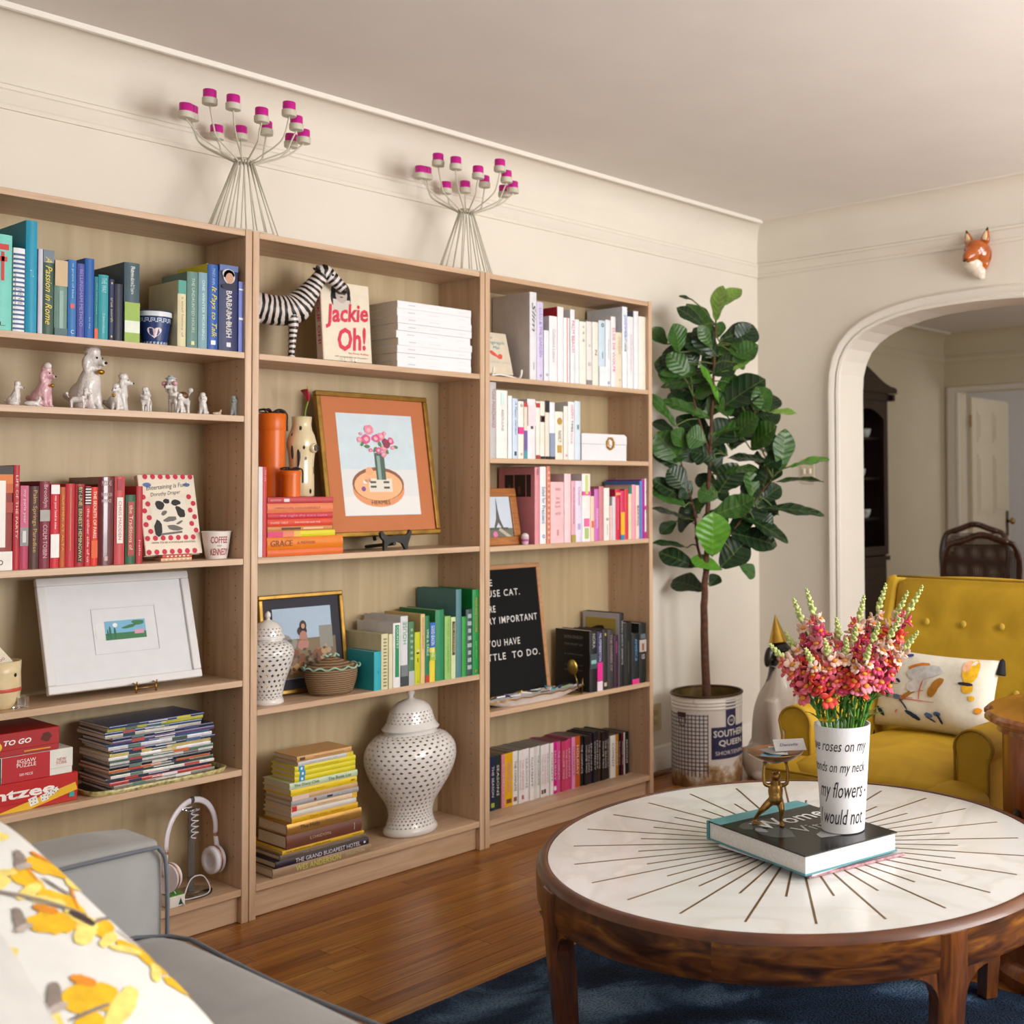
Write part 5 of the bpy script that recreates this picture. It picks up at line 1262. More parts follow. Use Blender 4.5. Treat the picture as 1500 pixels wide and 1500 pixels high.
for k, (c, d) in enumerate(mcol):
    x = -.155 + k * .0305
    t = thing('matchbook', '%s matchbook lying in the scalloped platter' % d, 'matchbook', (1.10 + x, .058 + .012 * math.sin(k * 2.4), .488 + .0015 * (k % 3)), (R(-18 + 9 * (k % 3)), R(14 * math.sin(k * 1.7)), R(40 * math.sin(k * 2.9))), 'matchbooks in the platter')
    MB().rbox(-.02, .02, -.017, .017, 0, .005, .0008, 1).build('cover', M(c, .45), t)
    MB().box(-.021, -.018, -.0172, .0172, .0008, .0042).build('striker', M('#4a3c38', .8), t)
    if d in ('white', 'white and red'): blot(t, frame3((0, 0, .005), (1, 0, 0), (0, 1, 0)), [(.003, 0, .01, .003, .4, 'r')], '#c8385c', 'print')

# brass hand-mirror bookend
be = thing('brass_ornament', 'small brass spoon-shaped ornament leaning on the black books', 'ornament', (at(850, 1010, -.0).x + .01, .032, .4582), (0, 0, R(-48)))
BR2 = M('#8a7438', .3, metal=.9)
MB().rbox(-.026, .026, -.012, .012, 0, .006, .002).build('foot', BR2, be)
MB().tube([(.012, 0, .005), (.002, 0, .05), (-.006, .0, .075)], .0028, 8).build('handle', BR2, be, smooth=True)
MB().ball((-.013, 0, .1), (.019, .006, .029), 16, 10, Euler((0, R(-12), 0))).build('bowl', BR2, be, smooth=True)
MB().tube([(.022, 0, .005), (.024, 0, .058)], .002, 6).build('rod', BR2, be, smooth=True)
# ---------------------------------------------------------------- poodle figurines
def curls_mat(hexc, acc):
    m, nt, p = new_mat('ceramic_' + hexc[1:])
    tc = N(nt, 'ShaderNodeTexCoord')
    a = N(nt, 'ShaderNodeTexNoise', Scale=24., Detail=1.); nt.links.new(tc.outputs['Object'], a.inputs['Vector'])
    rp = ramp(nt, [(.42, hexc), (.62, hexc), (.72, acc)]); nt.links.new(a.outputs['Fac'], rp.inputs['Fac']); nt.links.new(rp.outputs['Color'], p.inputs['Base Color'])
    v = N(nt, 'ShaderNodeTexVoronoi', Scale=190.); nt.links.new(tc.outputs['Object'], v.inputs['Vector'])
    b = N(nt, 'ShaderNodeBump', Strength=.5, Distance=.002); nt.links.new(v.outputs['Distance'], b.inputs['Height']); nt.links.new(b.outputs['Normal'], p.inputs['Normal'])
    p.inputs['Roughness'].default_value = .3; p.inputs['Coat Weight'].default_value = .4
    return m


def poodle(label, X, Y, H, pose, mat, face=-1, turn=0.):
    """ceramic poodle; face = -1 looks left; H = overall height"""
    t = thing('poodle_figurine', label, 'figurine', (X, Y, 1.4362), (0, 0, turn), 'ceramic poodles on one shelf')
    H *= 1.42; k = H; b = MB(); f = face
    if pose == 'sit':
        b.ball((-.06 * f * k, 0, .22 * k), (.2 * k, .17 * k, .22 * k), 14, 10)
        b.tube([(.0, 0, .25 * k), (.06 * f * k, 0, .45 * k), (.09 * f * k, 0, .64 * k)], [.17 * k, .16 * k, .1 * k], 12)
        for s in (-1, 1):
            b.tube([(.1 * f * k, s * .08 * k, .42 * k), (.14 * f * k, s * .085 * k, .2 * k), (.15 * f * k, s * .085 * k, .0)], [.07 * k, .05 * k, .055 * k], 10)
            b.ball((.17 * f * k, s * .085 * k, .03 * k), (.07 * k, .05 * k, .035 * k), 10, 6)
            b.ball((-.02 * f * k, s * .15 * k, .1 * k), (.15 * k, .08 * k, .1 * k), 10, 8)
        hx, hz = .12 * f * k, .76 * k
        b.tube([(-.22 * f * k, 0, .1 * k), (-.3 * f * k, 0, .2 * k)], .03 * k, 8); b.ball((-.31 * f * k, 0, .23 * k), .065 * k)
    elif pose == 'stand':
        b.tube([(-.28 * f * k, 0, .42 * k), (0, 0, .43 * k), (.2 * f * k, 0, .48 * k)], [.14 * k, .15 * k, .18 * k], 12)
        b.tube([(.2 * f * k, 0, .5 * k), (.26 * f * k, 0, .66 * k)], [.12 * k, .09 * k], 10)
        for s in (-1, 1):
            for xx in (-.28, .2):
                b.tube([(xx * f * k, s * .08 * k, .4 * k), (xx * f * k, s * .085 * k, .18 * k), (xx * f * k, s * .085 * k, 0)], [.07 * k, .045 * k, .06 * k], 10)
        hx, hz = .3 * f * k, .76 * k
        b.tube([(-.38 * f * k, 0, .5 * k), (-.46 * f * k, 0, .64 * k)], .03 * k, 8); b.ball((-.48 * f * k, 0, .7 * k), .08 * k)
    else:
        b.ball((-.2 * f * k, 0, .26 * k), (.62 * k, .3 * k, .26 * k), 14, 10)
        b.tube([(.2 * f * k, 0, .3 * k), (.34 * f * k, 0, .6 * k)], [.22 * k, .16 * k], 10)
        for s in (-1, 1): b.tube([(.2 * f * k, s * .16 * k, .1 * k), (.62 * f * k, s * .16 * k, .06 * k)], .075 * k, 8)
        hx, hz = .42 * f * k, .7 * k
    b.ball((hx, 0, hz), (.13 * k, .12 * k, .12 * k), 12, 8)
    b.ball((hx - .02 * f * k, 0, hz + .13 * k), (.12 * k, .12 * k, .10 * k), 12, 8)
    b.tube([(hx + .05 * f * k, 0, hz - .02 * k), (hx + .2 * f * k, 0, hz - .06 * k)], [.065 * k, .045 * k], 8)
    for s in (-1, 1): b.ball((hx - .03 * f * k, s * .13 * k, hz - .06 * k), (.06 * k, .045 * k, .13 * k), 10, 8)
    o = b.build('body', mat, t, smooth=True); remesh(o, max(.0018, H * .022), 3)
    for s in (-1, 1): MB().ball((hx + .10 * f * k, s * .055 * k, hz + .03 * k), .018 * k, 8, 6).build('eye', INK, t, smooth=True)
    MB().ball((hx + .21 * f * k, 0, hz - .045 * k), .022 * k, 8, 6).build('nose', INK, t, smooth=True)
    return t


PW = curls_mat('#dcd6d2', '#c8b4b4'); PK = curls_mat('#d8aab0', '#e4ccc8'); PG = curls_mat('#a8b0b0', '#d4d0cc')
def px_x(zx, Y=.07): return at(zx / 3.947, 600, Y).x
def px_h(zy): return (1222 - zy) / 3.947 * 3.32 / 1724 * 1.0
poodle('small white sitting poodle figurine left of the pink poodle', px_x(72), .06, .046, 'sit', PW, 1, R(-40))
poodle('tiny white lying poodle figurine at the pink poodle\'s feet', px_x(165), .035, .02, 'lie', PW, 1, R(-10))
t = poodle('pink sitting poodle figurine with a white bow on its head', px_x(235), .065, .078, 'sit', PK, 1, R(-55))
MB().ball((.018, -.006, .106), (.011, .008, .009), 8, 6).build('bow', M('#e6dcd8', .3), t, smooth=True)
MB().ball((.03, -.004, .056), .005, 8, 6).build('charm', GOLD, t, smooth=True)
t = poodle('tallest white sitting poodle figurine with gold locket', px_x(510), .085, .122, 'sit', PW, 1, R(-60))
MB().ball((.045, -.004, .1), (.009, .011, .007), 10, 6).build('locket', GOLD, t, smooth=True)
MB().lathe([(.010, 0), (.013, .006), (.008, .01)], 12, (.018, 0, .166)).build('crown', M('#d8a8a8', .4), t, smooth=True)
poodle('small white poodle figurine standing before the tallest poodle', px_x(425), .04, .04, 'stand', PW, 1, R(-30))
t = poodle('white sitting poodle figurine with a dark collar', px_x(700), .085, .076, 'sit', PW, 1, R(-35))
MB().lathe([(.0085, 0), (.009, .003)], 12, (.0095, 0, .07)).build('collar', M('#3a3432', .4), t, smooth=True)
t = poodle('small white sitting poodle figurine with gold tag', px_x(655), .045, .052, 'sit', PW, -1, R(35))
MB().ball((-.018, 0, .04), .005, 8, 6).build('tag', GOLD, t, smooth=True)
poodle('white poodle figurine standing alone mid shelf', px_x(842), .065, .05, 'stand', PW, -1, R(55))
t = poodle('large white poodle figurine with brown saddle and ruffled hat', px_x(1040), .08, .072, 'stand', PW, -1, R(25))
MB().ball((.014, -.004, .053), (.017, .014, .012), 10, 8).build('brown_saddle', M('#6c4c34', .35), t, smooth=True)
MB().lathe([(.013, 0), (.016, .002), (.008, .006), (.006, .01)], 14, (-.03, 0, .096)).build('hat', M('#b4c0c4', .35), t, smooth=True)
for s in (-1, 1): MB().ball((-.034, s * .017, .084), (.008, .007, .007), 8, 6).build('ribbon', M('#d4a4b0', .35), t, smooth=True)
poodle('small white poodle figurine sitting under the hatted poodle', px_x(1005), .03, .04, 'sit', PW, -1, R(40))
poodle('white and grey sitting poodle figurine right of the hatted poodle', px_x(1165), .06, .046, 'sit', curls_mat('#d8d4d0', '#8c9490'), -1, R(50))
poodle('tiny tan lying poodle figurine near the shelf end', px_x(1235), .045, .014, 'lie', curls_mat('#ccb49c', '#e0d4c8'), 1)
poodle('small grey poodle figurine alone at the shelf end', px_x(1335), .05, .043, 'sit', PG, -1, R(45))

# ---------------------------------------------------------------- zebra
def zebra_mat():
    m, nt, p = new_mat('zebra_stripes')
    at_ = N(nt, 'ShaderNodeAttribute', attribute_name='along')
    tc = N(nt, 'ShaderNodeTexCoord'); nz = N(nt, 'ShaderNodeTexNoise', Scale=28., Detail=2.); nt.links.new(tc.outputs['Object'], nz.inputs['Vector'])
    a = N(nt, 'ShaderNodeMath', operation='MULTIPLY'); a.inputs[1].default_value = 2 * PI / .0165; nt.links.new(at_.outputs['Fac'], a.inputs[0])
    b = N(nt, 'ShaderNodeMath', operation='MULTIPLY_ADD'); b.inputs[1].default_value = 4.2; nt.links.new(nz.outputs['Fac'], b.inputs[0]); nt.links.new(a.outputs[0], b.inputs[2])
    s = N(nt, 'ShaderNodeMath', operation='SINE'); nt.links.new(b.outputs[0], s.inputs[0])
    rp = ramp(nt, [(.47, '#15120f'), (.53, '#d9cfca')]); 
    mr = N(nt, 'ShaderNodeMapRange'); mr.inputs[1].default_value = -1; nt.links.new(s.outputs[0], mr.inputs[0]); nt.links.new(mr.outputs[0], rp.inputs['Fac'])
    nt.links.new(rp.outputs['Color'], p.inputs['Base Color']); p.inputs['Roughness'].default_value = .4
    return m


zb = thing('zebra_figurine', 'black and white striped zebra standing beside the red titled book', 'figurine', (.126, .118, 1.6182), (0, 0, R(-19)))
b = MB()
ZP = smooth_path([(-.088, 0, .150), (-.075, 0, .153), (-.045, 0, .156), (0, 0, .150), (.04, 0, .152), (.07, 0, .165), (.098, 0, .20), (.128, 0, .245), (.146, 0, .272)], 4)
n = len(ZP); key = [.018, .038, .046, .046, .046, .047, .034, .024, .021]
rad = []
for i in range(n):
    q = i / (n - 1) * 8; k0 = min(7, int(q)); rad.append(key[k0] + (key[k0 + 1] - key[k0]) * (q - k0))
b.tube(ZP, rad, 18)
b.s = .02
b.tube(smooth_path([(.132, 0, .272), (.150, 0, .278), (.170, 0, .268), (.195, 0, .247), (.211, 0, .231)], 3), [.016, .023, .026, .027, .027, .0255, .0235, .021, .0195, .018, .017, .016, .014], 14, flat=.8)
for sx, xx in ((1, .06), (-1, .052)):
    b.s = .003; b.tube(smooth_path([(xx, sx * .022, .15), (xx + .006, sx * .024, .105), (xx + .004, sx * .024, .075), (xx + .002, sx * .024, .035), (xx, sx * .024, .012), (xx + .006, sx * .024, 0)], 3), [.024, .02, .017, .0145, .013, .012, .0115, .0105, .010, .0095, .009, .009, .009, .0095, .0105, .012], 10)
for sx, xx in ((1, -.06), (-1, -.068)):
    b.s = .006; b.tube(smooth_path([(xx, sx * .022, .15), (xx + .014, sx * .025, .11), (xx - .008, sx * .025, .07), (xx - .006, sx * .025, .03), (xx - .006, sx * .025, .012), (xx, sx * .025, 0)], 3), [.032, .028, .023, .018, .015, .013, .0115, .0105, .010, .0095, .009, .009, .009, .0095, .0105, .012], 10)
zo = b.build('body', zebra_mat(), zb, smooth=True, attr=True)
mane = MB()
for i, p_ in enumerate(ZP[-12:]):
    mane.ball(p_ + Vector((-.014, 0, .014)) * (rad[-12:][i] / .024 * .75), (.007, .0035, .009), 8, 6)
mane.build('mane', M('#2a2420', .6, var=.3, scale=120.), zb, smooth=True)
for sx in (-1, 1):
    MB().ball((.132, sx * .016, .288), (.005, .0035, .012), 8, 6, Euler((R(-30 * sx), R(-55), 0))).build('ear', M('#2a2624', .5), zb, smooth=True)
    MB().ball((.174, sx * .0195, .27), .0035, 8, 6).build('eye', M('#0c0a0a', .15), zb, smooth=True)
MB().ball((.212, 0, .230), (.011, .012, .013), 10, 8).build('muzzle', M('#231d1b', .4), zb, smooth=True)
MB().tube([(-.1, 0, .165), (-.112, 0, .13), (-.11, 0, .085)], [.006, .004, .007], 8).build('tail', M('#2a2522', .6), zb, smooth=True)

# red titled book, face out on clear feet
jk = thing('hardback_book', 'cream hardback with big red script and portrait, cover facing out', 'book')
x0 = at(474, 450, .075).x; x1 = at(544, 450, .075).x; w = x1 - x0; h = .252
jk.matrix_basis = Matrix.Translation((x0, .07, 1.6275)) @ Matrix.Rotation(R(-5), 4, 'X')
JC = M('#e2d7c2', .4, var=.04)
MB().rbox(0, w, 0, .003, 0, h, .001, 1).build('front_board', JC, jk)
MB().rbox(0, w, .031, .034, 0, h, .001, 1).build('back_board', JC, jk)
MB().rbox(-.003, .0005, 0, .034, 0, h, .001, 1).build('spine', M('#d8c0ae', .4), jk)
MB().box(.001, w - .004, .0032, .0308, .003, h - .003).build('pages', PAGE, jk)
fm = frame3((0, -.0003, 0), (1, 0, 0), (0, 0, 1)); RD = M('#d3284a', .45, var=0)
blot(jk, fm, [(w * .4, h * .88, .034, .036, 0), (w * .28, h * .80, .016, .03), (w * .52, h * .8, .014, .032)], '#26211f', 'portrait', .0003)
blot(jk, fm, [(w * .41, h * .845, .021, .028)], '#b9aca4', 'portrait', .0005)
blot(jk, fm, [(w * .41, h * .9, .024, .014)], '#26211f', 'portrait', .0007)
blot(jk, fm, [(w * .36, h * .85, .004, .002), (w * .47, h * .85, .004, .002), (w * .41, h * .81, .006, .002)], '#3a302e', 'portrait', .0008)
blot(jk, fm, [(w * .41, h * .70, .03, .02, 0, 'r')], '#cfc6ba', 'portrait', .0004)
text('Jackie', w * .92, h * .30, fm @ Matrix.Translation((w * .5, h * .58, .0009)) @ Matrix.Rotation(R(6), 4, 'Z'), RD, jk, 'title', shear=.25, bold=.025)
text('Oh!', w * .62, h * .30, fm @ Matrix.Translation((w * .6, h * .29, .0009)) @ Matrix.Rotation(R(6), 4, 'Z'), RD, jk, 'title', shear=.25, bold=.025)
text('by Kitty Kelley', w * .42, h * .028, fm @ Matrix.Translation((w * .72, h * .105, .0009)), RD, jk, 'title')
text('with photographs by the author', w * .7, h * .02, fm @ Matrix.Translation((w * .56, h * .055, .0009)), INK, jk, 'title')
text('JACKIE OH!', h * .7, .02, frame3((-.0034, .017, h * .55), (0, 0, -1), (0, -1, 0)), RD, jk, 'title', bold=.02)
cs = thing('clear_book_stand', 'clear plastic stand under the red titled book', 'stand', (x0 + w * .35, .06, 1.6182))
for k in (0, .035):
    MB().rbox(k, k + .006, -.008, .08, 0, .0085, .002).build('foot', ACR, cs)
    MB().rbox(k, k + .006, -.008, -.002, .0085, .02, .002).build('lip', ACR, cs)
MB().rbox(0, .041, .05, .06, 0, .0085, .002).build('bar', ACR, cs)

# ---------------------------------------------------------------- orange canisters and birch vase on the orange stack
ORM = M('#d8650f', .35, var=.06, scale=12.)
def canister(label, X, Y, Z, r, h):
    t = thing('gift_canister', label, 'canister', (X, Y, Z))
    MB().lathe([(r - .001, 0), (r, .001), (r, h * .82), (r - .0005, h * .82)], 36).build('canister_body', ORM, t, smooth=40)
    MB().lathe([(r + .0015, h * .80), (r + .002, h * .805), (r + .002, h - .002), (r + .0005, h), (0.002, h)], 36).build('lid', ORM, t, smooth=40)
    RB = M('#2a1a18', .6)
    MB().box(-.006, .006, -r - .0035, r + .0035, h, h + .0012).build('ribbon', RB, t)
    for a, ln in ((R(20), .05), (R(160), .045), (R(-40), .04), (R(220), .042)):
        c, s = math.cos(a), math.sin(a); k = r / .036
        P = smooth_path([(0, 0, h + .003), (c * ln * .5 * k, s * ln * .4 * k, h + .012 * k), (c * ln * k, s * ln * .6 * k, h + .006 * k), (c * ln * .6 * k, s * ln * .3 * k, h + .003), (0, 0, h + .003)], 4)
        MB().tube(P, .0035 * k, 5, flat=.3).build('bow_loop', RB, t, smooth=True)
    MB().tube(smooth_path([(.004, 0, h + .003), (r + .003, -.008, h + .004), (r + .005, -.010, h - .03 * r / .036), (r + .004, -.012, h - .05 * r / .036)], 4), .0028, 5, flat=.3).build('ribbon_tail', RB, t, smooth=True)
    return t
def on_stack(zx, Y): return at(370 + zx / 5.555, 690, Y).x
canister('tall orange canister tied with dark ribbon', on_stack(138, .125) + .008, .125, ZS + .0002, .037, .252)
canister('short orange canister tied with dark ribbon', on_stack(313, .05), .05, ZS + .0002, .0265, .079)
bv = thing('birch_vase', 'cream ceramic birch trunk vase with black flecks and a stub', 'vase', (on_stack(416, .105), .118, ZS + .0002))
def birch_mat():
    m, nt, p = new_mat('birch_glaze')
    tc = N(nt, 'ShaderNodeTexCoord'); mp = N(nt, 'ShaderNodeMapping'); mp.inputs['Scale'].default_value = (1, 1, .55); nt.links.new(tc.outputs['Object'], mp.inputs['Vector'])
    v = N(nt, 'ShaderNodeTexVoronoi', Scale=42.); nt.links.new(mp.outputs[0], v.inputs['Vector'])
    rp = ramp(nt, [(.0, '#1c1814'), (.16, '#241e18'), (.2, '#d8c8a0'), (1, '#dccca6')]); nt.links.new(v.outputs['Distance'], rp.inputs['Fac']); nt.links.new(rp.outputs['Color'], p.inputs['Base Color'])
    p.inputs['Roughness'].default_value = .22; p.inputs['Coat Weight'].default_value = .5
    return m
BM_ = birch_mat()
MB().lathe([(.034, 0), (.038, .004), (.0375, .05), (.036, .10), (.039, .135), (.042, .15), (.044, .165), (.038, .19), (.031, .205), (.028, .222), (.030, .246), (.027, .247), (.025, .2), (.02, .03)], 36).build('vase_body', BM_, bv, smooth=True)
MB().lathe([(.016, 0), (.015, .012), (.011, .016), (.002, .0165)], 16).xf(Matrix.Translation((.014, -.033, .15)) @ Matrix.Rotation(R(90), 4, 'X') @ Matrix.Rotation(R(20), 4, 'Y')).build('branch_stub', BM_, bv, smooth=True)
for k, r in enumerate((.0085, .004)):
    MB().tube([(.014 + .006 + r * math.cos(a), -.0505, .15 + r * math.sin(a)) for a in [2 * PI * q / 16 for q in range(16)]], .0016, 5, closed=True).build('stub_ring', INK, bv, smooth=True)
MB().tube(smooth_path([(-.026, -.026, .15), (-.025, -.028, .12), (-.027, -.0265, .09)], 3), [.004, .0045, .005, .005, .004, .003, .001], 6).build('black_streak', INK, bv, smooth=True)
MB().tube(smooth_path([(-.036, -.014, .165), (-.037, -.012, .14), (-.0365, -.012, .115)], 3), [.003, .0045, .005, .005, .004, .003, .001], 6).build('black_streak', INK, bv, smooth=True)
cl = thing('calla_flower', 'red calla lily standing in the birch vase', 'flower', (on_stack(430, .105), .118, ZS + .2))
MB().tube(smooth_path([(0, 0, -.16), (.004, .0, .0), (.006, 0, .06), (.016, 0, .098)], 4), .0028, 7).build('stem', M('#7a8a2c', .5), cl, smooth=True)
cb = MB(); vs = []; fs = []
for j in range(6):
    for k in range(13):
        a = -PI + 2 * PI * k / 12; q = j / 5; rr_ = .004 + .017 * q ** 1.3
        lip = .03 * q * q * (1 + math.cos(a)) / 2
        vs.append((.016 + .045 * q * 0 + rr_ * math.cos(a) * .8 - lip * .9 * (1 if True else 0), rr_ * math.sin(a), .096 + .03 * q + lip * .25))
for j in range(5):
    for k in range(12): fs.append((j * 13 + k, j * 13 + k + 1, (j + 1) * 13 + k + 1, (j + 1) * 13 + k))
cb.add(vs, fs); co = cb.build('spathe', M('#b3243c', .4, var=.15), cl, smooth=True)
md = co.modifiers.new('thick', 'SOLIDIFY'); md.thickness = .0012
MB().tube([(.016, 0, .1), (.014, 0, .142)], [.003, .002], 7).build('spadix', M('#d8a44c', .5), cl, smooth=True)

# ---------------------------------------------------------------- pierced ginger jars
JAR = M('#dcd7d2', .22, var=.02, coat=.4)
def pierced(mb, prof, n, rows, hole, th=.004, a0=0., every=1):
    """turned wall between two profile stations cut with a grid of diamond holes"""
    def R_(q):
        x = q * (len(prof) - 1); i = min(len(prof) - 2, int(x)); f = x - i
        a, b = prof[max(0, i - 1)], prof[i]; c, d = prof[i + 1], prof[min(len(prof) - 1, i + 2)]
        g = lambda k: .5 * (2 * b[k] + (c[k] - a[k]) * f + (2 * a[k] - 5 * b[k] + 4 * c[k] - d[k]) * f * f + (3 * b[k] - a[k] - 3 * c[k] + d[k]) * f ** 3)
        return g(0), g(1)
    def P(u, v, off):
        r, z = R_(v); a = a0 + 2 * PI * u / n
        return ((r - off) * math.cos(a), (r - off) * math.sin(a), z)
    for j in range(rows):
        for i in range(n):
            u0 = i + .5 * (j % 2); v0, v1 = j / rows, (j + 1) / rows; vm = (v0 + v1) / 2; dv = (v1 - v0) / 2 * hole; du = .5 * hole
            if hole <= 0 or (every > 1 and (i + j) % every):
                continue
            out = [(u0, v0), (u0 + .5, v0), (u0 + 1, v0), (u0 + 1, vm), (u0 + 1, v1), (u0 + .5, v1), (u0, v1), (u0, vm)]
            inn = [(u0 + .5 - du * .55, vm - dv * .55), (u0 + .5, vm - dv), (u0 + .5 + du * .55, vm - dv * .55), (u0 + .5 + du, vm), (u0 + .5 + du * .55, vm + dv * .55), (u0 + .5, vm + dv), (u0 + .5 - du * .55, vm + dv * .55), (u0 + .5 - du, vm)]
            vs = [P(a, b, 0) for a, b in out] + [P(a, b, 0) for a, b in inn] + [P(a, b, th) for a, b in inn]
            fs = [(k, (k + 1) % 8, 8 + (k + 1) % 8, 8 + k) for k in range(8)] + [(8 + k, 8 + (k + 1) % 8, 16 + (k + 1) % 8, 16 + k) for k in range(8)]
            mb.add(vs, fs)
    return mb


def ginger_jar(label, X, Y, Z, s, a0=0.):
    t = thing('ginger_jar', label, 'jar', (X, Y, Z), group=None)
    S = lambda L: [(r * s, z * s) for r, z in L]
    MB().lathe(S([(.088, 0), (.094, .004), (.097, .014), (.094, .024), (.088, .032)]), 48, cap=True).build('foot', JAR, t, smooth=50)
    body = S([(.088, .03), (.080, .06), (.079, .085), (.088, .12), (.113, .165), (.14, .215), (.158, .265), (.163, .305), (.155, .345), (.13, .378), (.1, .395)])
    mb = pierced(MB(), body, 34, 24, .52, .0045 * s)
    mb.build('pierced_body', JAR, t, smooth=30)
    MB().lathe(S([(.1, .393), (.092, .398), (.09, .408), (.086, .408), (.088, .398)]), 48, cap=False).build('neck', JAR, t, smooth=50)
    lp = S([(.092, .406), (.1, .408), (.102, .414), (.094, .424), (.086, .438)])
    MB().lathe(lp, 48, cap=False).build('lid_rim', JAR, t, smooth=50)
    pierced(MB(), S([(.086, .437), (.082, .452), (.078, .468), (.073, .484)]), 30, 4, .5, .004 * s, .05).build('lid_lattice', JAR, t, smooth=30)
    MB().lathe(S([(.073, .483), (.064, .5), (.048, .514), (.028, .523), (.014, .527), (.010, .531)]), 40, cap=False).build('lid_dome', JAR, t, smooth=True)
    MB().lathe(S([(.010, .53), (.0085, .537), (.012, .543), (.015, .551), (.013, .56), (.006, .568), (.001, .57)]), 20).build('finial', JAR, t, smooth=True)
    return t


_gj = ginger_jar('large white pierced ginger jar on the bottom shelf', .607, .092, .0985, .826)
_gj.scale = (1.15, .965, 1)
# slender jar at the left end of the green-book shelf
t = thing('ginger_jar', 'small white pierced ginger jar beside the woven basket', 'jar', (.096, .076, .5945))
S = lambda L: [(r, z) for r, z in L]
MB().lathe([(.044, 0), (.046, .003), (.044, .012), (.041, .016)], 40).build('foot', JAR, t, smooth=50)
pierced(MB(), [(.041, .015), (.043, .03), (.049, .06), (.062, .1), (.072, .135), (.072, .155), (.061, .174), (.044, .184)], 22, 17, .55, .0032).build('pierced_body', JAR, t, smooth=30)
MB().lathe([(.044, .183), (.041, .186), (.041, .19), (.047, .191), (.047, .195), (.043, .2)], 40, cap=False).build('neck', JAR, t, smooth=50)
pierced(MB(), [(.043, .199), (.041, .212), (.037, .224)], 20, 3, .5, .003).build('lid_lattice', JAR, t, smooth=30)
MB().lathe([(.037, .223), (.028, .236), (.014, .243), (.006, .246), (.0055, .25)], 32, cap=False).build('lid_dome', JAR, t, smooth=True)
MB().lathe([(.005, .249), (.008, .256), (.0075, .264), (.003, .27), (.0005, .271)], 16).build('finial', JAR, t, smooth=True)

# woven basket with pale green wavy trim
bk = thing('woven_basket', 'brown lidded basket with pale green wavy trim', 'basket', (at(485, 990, .08).x, .080, .5945))
def weave_mat():
    m, nt, p = new_mat('weave')
    tc = N(nt, 'ShaderNodeTexCoord'); w1 = N(nt, 'ShaderNodeTexWave', Scale=48., Distortion=2.); w1.bands_direction = 'Z'; nt.links.new(tc.outputs['Object'], w1.inputs['Vector'])
    rp = ramp(nt, [(.1, '#54402c'), (.6, '#8a6c4c'), (1, '#a08260')]); nt.links.new(w1.outputs['Fac'], rp.inputs['Fac']); nt.links.new(rp.outputs['Color'], p.inputs['Base Color'])
    p.inputs['Roughness'].default_value = .8
    return m
WV = weave_mat()
mb = MB(); vs = []; fs = []; n = 72
prof = [(.056, .001), (.062, .006)] + [(.063 + .012 * math.sin(k / 13 * PI * .6), .008 + .072 * k / 13) for k in range(14)]
for j, (r, z) in enumerate(prof):
    for k in range(n):
        a = 2 * PI * k / n; q = r + (.0011 if (k // 2 + j) % 2 else -.0006)
        vs.append((q * 1.06 * math.cos(a), q * .92 * math.sin(a), z))
for j in range(len(prof) - 1):
    for k in range(n): fs.append((j * n + k, j * n + (k + 1) % n, (j + 1) * n + (k + 1) % n, (j + 1) * n + k))
fs.append(tuple(reversed(range(n)))); fs.append(tuple(range((len(prof) - 1) * n, len(prof) * n)))
mb.add(vs, fs); mb.build('basket_body', WV, bk, smooth=40)
MB().lathe([(.076, .081), (.07, .086), (.045, .097), (.02, .108), (.008, .111), (.001, .1115)], 48, sx=1.06, sy=.92).build('lid', WV, bk, smooth=40)
GT = M('#9cc4ac', .6)
MB().tube([((.0805 + .003 * math.cos(a * 12)) * 1.06 * math.cos(a), (.0805 + .003 * math.cos(a * 12)) * .92 * math.sin(a), .083 + .004 * math.sin(a * 12)) for a in [2 * PI * k / 120 for k in range(120)]], .0026, 6, closed=True).build('wavy_trim', GT, bk, smooth=True)
MB().tube([(-.028 + .0028 * k, .004 * math.sin(k * 1.3), .117 + .004 * math.sin(k * .9)) for k in range(21)], .003, 6).build('lid_trim', GT, bk, smooth=True)
MB().tube([(0, 0, .109), (0, 0, .117)], .006, 8).build('knob', WV, bk, smooth=True)

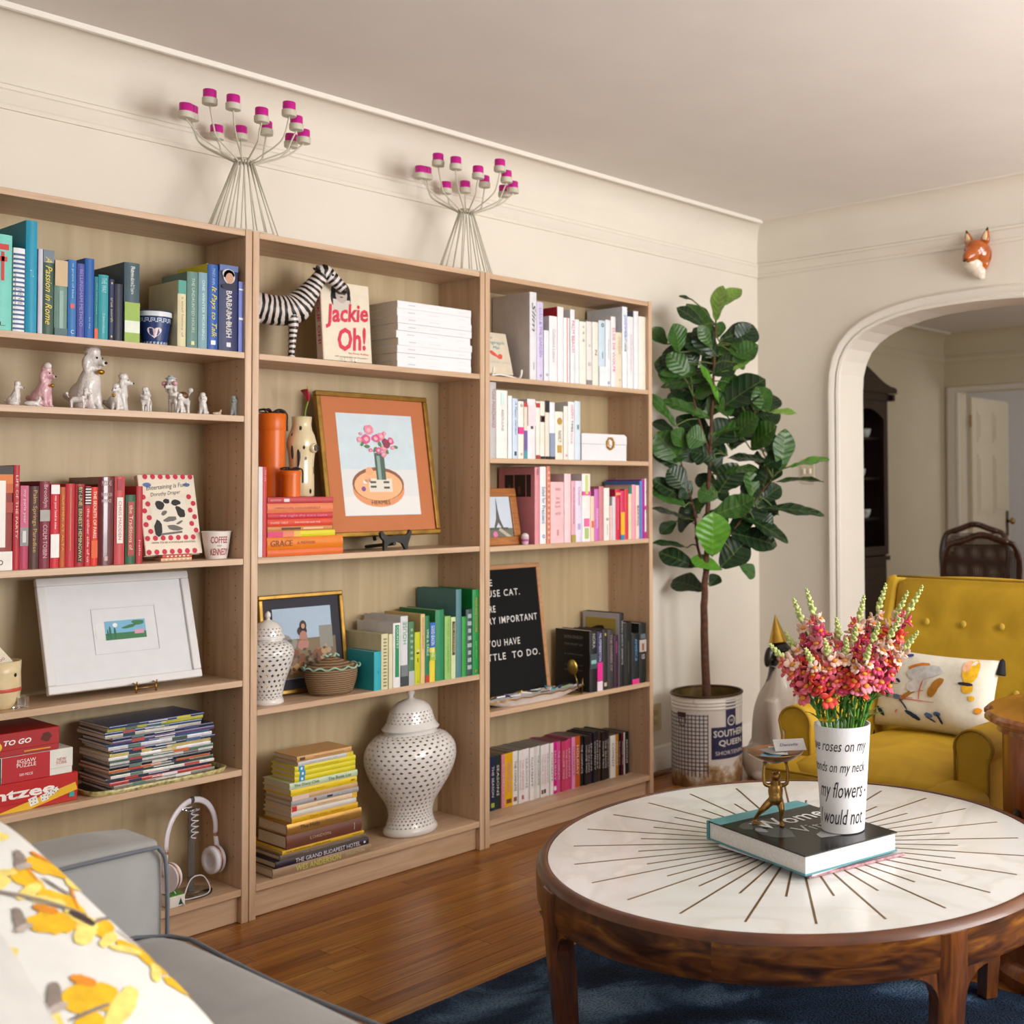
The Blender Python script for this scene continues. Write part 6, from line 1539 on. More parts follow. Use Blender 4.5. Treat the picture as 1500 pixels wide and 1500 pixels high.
# ---------------------------------------------------------------- wire candelabra with magenta candles
WIRE = M('#c9c4b2', .5, var=.05)
CANDLE = M('#c4148c', .45, var=.06, scale=40.)
def candelabrum(label, X, Y, a_off):
    t = thing('wire_candelabrum', label, 'candelabrum', (X, Y, BH - .002), group='wire candelabra on top of the bookcases')
    Zj = .218; n = 13
    for k in range(18):
        a = 2 * PI * k / 18 + a_off
        MB().tube([(.105 * math.cos(a), .062 * math.sin(a), .003), (.024 * math.cos(a), .02 * math.sin(a), Zj)], .0021, 5).build('base_wire', WIRE, t, smooth=True)
    MB().tube([(.105 * math.cos(2 * PI * k / 40), .062 * math.sin(2 * PI * k / 40), .0024) for k in range(40)], .0023, 5, closed=True).build('base_ring', WIRE, t, smooth=True)
    MB().tube([(.026 * math.cos(2 * PI * k / 24), .026 * math.sin(2 * PI * k / 24), Zj) for k in range(24)], .004, 6, closed=True).build('waist_ring', WIRE, t, smooth=True)
    for k in range(n):
        a = 2 * PI * k / n + a_off + .1; ro = .172 - .02 * (k % 2); zt = .318 + .018 * ((k * 5) % 3 - 1)
        c, s = math.cos(a), math.sin(a) * .84
        P = smooth_path([(.022 * c, .022 * s, Zj - .01), (.06 * c, .06 * s, Zj + .008), (.12 * c, .12 * s, Zj + .035), (.155 * c * ro / .175, .155 * s * ro / .175, Zj + .062), (ro * c, ro * s, zt)], 4)
        MB().tube(P, .0024, 6).build('arm', WIRE, t, smooth=True)
        MB().lathe([(.004, 0), (.0195, .001), (.0205, .004), (.0205, .018), (.0185, .018), (.018, .006)], 20, (ro * c, ro * s, zt)).build('candle_cup', WIRE, t, smooth=40)
        cd_ = tag(MB().lathe([(.0175, 0), (.0178, .001), (.0178, .034), (.0165, .036), (.006, .0345), (.001, .034)], 20).build('candle', CANDLE, loc=(X + ro * c, Y + ro * s, BH - .002 + zt + .0062), smooth=40), 'short magenta candle in a cup of the ' + label[:label.index(' with')].replace('wire candelabrum ', 'wire candelabrum '), 'candle', 'magenta candles of the ' + label[:label.index(' with')])
        MB().tube([(0, 0, .034), (.0005, 0, .04)], .0008, 5).build('wick', INK, cd_)
    return t
candelabrum('wire candelabrum above the sofa-side bookcase joint with magenta candles', .008, .064, R(8))
candelabrum('wire candelabrum above the zebra bay\'s end with magenta candles', .81, .064, R(-3))
# ---------------------------------------------------------------- round coffee table
TC = Vector((.3196, -1.6944, 0)); TR, TZ = .5368, .4467
RUGZ = .0125
WAL = wood('walnut', [(.3, '#221006'), (.43, '#46240e'), (.56, '#6a3c15'), (.72, '#94601f')], 2, 26., .3, 1.3, .22, 1.3, coat=.25)
WALR = wood('walnut_rim', [(.25, '#3c2012'), (.5, '#5a3018'), (.8, '#6e4022')], 0, 3., .35, .6, 2., 2., coat=.2)
WALV = wood('walnut_leg', [(.22, '#331a0b'), (.45, '#552c11'), (.65, '#734016'), (.85, '#8c5420')], 2, 2.2, .28, 1.8, 6., 2.4, coat=.3)
ct = thing('coffee_table', 'round walnut coffee table with white marble starburst top', 'coffee table', (TC.x, TC.y, RUGZ))
Z = TZ - RUGZ
def marble():
    m, nt, p = new_mat('white_marble')
    tc = N(nt, 'ShaderNodeTexCoord'); nz = N(nt, 'ShaderNodeTexNoise', Scale=2.2, Detail=8., Distortion=2.2); nt.links.new(tc.outputs['Object'], nz.inputs['Vector'])
    rp = ramp(nt, [(.42, '#dededc'), (.5, '#d6d6d2'), (.525, '#dcd9d2'), (.56, '#e1e1df')]); nt.links.new(nz.outputs['Fac'], rp.inputs['Fac']); nt.links.new(rp.outputs['Color'], p.inputs['Base Color'])
    p.inputs['Roughness'].default_value = .22; p.inputs['Coat Weight'].default_value = .2
    return m
MB().lathe([(TR, Z - .02), (TR, Z - .001), (TR - .001, Z)], 128).build('marble_top', marble(), ct, smooth=40)
INL = M('#7a6038', .4, metal=.6)
nray = 48
for k in range(nray):
    a = 2 * PI * k / nray + R(2.4); c, s = math.cos(a), math.sin(a)
    r0, r1 = .10 + .012 * (k % 2), (TR * .905 if k % 2 else TR * .645)
    hw = .0024
    P = [(c * r0 - s * hw, s * r0 + c * hw), (c * r0 + s * hw, s * r0 - c * hw), (c * r1 + s * hw, s * r1 - c * hw), (c * r1 - s * hw, s * r1 + c * hw)]
    MB().prism(P, Z - .001, Z + .0004).build('brass_ray', INL, ct)
RO = TR + .023
MB().lathe([(TR + .0005, Z - .022), (TR + .0005, Z + .002), (TR + .003, Z + .003), (TR + .014, Z + .001), (RO - .003, Z - .006), (RO, Z - .011)], 128, cap=False).build('rim', WALR, ct, smooth=40)
for k in range(8):
    a0 = R(-24.5) + k * PI / 4; n = 17; sec = [(RO, Z - .011), (RO + .001, Z - .03), (RO - .001, Z - .07), (RO - .005, Z - .081), (RO - .028, Z - .081), (RO - .028, Z - .02)]
    vs = [(r * math.cos(a0 + PI / 4 * i / (n - 1)), r * math.sin(a0 + PI / 4 * i / (n - 1)), z) for i in range(n) for r, z in sec]
    mb = MB(); mb.add(vs, [(i * 6 + j, (i + 1) * 6 + j, (i + 1) * 6 + (j + 1) % 6, i * 6 + (j + 1) % 6) for i in range(n - 1) for j in range(6)])
    mb.build('apron', WAL, ct, smooth=40)
MB().lathe([(TR - .01, Z - .021), (TR + .01, Z - .024), (TR - .0, Z - .04), (.01, Z - .04)], 64).build('underside', M('#3a2010', .7), ct)
for k in range(4):
    a = R(-24.5) + k * PI / 2
    mb = MB(); vs = []; fs = []
    # leg: swept section, flaring where it meets the apron; local x = outward, y = sideways
    st = [(Z - .012, .018, .032, RO + .004), (Z - .03, .02, .032, RO + .005), (Z - .081, .021, .032, RO + .004), (Z - .12, .022, .031, RO + .001), (Z - .2, .022, .029, RO - .006), (Z - .3, .02, .026, RO - .015), (0, .018, .022, RO - .026)]
    for z, th, hw, ro in st:
        q = .008
        sec = [(ro - 2 * th, -hw * .8), (ro - q, -hw), (ro, -hw + q), (ro, hw - q), (ro - q, hw), (ro - 2 * th, hw * .8)]
        vs += [(x, y, z) for x, y in sec]
    m6 = 6
    for i in range(len(st) - 1):
        for j in range(m6): fs.append((i * m6 + j, (i + 1) * m6 + j, (i + 1) * m6 + (j + 1) % m6, i * m6 + (j + 1) % m6))
    fs.append(tuple(range(m6))); fs.append(tuple(reversed(range((len(st) - 1) * m6, len(st) * m6))))
    mb.add(vs, fs); mb.build('leg', WALV, ct, rot=(0, 0, a), smooth=50)
    # curved brackets either side of the leg head
    for sg in (-1, 1):
        pr_ = [(0, 0), (0, -.06)] + [(.055 * (1 - math.cos(t * PI / 12)), -.06 + .058 * math.sin(t * PI / 12)) for t in range(1, 7)] + [(.055, 0)]
        g = MB(); g.prism([(sg * (.029 + x), Z - .08 + zz) for x, zz in (pr_ if sg < 0 else list(reversed(pr_)))], RO - .036, RO - .006, 'x')
        g.build('bracket', WALV, ct, rot=(0, 0, a))

# ---------------------------------------------------------------- books, frog dish and vase on the table
zt = TZ + .0012
mag = thing('magazine', 'thin glossy magazine under the big table book', 'magazine', (.30, -1.745, zt), (0, 0, R(-17)))
MB().rbox(-.125, .125, -.155, .155, 0, .0045, .0008, 1).build('pages', M('#d8d4d2', .5, var=.08, scale=60.), mag)
MB().box(-.1255, .1255, -.1555, .1555, .0045, .0052).build('cover', M('#b4b2b4', .3, var=.35, scale=18.), mag)
MB().box(-.1255, .1255, -.1562, -.1535, .0, .0052).build('spine', M('#b4848a', .35, var=.6, scale=70.), mag)
mg2 = thing('magazine', 'pale folded magazine lowest under the table books', 'magazine', (.262, -1.745, zt + .0056), (0, 0, R(-9)))
MB().rbox(-.11, .11, -.14, .14, 0, .004, .0008, 1).build('pages', M('#cfcdd0', .5, var=.1, scale=50.), mg2)
bk_ = thing('photo_book', 'large teal and black photography book lying on the table', 'book', (.276, -1.735, zt + .010), (0, 0, R(-13.5)))
W2, L2, T2 = .128, .162, .040
MB().rbox(-W2, W2, -L2, L2, 0, .003, .001, 1).build('back_board', M('#4f8f98', .4), bk_)
MB().box(-W2 + .004, W2 - .004, -L2 + .004, L2 - .004, .003, T2 - .003).build('pages', M('#e0dedb', .8, var=.08, scale=(200.)), bk_)
MB().rbox(-W2, W2, -L2, L2, T2 - .003, T2, .001, 1).build('front_board', M('#17181a', .18, var=.3, scale=14.), bk_)
MB().rbox(-W2 - .001, W2 + .001, L2 - .004, L2 + .003, 0, T2, .0012, 1).build('spine', M('#4f8f98', .4), bk_)
fm = frame3((0, 0, T2), (-1, 0, 0), (0, -1, 0))
MB().box(-W2 + .0005, W2 - .0005, L2 - .045, L2 - .001, T2, T2 + .0004).build('cover_strip', M('#56979f', .35), bk_)
fm = frame3((0, 0, T2), (0, 1, 0), (-1, 0, 0))
text('Women', .21, .06, frame3((.03, .055, T2 + .0002), (1, 0, 0), (0, 1, 0)), M('#d8dada', .4, var=0), bk_, 'title', bold=.01)
text('Vital', .10, .045, frame3((.02, -.02, T2 + .0002), (1, 0, 0), (0, 1, 0)), M('#c8cccc', .4, var=0), bk_, 'title')
fm = frame3((0, 0, T2), (1, 0, 0), (0, 1, 0))
blot(bk_, fm, [(-.06, .07, .055, .04, 0, 'b'), (-.07, -.0, .04, .05, .3, 'b')], '#4a4c4e', 'photo_print', .0003, .2)
blot(bk_, fm, [(-.05, .06, .02, .012, .5, 'b'), (-.085, .03, .012, .02, 0, 'b'), (.03, -.075, .06, .03, .2, 'b')], '#8c8e90', 'photo_print', .0005, .2)
TB = zt + .010 + T2

BZ = M('#8c6c3a', .32, metal=.9, var=.25, scale=30., bump=.15, bscale=140.)
fg = thing('frog_dish', 'bronze frog figure holding up a shallow dish', 'figurine', (.250, -1.688, TB + .0004), (0, 0, R(-48)))
b = MB()
# local: -y = frog's front, x = its right-left
b.ball((0, .002, .072), (.0165, .0145, .025), 14, 10)
b.ball((0, -.002, .058), (.0155, .015, .016), 12, 8)
b.ball((0, -.003, .105), (.0125, .012, .0085), 12, 8)
b.tube([(0, 0, .088), (0, -.002, .102)], [.011, .009], 10)
b.tube([(0, -.006, .104), (0, -.018, .108)], [.0095, .004], 10)
for s in (-1, 1):
    b.ball((s * .007, -.004, .113), .0042, 8, 6)
    b.tube(smooth_path([(s * .012, 0, .084), (s * .024, -.006, .09), (s * .026, -.004, .112), (s * .023, 0, .131)], 3), [.0055, .005, .0048, .0045, .0042, .004, .0038, .0036, .0034, .004], 8)
    b.ball((s * .022, 0, .134), (.006, .007, .003), 8, 6)
b.tube(smooth_path([(.008, .002, .052), (.012, -.008, .034), (.010, -.004, .018), (.012, 0, .004)], 3), [.0095, .009, .008, .007, .006, .0052, .0046, .0042, .004, .0042], 8)
b.ball((.012, -.009, .003), (.006, .014, .003), 8, 6)
b.tube(smooth_path([(-.008, .002, .052), (-.026, .0, .036), (-.036, .010, .022), (-.046, .018, .006)], 3), [.0095, .0095, .009, .008, .007, .006, .005, .0046, .0044, .0044], 8)
b.ball((-.040, .008, .003), (.015, .0085, .003), 8, 6, Euler((0, 0, R(-35))))
o = b.build('frog_body', BZ, fg, smooth=True); remesh(o, .0016, 3)
dz = .1365
MB().lathe([(.012, dz - .004), (.018, dz), (.042, dz + .006), (.057, dz + .016), (.0605, dz + .0205), (.0595, dz + .022), (.055, dz + .019), (.04, dz + .011), (.012, dz + .006), (.001, dz + .0055)], 40).build('dish', M('#9a7350', .3, metal=.85, var=.2, scale=25.), fg, smooth=50)
for k, (c, rz, dx, dy, d) in enumerate((('#6c94ac', 12, -.012, -.004, 'blue grey'), ('#d8d6d2', 40, .012, .002, 'off white'), ('#8c8a8c', -5, .006, .006, 'grey'))):
    q = thing('calling_card', '%s card lying in the frog\'s dish' % d, 'card', (.250 + dx, -1.688 + dy, TB + dz + .0175 + k * .0016), (R(4), R(-5 + 4 * k), R(rz)), 'cards in the frog dish')
    MB().rbox(-.033, .033, -.02, .02, 0, .0012, .0003, 1).build('card', M(c, .5), q)
q = thing('calling_card', 'white card with blue script leaning up in the frog\'s dish', 'card')
q.matrix_basis = Matrix.Translation((.282, -1.702, TB + dz + .03)) @ Matrix.Rotation(R(-42), 4, 'Z') @ Matrix.Rotation(R(28), 4, 'X')
MB().rbox(-.034, .034, -.019, .019, 0, .0012, .0003, 1).build('card', M('#e2e2e4', .5), q)
text('Danielle', .04, .009, frame3((-.002, 0, .0013), (1, 0, 0), (0, 1, 0)), M('#4a5a94', .5, var=0), q, shear=.3)

VX, VY = .312, -1.819
vz = TB + .0004
va = thing('flower_vase', 'tall white tapered vase with black brush script', 'vase', (VX, VY, vz))
vr = lambda z: .0455 + .0145 * max(0, min(1, z / .222))
MB().lathe([(.043, .0), (.0455, .002)] + [(vr(.222 * k / 8), .222 * k / 8) for k in range(1, 9)] + [(vr(.222) - .003, .222), (vr(.1) - .003, .1), (.04, .008)], 56).build('vase_body', M('#e0e0e2', .4, var=.01), va, smooth=40)
VA = math.atan2(CAM.y - VY, CAM.x - VX)
def vtext(s, w, h, z, off, shear=.32):
    text(s, w, h, Matrix(), INK, va, 'script', shear=shear, wrap=cyl_wrap(vr, z, VA + off, .0005))
vtext('have roses on my', .15, .030, .181, -.28)
vtext('diamonds on my neck', .155, .028, .137, -.42)
vtext('my flowers -', .115, .044, .088, .05)
vtext('I would not', .105, .032, .037, -.1)

# snapdragons
PETS = [M('#d4486c', .5, var=.25, scale=80.), M('#e06a78', .5, var=.25, scale=80.), M('#d8443c', .5, var=.3, scale=80.), M('#dc8494', .5, var=.25, scale=80.), M('#c23a64', .5, var=.25, scale=80.)]
PALE = M('#e2bfae', .5, var=.2, scale=80.)
THR = M('#e2912c', .5, var=.2)
STEM = M('#5c9438', .5, var=.2); BUD = M('#b9c47c', .5, var=.25, scale=90.); LEAFM = M('#4c8430', .5, var=.25)
def floret_mesh(mi):
    mb = MB()
    # upper lip of two lobes, lower lip of three, short tube
    mb.tube([(0, 0, 0), (.006, 0, .001), (.012, 0, .002)], [.003, .0052, .006], 8)
    for s in (-1, 1): mb.ball((.0145, s * .006, .0085), (.0022, .0066, .0085), 8, 6, Euler((R(-22 * s), R(32), R(s * 20))))
    for s, q in ((-1, .0075), (0, .002), (1, .0075)): mb.ball((.018 - abs(s) * .002, s * .0072, -.0062 + abs(s) * .0015), (.0072, .0052, .0024), 8, 6, Euler((R(18 * s), R(42), R(18 * s))))
    me = mb
    mb.cur = 1; mb.ball((.0165, 0, .0005), (.0042, .0058, .0036), 8, 6)
    o = mb.build('floret', [mi, THR], smooth=True)
    d = o.data; bpy.data.objects.remove(o); return d
FLO = [floret_mesh(m) for m in PETS + [PALE]]
def bud_mesh():
    mb = MB(); mb.ball((.005, 0, .001), (.0062, .004, .0044), 8, 6); o = mb.build('bud', BUD, smooth=True); d = o.data; bpy.data.objects.remove(o); return d
BUDM = bud_mesh()
def leaf_small():
    mb = MB(); vs = []; fs = []
    for j in range(6):
        q = j / 5; w = .0042 * math.sin(PI * min(1, q * .93 + .07)); z = .010 * math.sin(q * 1.7) - .012 * q * q
        vs += [(.046 * q, -w, z + .001), (.046 * q, 0, z), (.046 * q, w, z + .001)]
    for j in range(5): fs += [(j * 3, j * 3 + 1, j * 3 + 4, j * 3 + 3), (j * 3 + 1, j * 3 + 2, j * 3 + 5, j * 3 + 4)]
    mb.add(vs, fs); o = mb.build('leaf', LEAFM, smooth=True); d = o.data; bpy.data.objects.remove(o); return d
LFS = leaf_small()
# tips seen in the photograph (pixels) with the bloom colour
tips = [(1128, 944, 1, -.02), (1150, 925, 0, .05), (1181, 862, 3, .03), (1162, 876, 0, .07), (1208, 936, 1, -.05), (1225, 905, 4, .02), (1266, 872, 1, .05), (1240, 935, 2, -.04), (1298, 855, 0, .06), (1288, 912, 4, -.05), (1330, 866, 2, .05), (1352, 858, 1, .02), (1345, 925, 0, -.03), (1196, 900, 4, .07), (1318, 905, 3, -.05), (1255, 915, 0, .0), (1180, 950, 2, -.06), (1275, 945, 2, -.07)]
SL = ['tallest snapdragon stem of the bouquet', ]
for i, (u, v, cI, dy) in enumerate(tips):
    # the tip's distance: near the vase axis, pushed a little to or from the viewer
    dpt = (Vector((VX, VY, 0)) - CAM).dot(VFW) + dy
    d = VFW + VRT * ((u - PPX) / FPX) - VUP * ((v - PPY) / FPX)
    tip = CAM + d * dpt
    base = Vector((VX, VY, vz + .03))
    off = Vector((tip.x - VX, tip.y - VY, 0)); on = off.normalized() if off.length > .001 else Vector((1, 0, 0))
    mouth = Vector((VX, VY, vz + .215)) + on * min(.042, off.length * .35)
    P = smooth_path([base + on * -.02, mouth, mouth.lerp(tip, .5) + on * -.012 + Vector((0, 0, .006)), tip], 7)
    s = thing('snapdragon_stem', 'snapdragon stem with pink, red and orange florets in the script vase', 'flower', tuple(base), group='snapdragon stems in the white vase')
    L = [p - base for p in P]
    MB().tube(L, [.0034 - .0018 * k / (len(L) - 1) for k in range(len(L))], 7).build('stalk', STEM, s, smooth=True)
    tot = len(L) - 1
    def along(q):
        x = 7 + q * (tot - 7); k = min(tot - 1, int(x)); return L[k].lerp(L[k + 1], x - k), (L[k + 1] - L[k]).normalized()
    nf = 15; rnd = random.Random(i * 7 + 1)
    for k in range(nf):
        q = .36 + .40 * k / nf; p, tdir = along(q)
        a = k * 2.4 + i; sd = tdir.orthogonal().normalized(); sd = Matrix.Rotation(a, 3, tdir) @ sd
        ex = (sd * .9 + tdir * rnd.uniform(-.1, .7)).normalized(); fmx = frame3(p, ex, tdir.cross(ex))
        sc = (1.32 - .4 * k / nf) * rnd.uniform(.8, 1.15)
        pick = FLO[5] if (k > nf - 5 and rnd.random() < .75) else FLO[(cI + (rnd.random() < .35) * rnd.randint(1, 4)) % 5]
        o = obj('floret', pick, s); o.matrix_basis = fmx @ Matrix.Diagonal((sc, sc, sc, 1))
    for k in range(20):
        q = .76 + .24 * k / 20; p, tdir = along(q); sd = Matrix.Rotation(k * 2.4, 3, tdir) @ tdir.orthogonal().normalized(); sc = 1.15 - .75 * k / 20
        o = obj('bud', BUDM, s); o.matrix_basis = frame3(p, (sd * .75 + tdir * .6), tdir.cross(sd)) @ Matrix.Diagonal((sc, sc, sc, 1))
    for k in range(9):
        q = .02 + .36 * k / 9; p, tdir = along(q); sd = Matrix.Rotation(k * 2.2 + i, 3, tdir) @ tdir.orthogonal().normalized(); sc = rnd.uniform(.7, 1.1)
        o = obj('leaf', LFS, s); o.matrix_basis = frame3(p, (sd * .7 + tdir * .75), tdir.cross(sd)) @ Matrix.Diagonal((sc, sc, sc, 1))
yf_ = thing('yellow_flower', 'small yellow flower low in the bouquet above the vase rim', 'flower', (VX - .03, VY + .012, vz + .2))
MB().tube([(0, 0, -.12), (0, 0, .03)], .0018, 6).build('stalk', STEM, yf_)
for k in range(7):
    a = 2 * PI * k / 7; MB().ball((.012 * math.cos(a) - .006, .012 * math.sin(a), .033), (.010, .005, .003), 8, 6, Euler((0, R(-20), a))).build('petal', M('#e2b81c', .5), yf_, smooth=True)

# ---------------------------------------------------------------- mustard velvet armchair
def velvet(hexc, hi, name):
    m, nt, p = new_mat(name)
    tc = N(nt, 'ShaderNodeTexCoord'); nz = N(nt, 'ShaderNodeTexNoise', Scale=6., Detail=4., Distortion=.8); nt.links.new(tc.outputs['Object'], nz.inputs['Vector'])
    rp = ramp(nt, [(.3, hexc), (.7, hi)]); nt.links.new(nz.outputs['Fac'], rp.inputs['Fac']); nt.links.new(rp.outputs['Color'], p.inputs['Base Color'])
    p.inputs['Roughness'].default_value = .75; p.inputs['Sheen Weight'].default_value = .35; p.inputs['Sheen Roughness'].default_value = .35
    p.inputs['Sheen Tint'].default_value = lin(hi)
    nb = N(nt, 'ShaderNodeTexNoise', Scale=320., Detail=2.); nt.links.new(tc.outputs['Object'], nb.inputs['Vector'])
    b = N(nt, 'ShaderNodeBump', Strength=.12, Distance=.001); nt.links.new(nb.outputs['Fac'], b.inputs['Height']); nt.links.new(b.outputs['Normal'], p.inputs['Normal'])
    return m
MUS = velvet('#ac8710', '#c29c1c', 'mustard_velvet'); MUSP = velvet('#8c6a08', '#a07c0e', 'mustard_piping')
ac = thing('armchair', 'mustard yellow velvet armchair with buttoned back', 'armchair', (1.12, -1.385, 0), (0, 0, 0))
# local: chair faces -x; y across; origin on the floor at the front
HWD = .365
for s in (-1, 1):
    a = MB()
    pr_ = [(-.055, .10), (.045, .10), (.045, .47)] + [(.062 * math.cos(t), .50 + .055 * math.sin(t)) for t in [R(-20) + R(220) * k / 12 for k in range(13)]] + [(-.055, .47)]
    a.prism([(s * (HWD - .062) + y * s, z) for y, z in (pr_ if s < 0 else list(reversed(pr_)))], .03, .62, 'x')
    o = a.build('arm', MUS, ac, smooth=50)
    bv_ = o.modifiers.new('round', 'BEVEL'); bv_.width = .012; bv_.segments = 3; bv_.limit_method = 'ANGLE'
    ring = [(.028, s * (HWD - .062) + s * .058 * math.cos(t), .50 + .051 * math.sin(t)) for t in [R(-10) + R(205) * k / 14 for k in range(15)]]
    MB().tube([(.028, s * (HWD - .062 + .046), .12), (.028, s * (HWD - .062 + .047), .46)] + ring[1:] + [(.028, s * (HWD - .062 - .055), .3)], .004, 6).build('piping', MUSP, ac, smooth=True)
def cushion(x0, x1, y0, y1, z0, z1, b, crown, n=10):
    """soft box with crowned faces"""
    bm = bmesh.new(); bmesh.ops.create_cube(bm, size=1)
    for v in bm.verts: v.co = Vector((x0 if v.co.x < 0 else x1, y0 if v.co.y < 0 else y1, z0 if v.co.z < 0 else z1))
    bmesh.ops.subdivide_edges(bm, edges=list(bm.edges), cuts=n, use_grid_fill=True)
    c = Vector(((x0 + x1) / 2, (y0 + y1) / 2, (z0 + z1) / 2)); h = Vector(((x1 - x0) / 2, (y1 - y0) / 2, (z1 - z0) / 2))
    for v in bm.verts:
        q = v.co - c; u = Vector((q.x / h.x, q.y / h.y, q.z / h.z))
        # round the corners: pull back to a superellipsoid skin of radius b
        core = Vector((max(-h.x + b, min(h.x - b, q.x)), max(-h.y + b, min(h.y - b, q.y)), max(-h.z + b, min(h.z - b, q.z))))
        d = q - core
        if d.length > 1e-6: q = core + d.normalized() * b
        f = (1 - u.x ** 2) * (1 - u.y ** 2) if abs(u.z) > .98 else 0
        g = (1 - u.y ** 2) * (1 - u.z ** 2) if abs(u.x) > .98 else 0
        k = (1 - u.x ** 2) * (1 - u.z ** 2) if abs(u.y) > .98 else 0
        q += Vector((math.copysign(crown * .6 * g, u.x), math.copysign(crown * .5 * k, u.y), math.copysign(crown * f, u.z)))
        v.co = c + q
    return MB().bm(bm)
cushion(-.075, .56, -HWD + .115, HWD - .115, .285, .425, .04, .022).build('seat_cushion', MUS, ac, smooth=True)
cushion(-.085, .06, -HWD + .015, HWD - .015, .285, .405, .04, .012).build('seat_front', MUS, ac, smooth=True)
MB().tube([(-.087, -HWD + .03, .383)] + [(-.094, y, .388) for y in (-.2, -.1, 0, .1, .2)] + [(-.087, HWD - .03, .383)], .0042, 6).build('seat_piping', MUSP, ac, smooth=True)
MB().rbox(.0, .66, -HWD + .03, HWD - .03, .09, .30, .02, 3).build('seat_base', MUS, ac, smooth=50)
# leaning back with buttons
bkm = Matrix.Translation((.555, 0, .36)) @ Matrix.Rotation(R(12), 4, 'Y')
bx = cushion(0, .12, -HWD + .035, HWD - .035, -.06, .56, .035, .018, 18)
btn = [(-.235, .41), (-.095, .41), (.045, .41), (.185, .41), (-.165, .2), (-.025, .2), (.115, .2)]
for i, v in enumerate(bx.v):
    if v.x < .03:
        for y, z in btn:
            d2 = (v.y - y) ** 2 + (v.z - z) ** 2
            v.x += .014 * math.exp(-d2 / .0011)
bx.xf(bkm).build('backrest', MUS, ac, smooth=True)
for y, z in btn:
    MB().ball((-.008, y, z), (.006, .012, .012), 12, 8).xf(bkm).build('button', velvet('#b09028', '#c8aa3c', 'button_velvet') if 'button_velvet' not in bpy.data.materials else bpy.data.materials['button_velvet'], ac, smooth=True)
for s in (-1, 1):
    w = MB(); pr_ = [(-.01, -.05), (.13, -.05), (.135, .56), (.05, .575), (.012, .56), (-.005, .42), (-.05, .24), (-.13, .15), (-.16, .1)]
    w.prism([(x, z) for x, z in (pr_ if s > 0 else list(reversed(pr_)))], s * (HWD - .035), s * (HWD + .012), 'y')
    o = w.xf(bkm).build('wing', MUS, ac, smooth=50)
    bv_ = o.modifiers.new('round', 'BEVEL'); bv_.width = .014; bv_.segments = 3; bv_.limit_method = 'ANGLE'
MB().tube([(-.004, s_, .562) for s_ in (-.32, -.2, -.1, 0, .1, .2, .32)], .004, 6).xf(bkm).build('back_piping', MUSP, ac, smooth=True)
for (x, y) in ((.05, -.3), (.05, .3), (.6, -.3), (.6, .3)):
    MB().lathe([(.014, 0), (.022, .1)], 12, (x, y, 0)).build('foot', WALV, ac, smooth=40)

# lumbar cushion with brush strokes
def pillow_mesh(w, h, t, n=22, pinch=.06):
    vs = []; fs = []
    for sgn in (1, -1):
        for j in range(n + 1):
            for i in range(n + 1):
                a, b = -1 + 2 * i / n, -1 + 2 * j / n
                k = max(0, (1 - a ** 4) * (1 - b ** 4)) ** .55
                px_ = a * w / 2 * (1 - pinch * (1 - b * b) * abs(a)); py_ = b * h / 2 * (1 - pinch * (1 - a * a) * abs(b))
                wr = .003 * math.sin(a * 9 + b * 4) * k
                vs.append((px_, sgn * (t / 2 * k + wr * .5), py_))
    m = (n + 1) ** 2
    for q in range(2):
        for j in range(n):
            for i in range(n):
                k = q * m + j * (n + 1) + i; f = (k, k + 1, k + n + 2, k + n + 1)
                fs.append(f if q == 1 else tuple(reversed(f)))
    return vs, fs
def pillow_surface(w, h, t, pinch=.06):
    def S(a, b, lift=.0012):
        k = max(0, (1 - a ** 4) * (1 - b ** 4)) ** .55
        return Vector((a * w / 2 * (1 - pinch * (1 - b * b) * abs(a)), -(t / 2 * k + lift + .0015 * math.sin(a * 9 + b * 4) * k), b * h / 2 * (1 - pinch * (1 - a * a) * abs(b))))
    return S
def strokes(parent, S, items, lift=.0016):
    """painted strokes on a pillow face: (a, b, half length, half width, turn, colour)"""
    by = {}
    for it in items: by.setdefault(it[5], []).append(it)
    for li, (c, L) in enumerate(by.items()):
        for (a, b, l, w_, an, _) in L:
            mb = MB(); nseg = 8; vs = []; fs = []; rnd = random.Random(int(a * 991 + b * 773))
            for j in range(nseg + 1):
                q = -1 + 2 * j / nseg; ww = w_ * (1 - .55 * abs(q) ** 3) * rnd.uniform(.85, 1.15)
                for e in (-1, -.33, .33, 1):
                    x = a + q * l * math.cos(an) - e * ww * math.sin(an) + .1 * l * q * q * math.sin(an); z = b + q * l * math.sin(an) + e * ww * math.cos(an)
                    vs.append(S(max(-.97, min(.97, x)), max(-.97, min(.97, z)), lift + .0002 * li))
            for j in range(nseg):
                for e in range(3): fs.append((j * 4 + e, j * 4 + e + 1, j * 4 + e + 5, j * 4 + e + 4))
            mb.add(vs, fs)
            mb.build('printed_stroke', M(c, .85, var=.15, scale=60.), parent, smooth=True)
LIN = M('#dcd6c6', .9, var=.05, scale=60., bump=.2, bscale=500.)
lp = thing('lumbar_pillow', 'cream lumbar pillow with blue, orange and yellow brush strokes', 'pillow')
lp.matrix_basis = Matrix.Translation((1.555, -1.345, .562)) @ Matrix.Rotation(R(-90), 4, 'Z') @ Matrix.Rotation(R(-16), 4, 'X') @ Matrix.Rotation(R(1), 4, 'Y')
PWD, PHT, PT = .43, .252, .12
mb = MB(); mb.add(*pillow_mesh(PWD, PHT, PT, 44)); mb.build('pillow_case', LIN, lp, smooth=True)
S_ = pillow_surface(PWD, PHT, PT)
